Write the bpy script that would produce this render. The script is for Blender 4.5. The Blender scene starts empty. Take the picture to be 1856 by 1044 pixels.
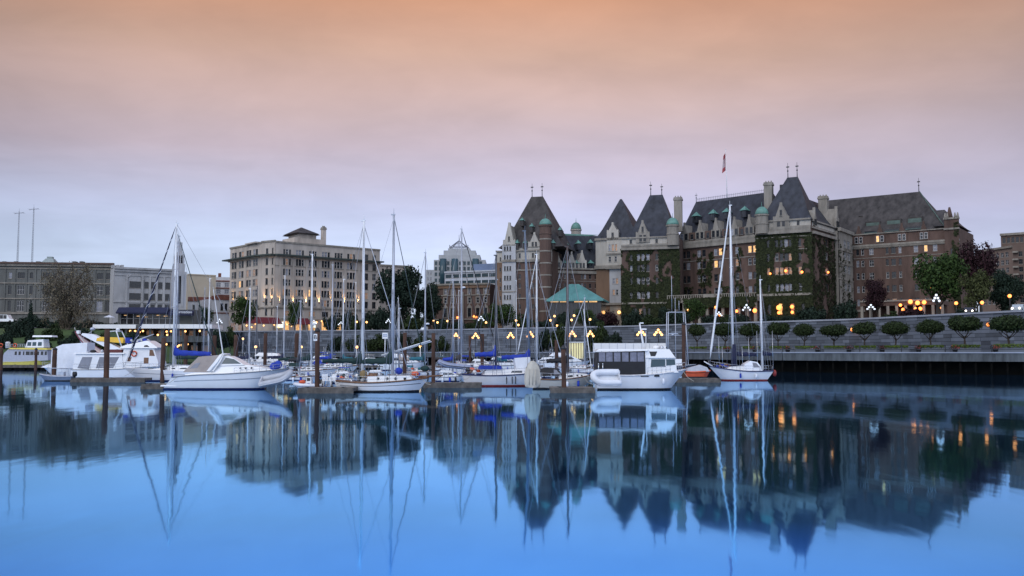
import bpy, math, random
from mathutils import Vector, Matrix
random.seed(7)
SC = bpy.context.scene
COL = SC.collection
# ------------------------------------------------------------------ camera
FPX, PCX, PCY, HOR = 1700.0, 928.0, 522.0, 638.0
S = 1.4                       # metres per survey unit
CH = 2.5 * S                  # eye height above the water
TH = math.atan((HOR - PCY) / FPX)
cam_d = bpy.data.cameras.new('Camera')
cam_d.sensor_width = 36; cam_d.lens = 36 * FPX / 1856.0
cam_d.clip_start = 0.5; cam_d.clip_end = 20000
cam = bpy.data.objects.new('Camera', cam_d); COL.objects.link(cam)
cam.location = (0, 0, CH); cam.rotation_euler = (math.pi / 2 + TH, 0, 0)
SC.camera = cam
# ------------------------------------------------------------------ view / world / sun
SC.view_settings.view_transform = 'Standard'; SC.view_settings.look = 'None'
SC.view_settings.exposure = 0.0; SC.view_settings.gamma = 1
SC.render.engine = 'CYCLES'
SC.cycles.use_denoising = True
SC.cycles.max_bounces = 6; SC.cycles.diffuse_bounces = 2; SC.cycles.glossy_bounces = 3
SC.cycles.transparent_max_bounces = 6
SC.cycles.sample_clamp_indirect = 4

def lin(r, g, b):
    f = lambda c: (c / 255 / 12.92) if c <= 10 else ((c / 255 + .055) / 1.055) ** 2.4
    return (f(r), f(g), f(b), 1)

world = bpy.data.worlds.new('World'); SC.world = world; world.use_nodes = True
nt = world.node_tree; nt.nodes.clear()
def N(t, **k):
    n = nt.nodes.new(t)
    for a, b in k.items(): setattr(n, a, b)
    return n
def LK(a, b): nt.links.new(a, b)
def math_n(op, a, b=None, clamp=False):
    n = N('ShaderNodeMath', operation=op, use_clamp=clamp)
    for i, v in enumerate((a, b)):
        if v is None: continue
        if isinstance(v, (int, float)): n.inputs[i].default_value = v
        else: LK(v, n.inputs[i])
    return n.outputs[0]
out = N('ShaderNodeOutputWorld'); bg = N('ShaderNodeBackground')
tc = N('ShaderNodeTexCoord'); sep = N('ShaderNodeSeparateXYZ'); LK(tc.outputs['Generated'], sep.inputs[0])
X_, Y_, Z_ = sep.outputs
ramp = N('ShaderNodeValToRGB')
stops = [(0.0, (214, 226, 250)), (0.05, (211, 223, 250)), (0.10, (202, 210, 242)), (0.145, (196, 195, 226)), (0.19, (199, 186, 203)),
         (0.24, (200, 175, 174)), (0.30, (206, 167, 146)), (0.36, (205, 147, 109)), (0.46, (196, 150, 130)), (0.62, (150, 160, 200)), (1.0, (150, 172, 225))]
els = ramp.color_ramp.elements
els[0].position, els[0].color = stops[0][0], lin(*stops[0][1])
els[1].position, els[1].color = stops[-1][0], lin(*stops[-1][1])
for p, c in stops[1:-1]:
    e = els.new(p); e.color = lin(*c)
# cloud deck: planar projection of the view direction, stretched into long soft bands
den = math_n('ADD', math_n('MAXIMUM', Z_, 0.0), 0.10)
cmb = N('ShaderNodeCombineXYZ')
LK(math_n('DIVIDE', X_, den), cmb.inputs[0]); LK(math_n('DIVIDE', Y_, den), cmb.inputs[1])
mp = N('ShaderNodeMapping'); mp.inputs['Scale'].default_value = (1.0, 1.5, 1); mp.inputs['Rotation'].default_value = (0, 0, 0.25)
LK(cmb.outputs[0], mp.inputs['Vector'])
nz = N('ShaderNodeTexNoise'); nz.inputs['Scale'].default_value = 1.0; nz.inputs['Detail'].default_value = 7; nz.inputs['Roughness'].default_value = .52; nz.inputs['Distortion'].default_value = .5
LK(mp.outputs[0], nz.inputs['Vector'])
nz2 = N('ShaderNodeTexNoise'); nz2.inputs['Scale'].default_value = .25; nz2.inputs['Detail'].default_value = 3
LK(mp.outputs[0], nz2.inputs['Vector'])
# the noise also bends the height at which the warm band begins
zz = math_n('ADD', Z_, math_n('MULTIPLY', math_n('SUBTRACT', nz2.outputs[0], .5), .10))
LK(zz, ramp.inputs[0])
cl = math_n('ADD', math_n('MULTIPLY', math_n('SUBTRACT', nz.outputs[0], .5), .46), 1.0)
# a little darker towards the sides, brighter straight ahead
sidef = math_n('SUBTRACT', 1.03, math_n('MULTIPLY', math_n('MULTIPLY', X_, X_), 1.1))
mp3 = N('ShaderNodeMapping'); mp3.inputs['Scale'].default_value = (7, 7, 17); LK(tc.outputs['Generated'], mp3.inputs['Vector'])
nz3 = N('ShaderNodeTexNoise'); nz3.inputs['Scale'].default_value = 1.0; nz3.inputs['Detail'].default_value = 6; nz3.inputs['Roughness'].default_value = .55; nz3.inputs['Distortion'].default_value = .4; LK(mp3.outputs[0], nz3.inputs['Vector'])
cl = math_n('ADD', cl, math_n('MULTIPLY', math_n('SUBTRACT', nz3.outputs[0], .5), .34))     # mottled patches in the cloud
fac = math_n('MULTIPLY', cl, math_n('MAXIMUM', sidef, .6))
vm = N('ShaderNodeVectorMath', operation='SCALE'); LK(ramp.outputs[0], vm.inputs[0]); LK(fac, vm.inputs['Scale'])
# low in the north-west (left) the cloud opens to pale blue
lb = N('ShaderNodeMix', data_type='RGBA'); LK(math_n('MULTIPLY', math_n('MULTIPLY', math_n('SUBTRACT', .16, X_), 2.2, True), math_n('MULTIPLY', math_n('SUBTRACT', .21, zz), 6.0, True)), lb.inputs[0])
lbs = N('ShaderNodeVectorMath', operation='SCALE'); lbs.inputs[0].default_value = lin(204, 221, 251)[:3]; LK(fac, lbs.inputs['Scale'])
LK(vm.outputs[0], lb.inputs[6]); LK(lbs.outputs[0], lb.inputs[7])
# unseen sky behind the viewer, made bright and bluish to light boats and walls
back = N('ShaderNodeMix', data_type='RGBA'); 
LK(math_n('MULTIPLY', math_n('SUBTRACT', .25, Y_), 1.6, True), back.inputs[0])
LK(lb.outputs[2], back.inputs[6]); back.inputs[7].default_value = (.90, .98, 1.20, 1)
sky = N('ShaderNodeTexSky'); sky.sky_type = 'NISHITA'; sky.sun_disc = False
SUN_EL, SUN_ROT = math.radians(34), math.radians(218)
sky.sun_elevation = SUN_EL; sky.sun_rotation = SUN_ROT
sk = N('ShaderNodeVectorMath', operation='SCALE'); LK(sky.outputs[0], sk.inputs[0]); sk.inputs['Scale'].default_value = .012
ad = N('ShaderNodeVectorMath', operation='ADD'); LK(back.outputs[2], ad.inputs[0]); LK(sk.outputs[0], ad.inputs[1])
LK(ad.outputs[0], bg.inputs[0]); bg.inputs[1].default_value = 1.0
LK(bg.outputs[0], out.inputs[0])
sun_d = bpy.data.lights.new('sun', 'SUN'); sun_d.energy = .9; sun_d.angle = math.radians(35); sun_d.color = (1, .95, .9)
sun = bpy.data.objects.new('sun', sun_d); COL.objects.link(sun)
# sun behind the viewer's left shoulder, high (soft veiled dusk light)
sun.rotation_euler = (math.radians(56), 0, math.radians(-38))

# ------------------------------------------------------------------ pixel survey -> metres
def ray(px, py):
    a, b = (px - PCX) / FPX, (PCY - py) / FPX
    return a, math.cos(TH) - b * math.sin(TH), math.sin(TH) + b * math.cos(TH)
def W(px, py, D):
    r = ray(px, py); t = D * S / r[1]
    return Vector((r[0] * t, D * S, CH + r[2] * t))
def XW(px, D, py=600): return W(px, py, D).x
def ZW(py, D): return W(PCX, py, D).z
def DW(yw): return 2.5 * FPX / (yw - HOR)      # survey depth of a point on the water

# ------------------------------------------------------------------ materials
MATS = {}
def M(name, col, rough=.7, var=.25, scale=3.0, metal=0, emit=0, isl=0, bump=0, streak=False, spec=.5, col2=None, alpha=None):
    if name in MATS: return MATS[name]
    m = bpy.data.materials.new(name); m.use_nodes = True
    t = m.node_tree; p = t.nodes['Principled BSDF']
    c = tuple(col[:3]) + (1,)
    p.inputs['Base Color'].default_value = c
    p.inputs['Roughness'].default_value = rough; p.inputs['Metallic'].default_value = metal
    p.inputs['Specular IOR Level'].default_value = spec
    if emit:
        p.inputs['Emission Color'].default_value = c; p.inputs['Emission Strength'].default_value = emit
    if var or isl:
        tcn = t.nodes.new('ShaderNodeTexCoord'); mpn = t.nodes.new('ShaderNodeMapping')
        t.links.new(tcn.outputs['Object'], mpn.inputs[0])
        mpn.inputs['Scale'].default_value = (1, 1, .22) if streak else (1, 1, 1)
        n = t.nodes.new('ShaderNodeTexNoise'); n.inputs['Scale'].default_value = scale; n.inputs['Detail'].default_value = 6; n.inputs['Roughness'].default_value = .62
        t.links.new(mpn.outputs[0], n.inputs['Vector'])
        fac_out = n.outputs[0]
        if isl:
            g = t.nodes.new('ShaderNodeNewGeometry')
            a1 = t.nodes.new('ShaderNodeMath'); a1.operation = 'MULTIPLY_ADD'
            t.links.new(g.outputs['Random Per Island'], a1.inputs[0]); a1.inputs[1].default_value = isl
            b1 = t.nodes.new('ShaderNodeMath'); b1.operation = 'MULTIPLY'; t.links.new(n.outputs[0], b1.inputs[0]); b1.inputs[1].default_value = 1 - isl
            t.links.new(b1.outputs[0], a1.inputs[2]); fac_out = a1.outputs[0]
        r = t.nodes.new('ShaderNodeValToRGB')
        lo = tuple(x * (1 - var) for x in c[:3]) + (1,); hi = tuple(min(1, x * (1 + var)) for x in c[:3]) + (1,)
        if col2: hi = tuple(col2[:3]) + (1,)
        r.color_ramp.elements[0].position, r.color_ramp.elements[1].position = (.28, .72) if not isl else (.15, .85)
        r.color_ramp.elements[0].color, r.color_ramp.elements[1].color = lo, hi
        t.links.new(fac_out, r.inputs[0]); t.links.new(r.outputs[0], p.inputs['Base Color'])
        if emit: t.links.new(r.outputs[0], p.inputs['Emission Color'])
        if bump:
            bn = t.nodes.new('ShaderNodeBump'); bn.inputs['Strength'].default_value = bump; bn.inputs['Distance'].default_value = .05
            t.links.new(n.outputs[0], bn.inputs['Height']); t.links.new(bn.outputs[0], p.inputs['Normal'])
    MATS[name] = m
    return m
def leafmat(name, c1, c2):
    m = M(name, c1, rough=.75, var=.35, scale=.35, isl=.55, col2=c2, spec=.2)
    return m

stone_pale = M('pale stone', (.40, .375, .33), .85, .28, .35, streak=True)
stone_white = M('white painted stone', (.52, .53, .55), .8, .16, .4, streak=True)
stone_grey = M('grey sandstone', (.125, .13, .125), .9, .3, .3, streak=True)
stone_trim = M('weathered stone trim', (.235, .215, .185), .85, .35, .6, streak=True)
cream_wall = M('cream stone', (.42, .375, .33), .85, .28, .3, streak=True)
brick_dark = M('dark red brick', (.098, .062, .050), .9, .4, .45, streak=True)
brick_tan = M('tan brick', (.175, .11, .072), .9, .25, .4, streak=True)
brick_red = M('red brick', (.16, .06, .042), .9, .3, .5)
slate = M('slate', (.030, .033, .042), .6, .6, .55, streak=True, spec=.35)
slate_brown = M('brown slate', (.052, .047, .045), .7, .6, .5, streak=True, spec=.3)
copper_dull = M('dull weathered copper', (.075, .115, .10), .7, .3, .6)
copper = M('verdigris copper', (.11, .25, .21), .55, .35, .8)
copper_sheet = M('pale verdigris sheet', (.088, .24, .23), .5, .25, .4, streak=True)  # pale green copper sheet of the pavilion roof
dark_trim = M('dark green cornice', (.03, .048, .045), .6, .3, 1)
glass = M('window glass', (.018, .022, .028), .08, .4, .2, spec=.5)
glass_blue = M('curtain wall glass', (.03, .07, .09), .1, .4, .1)
glass_lit = M('lit window glass', (.85, .36, .09), .3, .55, 1.1, emit=1.25, col2=(1, .62, .25))
glass_dim = M('curtained window', (.22, .23, .27), .25, .4, .3)
glass_warm = M('faintly lit window', (.45, .25, .14), .3, .4, .5, emit=.12)
frame_w = M('white window frame', (.5, .5, .5), .5, .1)
frame_d = M('dark window frame', (.05, .05, .05), .5, .1)
white = M('white gelcoat', (.80, .81, .82), .22, .05, .8, spec=.5)
hullwhite = M('white hull paint', (.78, .79, .81), .28, .07, .6)
cream = M('cream hull paint', (.55, .53, .47), .35, .12, .6)
canvas_blue = M('blue canvas', (.015, .045, .36), .8, .3, 1.5, bump=.6)
canvas_navy = M('navy canvas', (.012, .016, .05), .8, .3, 1.5, bump=.6)
canvas_green = M('dark green canvas', (.008, .032, .030), .8, .35, 1.5, bump=.6)
canvas_teal = M('teal canvas', (.02, .13, .17), .8, .3, 1.5, bump=.6)
canvas_tan = M('tan canvas', (.36, .31, .28), .85, .2, 1.2, bump=.5)
canvas_black = M('black canvas', (.012, .012, .015), .7, .3, 1.5)
canvas_white = M('white tarpaulin', (.74, .77, .82), .45, .1, 1.0, bump=.8)
canvas_yellow = M('yellow tarpaulin', (.75, .45, .03), .6, .15, 1.0)
alu = M('aluminium spar', (.46, .49, .55), .4, .15, 2, metal=.3)
spar_white = M('white painted spar', (.76, .78, .80), .35, .08, 2)
spar_dark = M('dark spar', (.06, .065, .075), .5, .3, 2)
spar_wood = M('varnished wood', (.16, .075, .035), .4, .35, 3)
wire = M('rigging wire', (.30, .32, .36), .45, 0, metal=.4)
steel = M('stainless steel', (.6, .62, .65), .25, 0, metal=.8)
black = M('black rubber', (.015, .015, .017), .6, .2, 3)
navy_paint = M('navy paint', (.012, .02, .09), .4, .15, 2)
red_paint = M('red bottom paint', (.28, .03, .025), .5, .3, 2)
orange = M('orange plastic', (.65, .10, .03), .45, .15, 2)
dinghy_grey = M('grey inflatable rubber', (.42, .44, .48), .5, .12, 2)
timber = M('weathered dock timber', (.098, .088, .078), .9, .55, 1.6, streak=False, bump=.5)
dock_top = M('worn dock planks', (.23, .205, .18), .9, .35, 2.0, bump=.4)
pile_m = M('creosoted piling', (.072, .036, .024), .9, .5, 2.2, streak=True, bump=.6)
iron = M('dark iron', (.02, .022, .025), .5, .2, 2)
globe_warm = M('lit lamp globe', (1, .50, .17), .4, 0, emit=3.2)
globe_red = M('orange lamp globe', (1, .26, .06), .4, 0, emit=3.5)
globe_cool = M('white lamp globe', (.85, .92, 1), .4, 0, emit=.85)
quay_stone = M('causeway granite', (.115, .137, .175), .85, .5, .5, isl=.6)
cope_stone = M('coping stone', (.28, .31, .37), .8, .2, .5, isl=.4)
concrete = M('stained concrete', (.08, .09, .095), .85, .6, .9, streak=True, bump=.3)
paving = M('promenade paving', (.08, .087, .095), .85, .2, .6)
dark_void = M('shadowed timber', (.006, .006, .0055), .95, .4, 1, spec=.03)  # near black: shade under the quay deck is put into this colour
grass_m = M('grass', (.045, .085, .022), .95, .4, .15)
street_m = M('street', (.06, .06, .065), .85, .25, .3)
leaf_green = leafmat('green leaves', (.011, .030, .008), (.048, .086, .019))
leaf_dark = leafmat('dark evergreen leaves', (.007, .016, .012), (.022, .042, .026))
leaf_red = leafmat('copper beech leaves', (.014, .007, .009), (.045, .018, .024))
leaf_olive = leafmat('olive leaves', (.03, .04, .016), (.085, .10, .035))
leaf_clip = leafmat('clipped leaves', (.010, .021, .007), (.034, .055, .016))
leaf_lime = leafmat('lime leaves', (.06, .11, .012), (.14, .21, .025))
leaf_twig = leafmat('budding twigs', (.12, .10, .066), (.22, .185, .12))
leaf_ivy = leafmat('ivy leaves', (.009, .015, .006), (.035, .043, .015))
bark = M('bark', (.045, .036, .028), .95, .4, 3, bump=.6)

# ------------------------------------------------------------------ mesh builder
class MB:
    def __init__(s, Mx=None): s.v = []; s.f = []; s.mi = []; s.sm = []; s.M = Mx
    def add(s, vs, fs, mi=0, smooth=False):
        o = len(s.v)
        for p in vs:
            p = Vector(p)
            s.v.append(s.M @ p if s.M else p)
        for f in fs: s.f.append([i + o for i in f]); s.mi.append(mi); s.sm.append(smooth)
        return s
    def box(s, x0, x1, y0, y1, z0, z1, mi=0):
        return s.add([(x0,y0,z0),(x1,y0,z0),(x1,y1,z0),(x0,y1,z0),(x0,y0,z1),(x1,y0,z1),(x1,y1,z1),(x0,y1,z1)],
                     [(0,3,2,1),(4,5,6,7),(0,1,5,4),(1,2,6,5),(2,3,7,6),(3,0,4,7)], mi)
    def taper(s, r0, z0, r1, z1, mi=0):      # rects (x0,x1,y0,y1) at two heights
        return s.add([(r0[0],r0[2],z0),(r0[1],r0[2],z0),(r0[1],r0[3],z0),(r0[0],r0[3],z0),(r1[0],r1[2],z1),(r1[1],r1[2],z1),(r1[1],r1[3],z1),(r1[0],r1[3],z1)],
                     [(0,3,2,1),(4,5,6,7),(0,1,5,4),(1,2,6,5),(2,3,7,6),(3,0,4,7)], mi)
    def prism(s, poly, a, b, axis='y', mi=0, ta=None):   # poly 2D extruded from a to b; ta: poly at b
        n = len(poly); q = ta or poly
        put = {'y': lambda p, w: (p[0], w, p[1]), 'z': lambda p, w: (p[0], p[1], w), 'x': lambda p, w: (w, p[0], p[1])}[axis]
        vs = [put(p, a) for p in poly] + [put(p, b) for p in q]
        fs = [tuple(range(n - 1, -1, -1)), tuple(range(n, 2 * n))] + [(i, (i + 1) % n, n + (i + 1) % n, n + i) for i in range(n)]
        return s.add(vs, fs, mi)
    def tube(s, pts, r, n=6, mi=0, cap=True, smooth=True):
        pts = [Vector(p) for p in pts]; rr = r if isinstance(r, (list, tuple)) else [r] * len(pts)
        vs, fs = [], []
        for i, p in enumerate(pts):
            d = (pts[min(i + 1, len(pts) - 1)] - pts[max(i - 1, 0)]).normalized()
            u = d.cross(Vector((0, 0, 1)) if abs(d.z) < .9 else Vector((1, 0, 0))).normalized(); w = d.cross(u)
            for k in range(n):
                a = 2 * math.pi * k / n
                vs.append(p + (u * math.cos(a) + w * math.sin(a)) * rr[i])
        for i in range(len(pts) - 1):
            for k in range(n): fs.append((i*n+k, i*n+(k+1) % n, (i+1)*n+(k+1) % n, (i+1)*n+k))
        if cap: fs.append(tuple(range(n - 1, -1, -1))); fs.append(tuple(range((len(pts)-1)*n, len(pts)*n)))
        return s.add(vs, fs, mi, smooth)
    def lathe(s, prof, c=(0, 0, 0), n=12, mi=0, smooth=True):  # prof [(r,z)]
        vs, fs = [], []
        for r, z in prof:
            for k in range(n):
                a = 2 * math.pi * k / n; vs.append((c[0] + r*math.cos(a), c[1] + r*math.sin(a), c[2] + z))
        for i in range(len(prof) - 1):
            for k in range(n): fs.append((i*n+k, i*n+(k+1) % n, (i+1)*n+(k+1) % n, (i+1)*n+k))
        fs.append(tuple(range(n-1, -1, -1))); fs.append(tuple(range((len(prof)-1)*n, len(prof)*n)))
        return s.add(vs, fs, mi, smooth)
    def ball(s, c, r, n=10, m=6, mi=0, sq=(1, 1, 1)):
        vs, fs = [], []
        for i in range(m + 1):
            ph = math.pi * i / m; rr = max(math.sin(ph), .02)
            for k in range(n):
                a = 2*math.pi*k/n; vs.append((c[0]+r*sq[0]*rr*math.cos(a), c[1]+r*sq[1]*rr*math.sin(a), c[2]-r*sq[2]*math.cos(ph)))
        for i in range(m):
            for k in range(n): fs.append((i*n+k, i*n+(k+1) % n, (i+1)*n+(k+1) % n, (i+1)*n+k))
        return s.add(vs, fs, mi, True)
    def loft(s, rings, mi=0, closed=False, smooth=True, caps=False):
        n = len(rings[0]); vs = [p for r in rings for p in r]; fs = []
        for i in range(len(rings) - 1):
            for k in range(n if closed else n - 1): fs.append((i*n+k, i*n+(k+1) % n, (i+1)*n+(k+1) % n, (i+1)*n+k))
        if caps: fs.append(tuple(range(n-1, -1, -1))); fs.append(tuple(range((len(rings)-1)*n, len(rings)*n)))
        return s.add(vs, fs, mi, smooth)
    def mesh(s, name, mats):
        me = bpy.data.meshes.new(name); me.from_pydata([tuple(p) for p in s.v], [], s.f)
        for m in (mats if isinstance(mats, (list, tuple)) else [mats]): me.materials.append(m)
        me.polygons.foreach_set('material_index', s.mi); me.polygons.foreach_set('use_smooth', s.sm)
        me.update(); return me
    def build(s, name, mats, parent=None, loc=None, rz=0):
        if not s.f: return None
        return put(name, s.mesh(name, mats), parent, loc, rz)
def put(name, me, parent=None, loc=None, rz=0):
    o = bpy.data.objects.new(name, me); COL.objects.link(o)
    if parent: o.parent = parent
    if loc is not None: o.location = loc
    o.rotation_euler = (0, 0, rz); return o
def tag(o, label, cat, group=None):
    o['label'] = label; o['category'] = cat
    if group: o['group'] = group
    return o
def thing(name, label, cat, loc=(0, 0, 0), rz=0, group=None):
    o = bpy.data.objects.new(name, None); COL.objects.link(o); o.location = loc; o.rotation_euler = (0, 0, rz); o.empty_display_size = .5
    return tag(o, label, cat, group)
def struct(name, mb, m):
    o = mb.build(name, m); o['kind'] = 'structure'; return o
def dup(root, loc, rz=0, label=None, group=None, scale=None):
    r = root.copy(); COL.objects.link(r); r.location = loc; r.rotation_euler = (0, 0, rz)
    if label: r['label'] = label
    if group: r['group'] = group
    if scale: r.scale = scale
    for ch in list(root.children):
        c = ch.copy(); COL.objects.link(c); c.parent = r
        for g in list(ch.children):
            d = g.copy(); COL.objects.link(d); d.parent = c
    return r
ORD = ['first', 'second', 'third', 'fourth', 'fifth', 'sixth', 'seventh', 'eighth', 'ninth', 'tenth', 'eleventh', 'twelfth', 'thirteenth', 'fourteenth']

# ------------------------------------------------------------------ water, ground, quay, causeway wall
wm = bpy.data.materials.new('harbour water'); wm.use_nodes = True
nt = wm.node_tree; nt.nodes.clear()
wo = N('ShaderNodeOutputMaterial'); gl = N('ShaderNodeBsdfGlossy'); di = N('ShaderNodeBsdfDiffuse'); addw = N('ShaderNodeAddShader')
fr = N('ShaderNodeFresnel'); fr.inputs[0].default_value = 1.33
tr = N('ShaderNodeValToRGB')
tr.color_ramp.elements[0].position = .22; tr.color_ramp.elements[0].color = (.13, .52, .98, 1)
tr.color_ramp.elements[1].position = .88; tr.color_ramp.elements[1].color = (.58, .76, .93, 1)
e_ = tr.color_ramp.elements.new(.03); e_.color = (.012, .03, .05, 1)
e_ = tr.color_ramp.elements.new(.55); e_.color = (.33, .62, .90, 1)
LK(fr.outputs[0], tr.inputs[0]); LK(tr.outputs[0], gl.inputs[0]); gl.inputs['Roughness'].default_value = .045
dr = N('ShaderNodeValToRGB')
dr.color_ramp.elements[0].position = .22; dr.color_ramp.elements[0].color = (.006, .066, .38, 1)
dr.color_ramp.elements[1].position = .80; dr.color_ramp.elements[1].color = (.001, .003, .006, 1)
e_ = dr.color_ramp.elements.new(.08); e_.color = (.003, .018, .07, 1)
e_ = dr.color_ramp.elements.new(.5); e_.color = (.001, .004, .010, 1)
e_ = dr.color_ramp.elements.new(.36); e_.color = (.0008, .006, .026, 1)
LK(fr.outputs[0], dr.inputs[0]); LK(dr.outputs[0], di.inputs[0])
wtc = N('ShaderNodeTexCoord'); wmp = N('ShaderNodeMapping'); wmp.inputs['Scale'].default_value = (.5, .16, 1)
LK(wtc.outputs['Object'], wmp.inputs[0])
wn = N('ShaderNodeTexNoise'); wn.inputs['Scale'].default_value = .8; wn.inputs['Detail'].default_value = 3; LK(wmp.outputs[0], wn.inputs['Vector'])
wb = N('ShaderNodeBump'); wb.inputs['Strength'].default_value = .11; wb.inputs['Distance'].default_value = .1; LK(wn.outputs[0], wb.inputs['Height'])
LK(wb.outputs[0], gl.inputs['Normal'])
LK(gl.outputs[0], addw.inputs[0]); LK(di.outputs[0], addw.inputs[1]); LK(addw.outputs[0], wo.inputs[0])
mb = MB(); mb.add([(-6000, -300, 0), (6000, -300, 0), (6000, 9000, 0), (-6000, 9000, 0)], [(0, 1, 2, 3)])
struct('water', mb, wm)

ZT = ZW(600, 233)               # top of the causeway wall
ZG = ZT - .55                   # street level behind it
ZP = ZW(639.5, 105)             # promenade level
WALL = [(425, 233), (800, 216), (1150, 184), (1300, 167), (1540, 147), (1856, 116), (2300, 92)]
QUAY = [(425, 205), (800, 190), (1150, 150), (1400, 118), (1856, 101), (2300, 88)]
def P2(px, D): return Vector((XW(px, D), D * S))
wall_pts = [P2(*p) for p in WALL]; quay_pts = [P2(*p) for p in QUAY]
# street-level ground, one sheet to the horizon
mb = MB()
left_edge = [Vector((-2500, 215 * S)), P2(-500, 196), P2(0, 192), P2(200, 190), P2(425, 205 + 20)]
edge = left_edge + wall_pts + [Vector((2500, 60 * S))]
vs = [(p.x, p.y, ZG) for p in edge] + [(p.x * 2.4, 9000, ZG) for p in edge]
n = len(edge)
mb.add(vs, [(i, i + 1, n + i + 1, n + i) for i in range(n - 1)])
struct('ground', mb, street_m)
# grassy bank falling to the left quay
mb = MB()
lower = [Vector((-2500, 160 * S)), P2(-500, 150), P2(0, 152), P2(200, 155), P2(428, 190)]
rows = 6; grid = []
for r in range(rows + 1):
    t = r / rows; tz = t * t * (3 - 2 * t)
    grid.append([(a.x * (1 - t) + b.x * t, a.y * (1 - t) + b.y * t, .9 + (ZG + .01 - .9) * tz) for a, b in zip(lower, left_edge)])
mb.loft(grid); 
mb.loft([[(a.x, a.y, -1) for a in lower], [(a.x, a.y, .9) for a in lower]])
struct('bank', mb, grass_m)
# promenade deck, quay fascia and the undercroft with piles, its shade painted near black
mb = MB()
vs = [(p.x, p.y, ZP) for p in quay_pts] + [(p.x, p.y + .4, ZP) for p in wall_pts[:]]
qn = len(quay_pts)
def resample(pts, k):
    L = [0]
    for a, b in zip(pts, pts[1:]): L.append(L[-1] + (b - a).length)
    o = []
    for i in range(k):
        d = L[-1] * i / (k - 1); j = max(x for x in range(len(pts) - 1) if L[x] <= d + 1e-6)
        o.append(pts[j].lerp(pts[j + 1], (d - L[j]) / (L[j + 1] - L[j])))
    return o
quay_line, w2 = resample(quay_pts, 40), resample(wall_pts, 40)
mb.loft([[(p.x, p.y, ZP) for p in quay_line], [(p.x, p.y + .5, ZP) for p in w2]], smooth=False)
struct('promenade', mb, paving)
ZF = ZW(655, 105)
mb = MB()
for a, b in zip(quay_line, quay_line[1:]):
    d = (b - a).normalized(); nrm = Vector((d.y, -d.x))
    o1 = nrm * .25
    mb.add([(a.x+o1.x, a.y+o1.y, ZF), (b.x+o1.x, b.y+o1.y, ZF), (b.x+o1.x, b.y+o1.y, ZP - .06), (a.x+o1.x, a.y+o1.y, ZP - .06),
            (a.x, a.y + 3, ZF), (b.x, b.y + 3, ZF)], [(0, 1, 2, 3), (0, 4, 5, 1)], 0)
    o2 = nrm * .4
    mb.add([(a.x+o2.x, a.y+o2.y, ZP-.06), (b.x+o2.x, b.y+o2.y, ZP-.06), (b.x+o2.x, b.y+o2.y, ZP + .12), (a.x+o2.x, a.y+o2.y, ZP + .12),
            (a.x, a.y + .3, ZP + .12), (b.x, b.y + .3, ZP + .12)], [(0, 1, 2, 3), (3, 2, 5, 4), (0, 1, 5, 4)], 1)
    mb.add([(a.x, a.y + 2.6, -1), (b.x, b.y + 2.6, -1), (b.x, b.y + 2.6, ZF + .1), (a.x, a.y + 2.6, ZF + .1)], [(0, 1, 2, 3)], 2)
    k = max(1, int((b - a).length / 2.2))
    for i in range(k):
        p = a.lerp(b, i / k); mb.tube([(p.x, p.y + .5, -1), (p.x, p.y + .5, ZF)], .2, 6, 2)
o = mb.build('quay', [concrete, cope_stone, dark_void]); o['kind'] = 'structure'

# causeway wall built from coursed stones of uneven length
mb = MB(); rng = random.Random(3)
nc = 10; ch = (ZT - .35 - ZP) / nc
for a, b in zip(wall_pts, wall_pts[1:]):
    L = (b - a).length; d = (b - a) / L; nr = Vector((d.y, -d.x))
    for c in range(nc):
        x = 0; 
        while x < L - .01:
            ln = min(rng.uniform(1.6, 4.2), L - x)
            if L - x - ln < .5: ln = L - x
            pr = rng.uniform(.0, .14) + (nc - c) * .03
            p, q = a + d * (x + .03), a + d * (x + ln - .03)
            z0, z1 = ZP + c * ch + .03, ZP + (c + 1) * ch - .03
            f0, f1 = p + nr * pr, q + nr * pr; g0, g1 = p - nr * .6, q - nr * .6
            mb.add([(f0.x,f0.y,z0),(f1.x,f1.y,z0),(f1.x,f1.y,z1),(f0.x,f0.y,z1),(g0.x,g0.y,z0),(g1.x,g1.y,z0),(g1.x,g1.y,z1),(g0.x,g0.y,z1)],
                   [(0,1,2,3),(3,2,6,7),(0,4,5,1),(0,3,7,4),(1,5,6,2)])
            x += ln
    g0, g1 = a + nr * -.2, b + nr * -.2
    mb.add([(g0.x,g0.y,ZP),(g1.x,g1.y,ZP),(g1.x,g1.y,ZT-.36),(g0.x,g0.y,ZT-.36)], [(0,1,2,3)], 1)
w = thing('causeway_wall', 'long grey coursed stone wall behind the lower promenade', 'wall', (0, 0, 0))
mb.build('masonry', [quay_stone, dark_void], w)
mb = MB()
for a, b in zip(wall_pts, wall_pts[1:]):
    L = (b - a).length; d = (b - a) / L; nr = Vector((d.y, -d.x)); x = 0
    while x < L - .01:
        ln = min(3.0, L - x); p, q = a + d * x, a + d * (x + ln - .03)
        f0, f1 = p + nr * .45, q + nr * .45; g0, g1 = p - nr * .7, q - nr * .7
        z0, z1 = ZT - .34, ZT
        mb.add([(f0.x,f0.y,z0),(f1.x,f1.y,z0),(f1.x,f1.y,z1),(f0.x,f0.y,z1),(g0.x,g0.y,z0),(g1.x,g1.y,z0),(g1.x,g1.y,z1),(g0.x,g0.y,z1)],
               [(0,1,2,3),(3,2,6,7),(0,4,5,1),(0,3,7,4),(1,5,6,2),(4,7,6,5)])
        x += ln
mb.build('coping', cope_stone, w)

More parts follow.
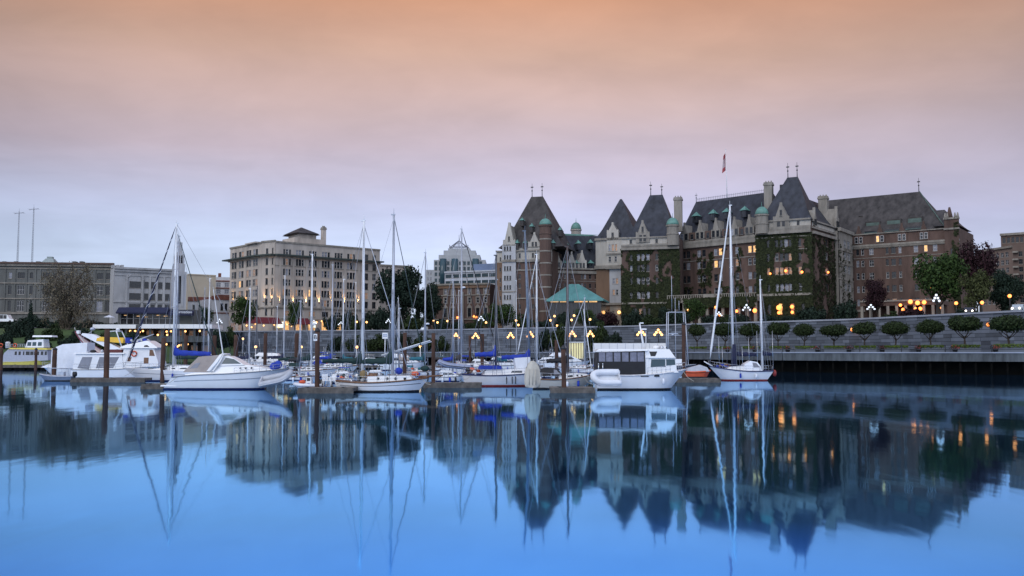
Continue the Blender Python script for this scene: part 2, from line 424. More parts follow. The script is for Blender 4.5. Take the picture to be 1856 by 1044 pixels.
# ------------------------------------------------------------------ buildings
WIN_CACHE = {}
WSTY = {'d': (glass, frame_d), 'c': (glass_dim, frame_w), 'l': (glass_lit, frame_w), 'w': (glass_warm, frame_w), 'D': (glass, frame_w), 'b': (glass_blue, frame_d)}
def win_mesh(w, h, sty, arch=False):
    k = (round(w, 1), round(h, 1), sty, arch)
    if k in WIN_CACHE: return WIN_CACHE[k]
    w, h = k[0], k[1]; m = MB(); f = .09
    m.box(-w/2 - .02, -w/2 + f, .16, .28, 0, h, 1); m.box(w/2 - f, w/2 + .02, .16, .28, 0, h, 1)
    m.box(-w/2 + f, w/2 - f, .16, .28, -.02, f, 1); m.box(-w/2 + f, w/2 - f, .16, .28, h - f, h + .02, 1)
    m.box(-w/2 + f, w/2 - f, .17, .25, h * .52, h * .52 + .09, 1)
    nv = max(1, round(w / .95)) - 1
    for i in range(nv):
        x = -w/2 + w * (i + 1) / (nv + 1); m.box(x - .045, x + .045, .165, .26, f, h - f, 1)
    m.add([(-w/2 + f*.9, .235, f*.9), (w/2 - f*.9, .235, f*.9), (w/2 - f*.9, .235, h - f*.9), (-w/2 + f*.9, .235, h - f*.9)], [(0, 1, 2, 3)], 0)
    m.box(-w/2 - .12, w/2 + .12, -.12, .16, -.17, -.02, 2)
    WIN_CACHE[k] = m.mesh('window', list(WSTY[sty]) + [stone_trim]); return WIN_CACHE[k]

class Bld:
    def __init__(s, name, label, cat, px, D, group=None):
        p = P2(px, D); s.R = Vector((p.x, p.y, ZG)); s.t = thing(name, label, cat, s.R, 0, group); s.wins = []; s.rng = random.Random(len(name) * 7 + int(px))
    def blk(s, px1, D1, px2, D2): return Blk(s, px1, D1, px2, D2)
    def part(s, mb, name, mats): return mb.build(name, mats, s.t)
    def finish(s, cap=100, label=None):
        s.wins.sort(key=lambda a: -a[0])
        for area, me, loc, rz in s.wins[:cap]: put('window', me, s.t, loc, rz)
        rest = s.wins[cap:]
        if rest:
            m = MB(); mats = []; 
            for area, me, loc, rz in rest:
                T = Matrix.Translation(loc) @ Matrix.Rotation(rz, 4, 'Z'); mm = []
                for x in me.materials:
                    if x not in mats: mats.append(x)
                    mm.append(mats.index(x))
                for pl in me.polygons: m.add([T @ me.vertices[i].co for i in pl.vertices], [tuple(range(len(pl.vertices)))], mm[pl.material_index])
            o = m.build('windows', mats, s.t); o['kind'] = 'stuff'
class Blk:
    def __init__(s, b, px1, D1, px2, D2):
        s.b = b; s.p1 = P2(px1, D1); s.p2 = P2(px2, D2); d = s.p2 - s.p1; s.len = d.length; s.u_ = d / s.len; s.n_ = Vector((-s.u_.y, s.u_.x))
        s.a = math.atan2(s.u_.y, s.u_.x); s.M = Matrix.Translation((s.p1.x - b.R.x, s.p1.y - b.R.y, 0)) @ Matrix.Rotation(s.a, 4, 'Z')
        s.px1, s.px2 = px1, px2; s.rows = None
    def pos(s, px, py, w=0.0):
        r = ray(px, py); k = r[0] / r[1]; o = s.p1 + s.n_ * w
        t = (k * o.y - o.x) / (s.u_.x - k * s.u_.y); Y = o.y + s.u_.y * t
        return t, CH + Y * r[2] / r[1] - ZG
    def u(s, px, py=520, w=0): return s.pos(px, py, w)[0]
    def z(s, px, py, w=0): return s.pos(px, py, w)[1]
    def mb(s): return MB(s.M)
    def op(s, px, py, pw, ph, sty='d', ref=None):
        k = (s.p1 + s.u_ * s.u(px)).y / FPX
        w, h = abs(s.u(px + pw/2) - s.u(px - pw/2)), ph * k; u = s.u(px); z = s.z(ref or px, py)
        return (u - w/2, z - h/2, u + w/2, z + h/2, sty)
    def grid(s, cols, rows, pw, ph, sty='d', ref=None, mix=None):
        o = []; 
        for r in rows:
            for c in cols: o.append(s.op(c, r, pw, ph, mix(s.b.rng) if mix else sty, ref))
        return o
    def wall(s, mb, pxa, pxb, ytop, ybot, ops=(), mi=0, off=0.0, ref=None, rev=.3, place=True):
        ua, ub = s.u(pxa), s.u(pxb); za = 0 if ybot is None else s.z(ref or pxa, ybot); zb = s.z(ref or pxa, ytop)
        return s.wall_uz(mb, ua, ub, za, zb, ops, mi, off, rev, place)
    def wall_uz(s, mb, ua, ub, za, zb, ops=(), mi=0, off=0.0, rev=.3, place=True):
        ins = [o for o in ops if o[0] > ua + .05 and o[2] < ub - .05 and o[1] > za + .05 and o[3] < zb - .05]
        us = sorted({round(x, 3) for x in [ua, ub] + [o[0] for o in ins] + [o[2] for o in ins]})
        zs = sorted({round(x, 3) for x in [za, zb] + [o[1] for o in ins] + [o[3] for o in ins]})
        for i in range(len(us) - 1):
            run = None
            for j in range(len(zs) - 1):
                cu, cz = (us[i] + us[i+1]) / 2, (zs[j] + zs[j+1]) / 2
                if any(o[0] < cu < o[2] and o[1] < cz < o[3] for o in ins):
                    if run is not None: mb.add([(us[i], off, run), (us[i+1], off, run), (us[i+1], off, zs[j]), (us[i], off, zs[j])], [(0, 1, 2, 3)], mi)
                    run = None
                elif run is None: run = zs[j]
            if run is not None: mb.add([(us[i], off, run), (us[i+1], off, run), (us[i+1], off, zs[-1]), (us[i], off, zs[-1])], [(0, 1, 2, 3)], mi)
        e = off + rev
        for o in ins:
            a, b, c, d = o[:4]
            mb.add([(a,off,b),(c,off,b),(c,off,d),(a,off,d),(a,e,b),(c,e,b),(c,e,d),(a,e,d)], [(0,1,5,4),(3,2,6,7),(0,3,7,4),(1,2,6,5)], mi)
            if place: s.win(o, off)
        if off < 0:   # side returns of a projecting bay
            for uu in (ua, ub): mb.add([(uu, off, za), (uu, .3, za), (uu, .3, zb), (uu, off, zb)], [(0, 1, 2, 3)], mi)
            mb.add([(ua, off, zb), (ub, off, zb), (ub, .3, zb), (ua, .3, zb)], [(0, 1, 2, 3)], mi)
        return ins
    def win(s, o, off=0.0):
        loc = s.M @ Vector(((o[0] + o[2]) / 2, off, o[1]))
        me = win_mesh(o[2] - o[0], o[3] - o[1], o[4]); Y = s.b.R.y + loc.y
        s.b.wins.append(((o[2]-o[0]) * (o[3]-o[1]) / Y**2, me, loc, s.a))
    def core(s, mb, pxa, pxb, ytop, depth, mi=0, ref=None, inset=.32):
        ua, ub = s.u(pxa), s.u(pxb); mb.box(ua, ub, inset, depth, -.5, s.z(ref or pxa, ytop) - .02, mi)
    def band(s, mb, pxa, pxb, y0, y1, proj, mi=0, ref=None, back=.25):
        mb.box(s.u(pxa) - .01, s.u(pxb) + .01, -proj, back, s.z(ref or pxa, y1), s.z(ref or pxa, y0), mi)
    def hip(s, mb, pxa, pxb, ye, ra, rb, yr, depth, over=.5, mi=0, ref=None, wr=None, rw=.15, prof=((0, 0), (.07, .13), (.25, .33), (1, 1))):
        wr = depth / 2 if wr is None else wr
        ua, ub = s.u(pxa) - over, s.u(pxb) + over; z0 = s.z(ref or pxa, ye)
        r0, z1 = s.pos(ra, yr, wr); r1 = s.pos(rb, yr, wr)[0]
        rings = []
        for t, f in prof:
            z = z0 + (z1 - z0) * t
            a, b = ua + (r0 - ua) * f, ub + (r1 - ub) * f; c, d = -over + (wr - rw + over) * f, (depth + over) + (wr + rw - depth - over) * f
            rings.append([(a, c, z), (b, c, z), (b, d, z), (a, d, z)])
        mb.loft(rings, mi, closed=True, smooth=False, caps=True)
        return r0, r1, z1, wr
    def gable(s, mb, px, wpx, yapex, ybase, proj=.25, depth=6, ref=None, mi=0, mr=1, wins=(), shoulder=.42):
        k = (s.p1 + s.u_ * s.u(px)).y / FPX; h = wpx * k / 2; u = s.u(px); z0, z1 = s.z(ref or px, ybase), s.z(ref or px, yapex)
        H = z1 - z0; zs = z0 + H * shoulder
        poly = [(u-h, z0), (u+h, z0), (u+h, zs + .5), (u+h*.86, zs + .7), (u+h*.72, zs + .3), (u+h*.16, z1 - .5), (u+h*.14, z1 + .35), (u-h*.14, z1 + .35), (u-h*.16, z1 - .5), (u-h*.72, zs+.3), (u-h*.86, zs+.7), (u-h, zs+.5)]
        mb.prism(poly, -proj, .35, 'y', mi)
        mb.prism([(u-h*.9, z0), (u+h*.9, z0), (u+h*.9, zs), (u, z1 - .45), (u-h*.9, zs)], .3, depth, 'y', mr)
        for (dx, py, pw, ph, sty) in wins:
            o = s.op(px + dx, py, pw, ph, sty, ref or px); s.win(o, -proj - .24)
    def copper_dormer(s, mb, px, ytop, ybase, wpx, w, mi_body, mi_cop, ref=None):
        k = (s.p1 + s.u_ * s.u(px)).y / FPX; h = wpx * k / 2; u, z0 = s.pos(px, ybase, w); z1 = s.z(px, ytop, w); zm = z0 + (z1 - z0) * .45
        mb.box(u - h*.8, u + h*.8, w - 1.2, w + 2.5, z0 - 1, zm, mi_body)
        mb.box(u - h*.25, u + h*.25, w - 1.24, w - 1.1, z0 + .1, zm - .2, 2)
        mb.add([(u-h, w-1.6, zm), (u+h, w-1.6, zm), (u+h, w+1.2, zm), (u-h, w+1.2, zm), (u, w - .1, z1)], [(0,1,4),(1,2,4),(2,3,4),(3,0,4),(0,3,2,1)], mi_cop)
    def finial(s, mb, u, w, z, h=3.2):
        mb.tube([(u, w, z - .3), (u, w, z + h)], [.16, .05], 5); mb.ball((u, w, z + h * .45), .28, 6, 4); mb.box(u - .5, u + .5, w - .05, w + .05, z + h * .68, z + h * .76)
    def turret(s, px, ydome, yb_dome, ybot, wpx, w=0.0, m_wall=None, bands=True, name='turret'):
        k = (s.p1 + s.u_ * s.u(px)).y / FPX; r = wpx * k / 2; u, zt = s.pos(px, ydome, w); zb = s.z(px, yb_dome, w); z0 = 0 if ybot is None else s.z(px, ybot, w)
        c = s.M @ Vector((u, w, 0)); m = MB()
        m.lathe([(r*.93, z0), (r*.93, zb - 3.4), (r*1.02, zb - 3.3), (r*1.02, zb - 3.0), (r*.93, zb - 2.9), (r*.93, zb - .6), (r*1.08, zb - .5), (r*1.08, zb)], (0, 0, 0), 16, 0, False)
        if bands:
            z = z0 + 3
            while z < zb - 4: m.lathe([(r*.98, z), (r*.98, z + .45)], (0, 0, 0), 16, 1, False); z += 4.2
        t = m.build(name, [m_wall or stone_trim, stone_trim], s.b.t, c)
        d = MB(); n = 7; d.lathe([(r*1.0*math.cos(i/n*1.5), zb + (zt - zb) * math.sin(i/n*1.5)) for i in range(n + 1)], (0, 0, 0), 16)
        d.tube([(0, 0, zt - .2), (0, 0, zt + 1.6)], [.14, .04], 5)
        d.build('dome', copper, t)
    def chimney(s, px, wpx, ytop, ybot, w, dep=2.4, m=None):
        k = (s.p1 + s.u_ * s.u(px)).y / FPX; h = wpx * k / 2; u, z1 = s.pos(px, ytop, w); z0 = s.z(px, ybot, w)
        mb = s.mb(); mb.box(u-h, u+h, w - dep/2, w + dep/2, z0, z1 - 1.1); mb.box(u-h-.22, u+h+.22, w - dep/2 - .22, w + dep/2 + .22, z1 - 1.1, z1 - .5, 1); mb.box(u-h-.05, u+h+.05, w-dep/2-.05, w+dep/2+.05, z1 - .5, z1, 1)
        for i in range(3): x = u - h + h * (i + .5) * 2 / 3; mb.tube([(x, w, z1), (x, w, z1 + .6)], .2, 6, 1)
        mb.build('chimney', [m or stone_trim, stone_trim], s.b.t)
    def ivy(s, pxa, pxb, ytop, ybot, n, ops=(), ref=None, seed=1, off=-.1, thresh=.42, size=.62):
        ua, ub = s.u(pxa), s.u(pxb); z1 = s.z(ref or pxa, ytop); z0 = 0 if ybot is None else s.z(ref or pxa, ybot); r = random.Random(seed)
        from mathutils import noise
        m = s.mb(); made = 0
        for _ in range(n * 4):
            if made >= n: break
            u, z = r.uniform(ua, ub), r.uniform(z0, z1)
            if any(o[0] - .12 < u < o[2] + .12 and o[1] - .2 < z < o[3] + .15 for o in ops): continue
            q = noise.noise(Vector((u * .30 + seed, z * .07, 0))) * .5 + noise.noise(Vector((u * .7, z * .5, seed))) * .28 + .5 - .12 * (z - z0) / (z1 - z0)
            if q < thresh + r.uniform(-.08, .08): continue
            made += 1; w = off - r.uniform(.02, .45) * min(1, .35 + q); sz = size * r.uniform(.6, 1.4)
            a = r.uniform(0, 6.28); tx, ty = r.uniform(-.5, .5), r.uniform(-.2, .8)
            e1 = Vector((math.cos(a), tx * .6, math.sin(a))) * sz * .5; e2 = Vector((-math.sin(a), ty * .6, math.cos(a))) * sz * .5
            c = Vector((u, w, z)); m.add([c - e1 - e2 * .6, c + e1 - e2 * .6, c + e1 * .5 + e2, c - e1 * .5 + e2], [(0, 1, 2, 3)])
        return m

# ============================================================ the grand hotel
H = Bld('grand_hotel', 'huge chateau style brick hotel with steep slate roofs, copper domes and ivy covered wings', 'hotel', 1230, 238)
mixH = lambda r: r.choices(['d', 'c', 'D', 'w'], [5, 3, 3, .3])[0]
warmC = lambda r: r.choices(['w', 'D', 'c'], [3, 2, 1])[0]
HW = [brick_dark, stone_trim, stone_pale, brick_tan, M('pale bay stone', (.38, .385, .40), .85, .22, .4, streak=True)]      # wall slots
HR = [slate, stone_trim, glass, copper]
# --- A: tall tower at the street corner
A = H.blk(900, 238, 1001, 234); m = A.mb(); ar = 936
o1 = A.grid([907], [469, 488, 507, 522.5, 540], 2.6, 7, ref=ar)
o2 = A.grid([916.5, 921.3, 926.2], [450.7, 466.5, 486.6, 504, 521, 539, 556], 3.1, 8, ref=ar)
o3 = A.grid([942], [463.6, 484, 501.5, 518, 537, 556], 4, 8.5, ref=ar) + A.grid([966, 971.5], [445.5, 463.6, 484, 501.5, 518, 537, 556], 3.6, 8.5, ref=ar)
A.wall(m, 900, 911.5, 455, 475, o1, 2, ref=ar); A.wall(m, 900, 911.5, 475, None, o1, 3, ref=ar)
A.wall(m, 911.5, 936, 443, None, o2, 4, off=-1.0, ref=ar)
A.wall(m, 936, 1001, 447, 475.5, o3, 2, ref=ar); A.wall(m, 936, 1001, 475.5, None, o3, 0, ref=ar)
A.core(m, 900, 1001, 455, 30, 0, ref=ar)
for a, b, y0, y1, p in ((911.5, 936, 471, 475, 1.5), (936, 983, 471, 475.5, .6), (936, 983, 489, 491, .3), (899, 1001, 453.5, 456, .5), (911.5, 936, 528, 530, 1.2), (936, 983, 540, 542, .3)): A.band(m, a, b, y0, y1, p, 1, ref=ar)
A.gable(m, 924, 23, 405, 446, proj=1.0, depth=14, ref=ar, mi=2, mr=1, wins=((0, 433, 3, 8, 'd'),), shoulder=.2)
A.gable(m, 969, 24, 424, 455, proj=.3, depth=9, ref=ar, mi=2, mr=1, wins=((-3, 444, 3.6, 9, 'd'), (3, 444, 3.6, 9, 'd')))
H.part(m, 'wall', HW)
m = A.mb(); r = A.hip(m, 906, 1020, 449, 963, 984, 357, 26, ref=ar)
f = A.mb(); A.finial(f, r[0] + .3, r[3], r[2], 5); H.part(f, 'finial', iron); f = A.mb(); A.finial(f, r[1] - .3, r[3], r[2], 5); H.part(f, 'finial', iron)
for px, yt, yb in ((947, 394, 405), (964.5, 404, 417), (1016, 410, 424)): A.copper_dormer(m, px, yt, yb, 7.5, 4.5, 0, 3, ref=ar)
for px in (938, 953, 1003): A.copper_dormer(m, px, 434, 447, 8, .6, 0, 3, ref=ar)
H.part(m, 'roof', [slate_brown, stone_trim, glass, copper])
A.turret(988.5, 396, 408, None, 23, -1.5, brick_dark)
# --- B: linking wing with copper ridge
B = H.blk(999, 240, 1088, 243.5); m = B.mb()
ob = B.grid([1010, 1014.5, 1024, 1037, 1055, 1060.5, 1069.6, 1080], [501, 517.6, 534, 551], 3.6, 8, ref=1040, mix=mixH)
B.wall(m, 999, 1088, 486, None, ob, 0, ref=1040); B.core(m, 999, 1088, 486, 24, 0, ref=1040)
B.band(m, 999, 1088, 491, 496, .5, 1, ref=1040); B.band(m, 999, 1088, 486, 488.5, .7, 1, ref=1040); B.band(m, 999, 1088, 509, 510, .15, 1, ref=1040)
for px, ya in ((1010.5, 460), (1036, 458), (1055, 455)):
    B.gable(m, px, 17, ya, 488, proj=.3, depth=5, ref=1040, mi=2, mr=1, wins=((-2.8, 481, 3.2, 9, 'd'), (2.8, 481, 3.2, 9, 'd')))
H.part(m, 'wall', HW)
m = B.mb(); B.hip(m, 998, 1088, 487, 1004, 1087, 425, 22, ref=1040)
B.hip(m, 1004, 1087, 426, 1005, 1086, 423, 22, over=-10.4, mi=3, ref=1040)
for px, yt, yb in ((1025, 437, 450), (1047.5, 434.5, 448), (1069.6, 433, 447)): B.copper_dormer(m, px, yt, yb, 8, 5.2, 0, 3)
for px in (1023, 1045, 1070): B.copper_dormer(m, px, 471, 483, 10, 1.0, 0, 3)
H.part(m, 'roof', HR)
B.turret(1044, 403, 416, 436, 20, 15, stone_pale, bands=False, name='cupola')
# --- C: pale tower
C = H.blk(1080, 243, 1152, 239); m = C.mb(); rf = 1112
oc = C.grid([1106, 1112, 1118], [449], 3.8, 12, ref=rf, mix=warmC) + C.grid([1106.5, 1117], [470], 4.6, 10, ref=rf, mix=warmC) + C.grid([1112], [491], 5, 9, ref=rf, mix=warmC) + C.grid([1107, 1113, 1119], [509.6, 530], 4.3, 10, ref=rf, mix=warmC)
C.wall(m, 1080, 1101, 433, 487, (), 2, ref=rf); C.wall(m, 1080, 1105.5, 487, None, (), 3, ref=rf)
C.wall(m, 1101, 1152, 433, 487, oc, 2, off=-.5, ref=rf); C.wall(m, 1105.5, 1126, 487, 549, oc, 4, off=-.5, ref=rf); C.wall(m, 1105.5, 1152, 549, None, (), 1, ref=rf); C.wall(m, 1126, 1152, 487, 549, (), 3, ref=rf)
C.core(m, 1080, 1152, 433, 22, 2, ref=rf)
for a, b, y0, y1, p in ((1079, 1152, 431, 435, .7), (1100, 1152, 459, 462, .9), (1079, 1152, 481, 487, 1.0), (1100, 1128, 484, 488, 1.8), (1080, 1127, 549, 553, .9)): C.band(m, a, b, y0, y1, p, 1, ref=rf)
C.gable(m, 1112, 22, 405, 435, proj=.7, depth=8, ref=rf, mi=2, mr=1, wins=((0, 426, 4, 8, 'd'),), shoulder=.5)
H.part(m, 'wall', HW)
m = C.mb(); r = C.hip(m, 1079, 1158, 433, 1124, 1127, 361, 21, ref=rf); H.part(m, 'roof', HR)
# --- D: ivy covered pavilion
Dk = H.blk(1127, 232, 1232, 228); m = Dk.mb(); rf = 1166
od = Dk.grid([1144.5, 1191], [466, 486, 509, 535], 5, 11, ref=rf, mix=mixH) + Dk.grid([1157.6, 1166, 1174.6], [466, 486, 509, 535], 6, 12, ref=rf, mix=lambda r: r.choice('ccDd')) + Dk.grid([1152, 1160, 1168, 1176], [567], 5.5, 17, ref=rf, mix=lambda r: r.choice('ddw'))
Dk.wall(m, 1127, 1232, 431, 443, Dk.grid([1144, 1191], [437.5], 4.5, 7, ref=rf), 2, ref=rf); Dk.wall(m, 1127, 1232, 443, None, od, 0, ref=rf); Dk.core(m, 1127, 1232, 431, 24, 0, ref=rf)
for y0, y1, p in ((429.5, 432, .6), (443, 446, .9), (449, 453, 1.2), (548, 551, .5)): Dk.band(m, 1127, 1232, y0, y1, p, 1, ref=rf)
for i in range(44):
    u = Dk.u(1128 + i * 2.38); m.box(u - .17, u + .17, -.8, -.5, Dk.z(rf, 449), Dk.z(rf, 446), 1)
Dk.gable(m, 1166, 25, 401, 440, proj=.4, depth=9, ref=rf, mi=1, mr=1, wins=((-3.6, 432, 4.6, 12, 'd'), (3.6, 432, 4.6, 12, 'd'), (0, 416, 3.8, 10, 'd')))
H.part(m, 'wall', HW)
m = Dk.mb(); r = Dk.hip(m, 1136, 1226, 431, 1178, 1201, 354, 25, ref=rf); H.part(m, 'roof', HR)
f = Dk.mb(); Dk.finial(f, r[0] + .3, r[3], r[2], 5); H.part(f, 'finial', iron); f = Dk.mb(); Dk.finial(f, r[1] - .3, r[3], r[2], 4); H.part(f, 'finial', iron)
Dk.turret(1219, 394.5, 408, 445, 23, -1.0, stone_trim, bands=False)
Dk.chimney(1229, 14.5, 358, 420, 9)
# --- E: long central front
E = H.blk(1231, 238, 1374, 222); m = E.mb(); rf = 1242
pairs = [(1240, 1248.4), (1268, 1276.6), (1298, 1306.6), (1337,), (1360, 1369)]
oe = []
for pr in pairs:
    for c in pr:
        for j, row in enumerate((462, 483, 507, 531)):
            sty = 'l' if (c, j) in ((1306.6, 0), (1298, 1), (1360, 0), (1369, 0)) else mixH(H.rng)
            oe.append(E.op(c, row, 6.4, 12.5, sty, rf))
og = E.grid([1255, 1285, 1318, 1350], [566], 8, 16, 'w', ref=rf)
E.wall(m, 1231, 1374, 434, None, oe + og, 0, ref=rf); E.core(m, 1231, 1374, 434, 24, 0, ref=rf)
for y0, y1, p in ((438.5, 441, .5), (446, 451, 1.0), (474, 475.3, .15), (543, 547, .5)): E.band(m, 1231, 1374, y0, y1, p, 1, ref=rf)
for i in range(70):
    u = E.u(1232 + i * 2.02); m.box(u - .17, u + .17, -.75, -.45, E.z(rf, 446), E.z(rf, 441), 1)
for px, ya in ((1242, 405), (1270.7, 404), (1299.5, 403), (1333.5, 405), (1360.5, 404)):
    E.gable(m, px, 19, ya, 441, proj=.35, depth=6, ref=rf, mi=1, mr=1, wins=((-4, 430, 5, 12, mixH(H.rng)), (4, 430, 5, 12, mixH(H.rng))))
for px in (1256, 1285, 1317, 1347):
    o = E.op(px, 431, 5, 10, 'd', rf); u0 = E.u(px); m.box(u0 - 1.3, u0 + 1.3, -.2, 1.5, E.z(rf, 441), E.z(rf, 423), 0); E.win(o, -.44)
H.part(m, 'wall', HW)
m = E.mb(); r = E.hip(m, 1226, 1392, 436, 1262, 1400, 366, 24, ref=rf)
for px, yt, yb in ((1262.8, 384, 399), (1293.5, 379, 395), (1318, 376.5, 392), (1350.5, 373, 389)): E.copper_dormer(m, px, yt, yb, 13, 5.0, 0, 3)
H.part(m, 'roof', HR)
f = E.mb(); zr = r[2]
f.box(r[0], r[1], r[3] - .04, r[3] + .04, zr + .9, zr + 1.0); n = int((r[1] - r[0]) / .75)
for i in range(n): x = r[0] + i * .75; f.box(x - .04, x + .04, r[3] - .04, r[3] + .04, zr - .1, zr + 1.3)
E.finial(f, r[0], r[3], zr, 3.4)
H.part(f, 'ridge_cresting', M('pale ridge iron', (.22, .22, .25), .6))
# --- F: tallest tower with ivy
F = H.blk(1372, 219, 1472, 213); m = F.mb(); rf = 1418
of = []
for c, pw in ((1393.7, 5.4), (1409, 6), (1417.5, 6.6), (1426, 6.6), (1433.5, 5.5), (1451, 5.6)):
    for j, row in enumerate((441, 466, 491, 521)): of.append(F.op(c, row, pw, 13.5, 'w' if j == 2 else mixH(H.rng), rf))
ofg = [F.op(1414, 560, 7, 20, 'l', rf), F.op(1436, 560, 7, 20, 'w', rf), F.op(1394, 560, 6, 18, 'd', rf), F.op(1455, 560, 6, 18, 'd', rf)]
F.wall(m, 1372, 1472, 400, 412, F.grid([1392.6, 1449], [406], 5, 8, ref=rf), 2, ref=rf); F.wall(m, 1372, 1472, 412, None, of + ofg, 0, ref=rf); F.core(m, 1372, 1472, 400, 24, 0, ref=rf)
for y0, y1, p in ((398, 401, .7), (411, 414, .7), (419, 424, 1.3), (429, 430.5, .4), (452, 453.2, .2), (532, 536, .5)): F.band(m, 1372, 1472, y0, y1, p, 1, ref=rf)
for i in range(46):
    u = F.u(1373 + i * 2.18); m.box(u - .17, u + .17, -.85, -.55, F.z(rf, 419), F.z(rf, 414), 1)
F.gable(m, 1418.5, 29, 369, 414, proj=.45, depth=10, ref=rf, mi=1, mr=1, wins=((-4.4, 407, 5.4, 14, 'd'), (4.4, 407, 5.4, 14, 'd'), (0, 386, 4.2, 11, 'd')))
H.part(m, 'wall', HW)
m = F.mb(); r = F.hip(m, 1374, 1472, 401, 1427, 1446, 322, 23, ref=rf)
m.box(F.u(1399), F.u(1420), 14, 17, F.z(1399, 372, 14), F.z(1399, 336, 14), 0)
H.part(m, 'roof', HR)
f = F.mb(); F.finial(f, r[0] + .2, r[3], r[2], 5); H.part(f, 'finial', iron); f = F.mb(); F.finial(f, r[1] - .2, r[3], r[2], 5); H.part(f, 'finial', iron)
F.turret(1380.5, 374.5, 389, 424, 24, -1.2, stone_trim, bands=False)
F.chimney(1393, 15, 331, 410, 12)
# --- F side face and the pale bay beyond it
G = H.blk(1472, 213, 1524, 229); m = G.mb(); rf = 1472
ogs = [G.op(1499, y, 5, 13, s_, 1499) for y, s_ in ((441, 'd'), (465, 'D'), (492, 'w'), (521, 'd'))]
G.wall(m, 1472.2, 1524, 409, None, ogs, 0, ref=rf); 
for y0, y1, p in ((398, 401, .5), (411, 414, .7), (419, 424, 1.1)): G.band(m, 1472.5, 1524, y0, y1, p, 1, ref=rf)
G.core(m, 1473, 1524, 402, 18, 0, ref=rf)
G.wall(m, 1472.2, 1524, 401, 409, (), 2, ref=rf)
G.gable(m, 1478, 10, 379, 409, proj=.5, depth=5, mi=1, mr=1, wins=((0, 404, 4, 12, 'd'),))
G.gable(m, 1518, 14, 377, 415, proj=.6, depth=5, mi=1, mr=1, wins=((0, 408, 5, 12, 'd'),))
H.part(m, 'wall', HW)
m = G.mb(); G.hip(m, 1473, 1530, 402, 1466, 1497, 362, 18, ref=rf, wr=8); H.part(m, 'roof', HR)
F.chimney(1492, 17, 356, 392, 27, 3)
Bq = H.blk(1522, 225, 1547, 235); m = Bq.mb()
obq = Bq.grid([1533.5, 1540], [443.6, 465, 489, 521], 5, 14, 'D', ref=1535)
Bq.wall(m, 1522, 1547, 424, None, obq, 1, ref=1535); Bq.core(m, 1522, 1547, 424, 10, 1, ref=1535)
for y0, y1, p in ((418, 424, .8), (455, 457, .2), (479, 481, .2), (507, 509, .2)): Bq.band(m, 1522, 1547, y0, y1, p, 1, ref=1535)
H.part(m, 'bay', HW)
# --- H: long right wing
K = H.blk(1545, 238, 1742, 223); m = K.mb(); rf = 1580
ok = []
for c, pw in ((1556, 5), (1565, 5), (1581, 8), (1609.6, 5), (1621, 8), (1633, 5), (1662, 8), (1680, 6.5), (1697, 8), (1728, 4)):
    for j, row in enumerate((456, 477, 500, 524, 548)):
        ok.append(K.op(c, row, pw, 11.5, 'l' if (c == 1680 and j == 0) else mixH(H.rng), rf))
K.wall(m, 1545, 1742, 424, None, ok, 0, ref=rf); K.core(m, 1545, 1742, 424, 24, 0, ref=rf)
for y0, y1, p in ((443, 446.5, .7), (449, 450.3, .3), (467, 468, .15), (561, 565, .6), (423, 425, .4)): K.band(m, 1545, 1742, y0, y1, p, 1, ref=rf)
for i in range(95):
    u = K.u(1546 + i * 2.06); m.box(u - .2, u + .2, -.5, -.1, K.z(rf, 449), K.z(rf, 446.5), 1)
for px in (1559, 1597.6, 1637.5, 1677.5):
    K.gable(m, px, 19, 410, 444, proj=.3, depth=6, ref=rf, mi=0, mr=0, wins=((-4, 434, 5.5, 11.5, 'l' if px == 1597.6 else 'D'), (4, 434, 5.5, 11.5, 'D')))
K.wall(m, 1716, 1742, 408, 426, K.grid([1728], [418], 5, 8, ref=1728), 0, off=-.9, ref=rf); K.wall(m, 1716, 1742, 424.2, None, K.grid([1728], [456, 477, 500, 524], 4, 11, ref=1728), 0, off=-.88, ref=rf)
K.band(m, 1715, 1743, 424, 427, 1.4, 1, ref=rf); K.band(m, 1715, 1743, 406, 409, 1.3, 1, ref=rf)
for px in (1718, 1722, 1736, 1741): u = K.u(px); m.tube([(u, -.9, K.z(rf, 408)), (u, -.9, K.z(rf, 398))], [.55, .2], 6, 1)
u = K.u(1723); m.tube([(u, 2, K.z(rf, 410)), (u, 2, K.z(rf, 386))], [1.3, .3], 8, 0)
H.part(m, 'wall', HW)
m = K.mb(); r = K.hip(m, 1506, 1716, 425, 1498, 1667, 363.5, 24, ref=rf, prof=((0, 0), (.05, .08), (1, 1)))
for px, yt, yb in ((1584, 402, 413), (1622, 398, 410), (1660, 394, 406)):
    u0, z0 = K.pos(px, yb, 4.2); z1 = K.z(px, yt, 4.2); m.box(u0 - 2.6, u0 + 2.6, 2.6, 7, z0 - .2, z1, 0); m.box(u0 - 2.2, u0 + 2.2, 2.54, 2.9, z0 + .2, z1 - .5, 3)
    u0, z0 = K.pos(px - 2, yb + 15, 1.2); z1 = K.z(px, yt + 15, 1.2)
    m.box(u0 - 2.5, u0 + 2.5, .2, 4, z0 - .6, z1 - .4, 2); m.add([(u0-2.7, -.4, z0 + .9), (u0+2.7, -.4, z0 + .9), (u0+2.6, 2.6, z1 + .4), (u0-2.6, 2.6, z1 + .4)], [(0, 1, 2, 3)], 3)
for px in (1562, 1605, 1643): K.copper_dormer(m, px, 388, 396, 8, 7, 0, 0)
K.hip(m, 1700, 1738, 409, 1690, 1712, 382, 22, ref=1716)
m.tube([(r[1], r[3], r[2]), (K.u(1716) + .5, -.4, K.z(rf, 425))], .22, 5, 3)
H.part(m, 'roof', [slate_brown, stone_trim, glass, copper_dull])
f = K.mb(); K.finial(f, r[1] - .2, r[3], r[2], 5); H.part(f, 'finial', iron)
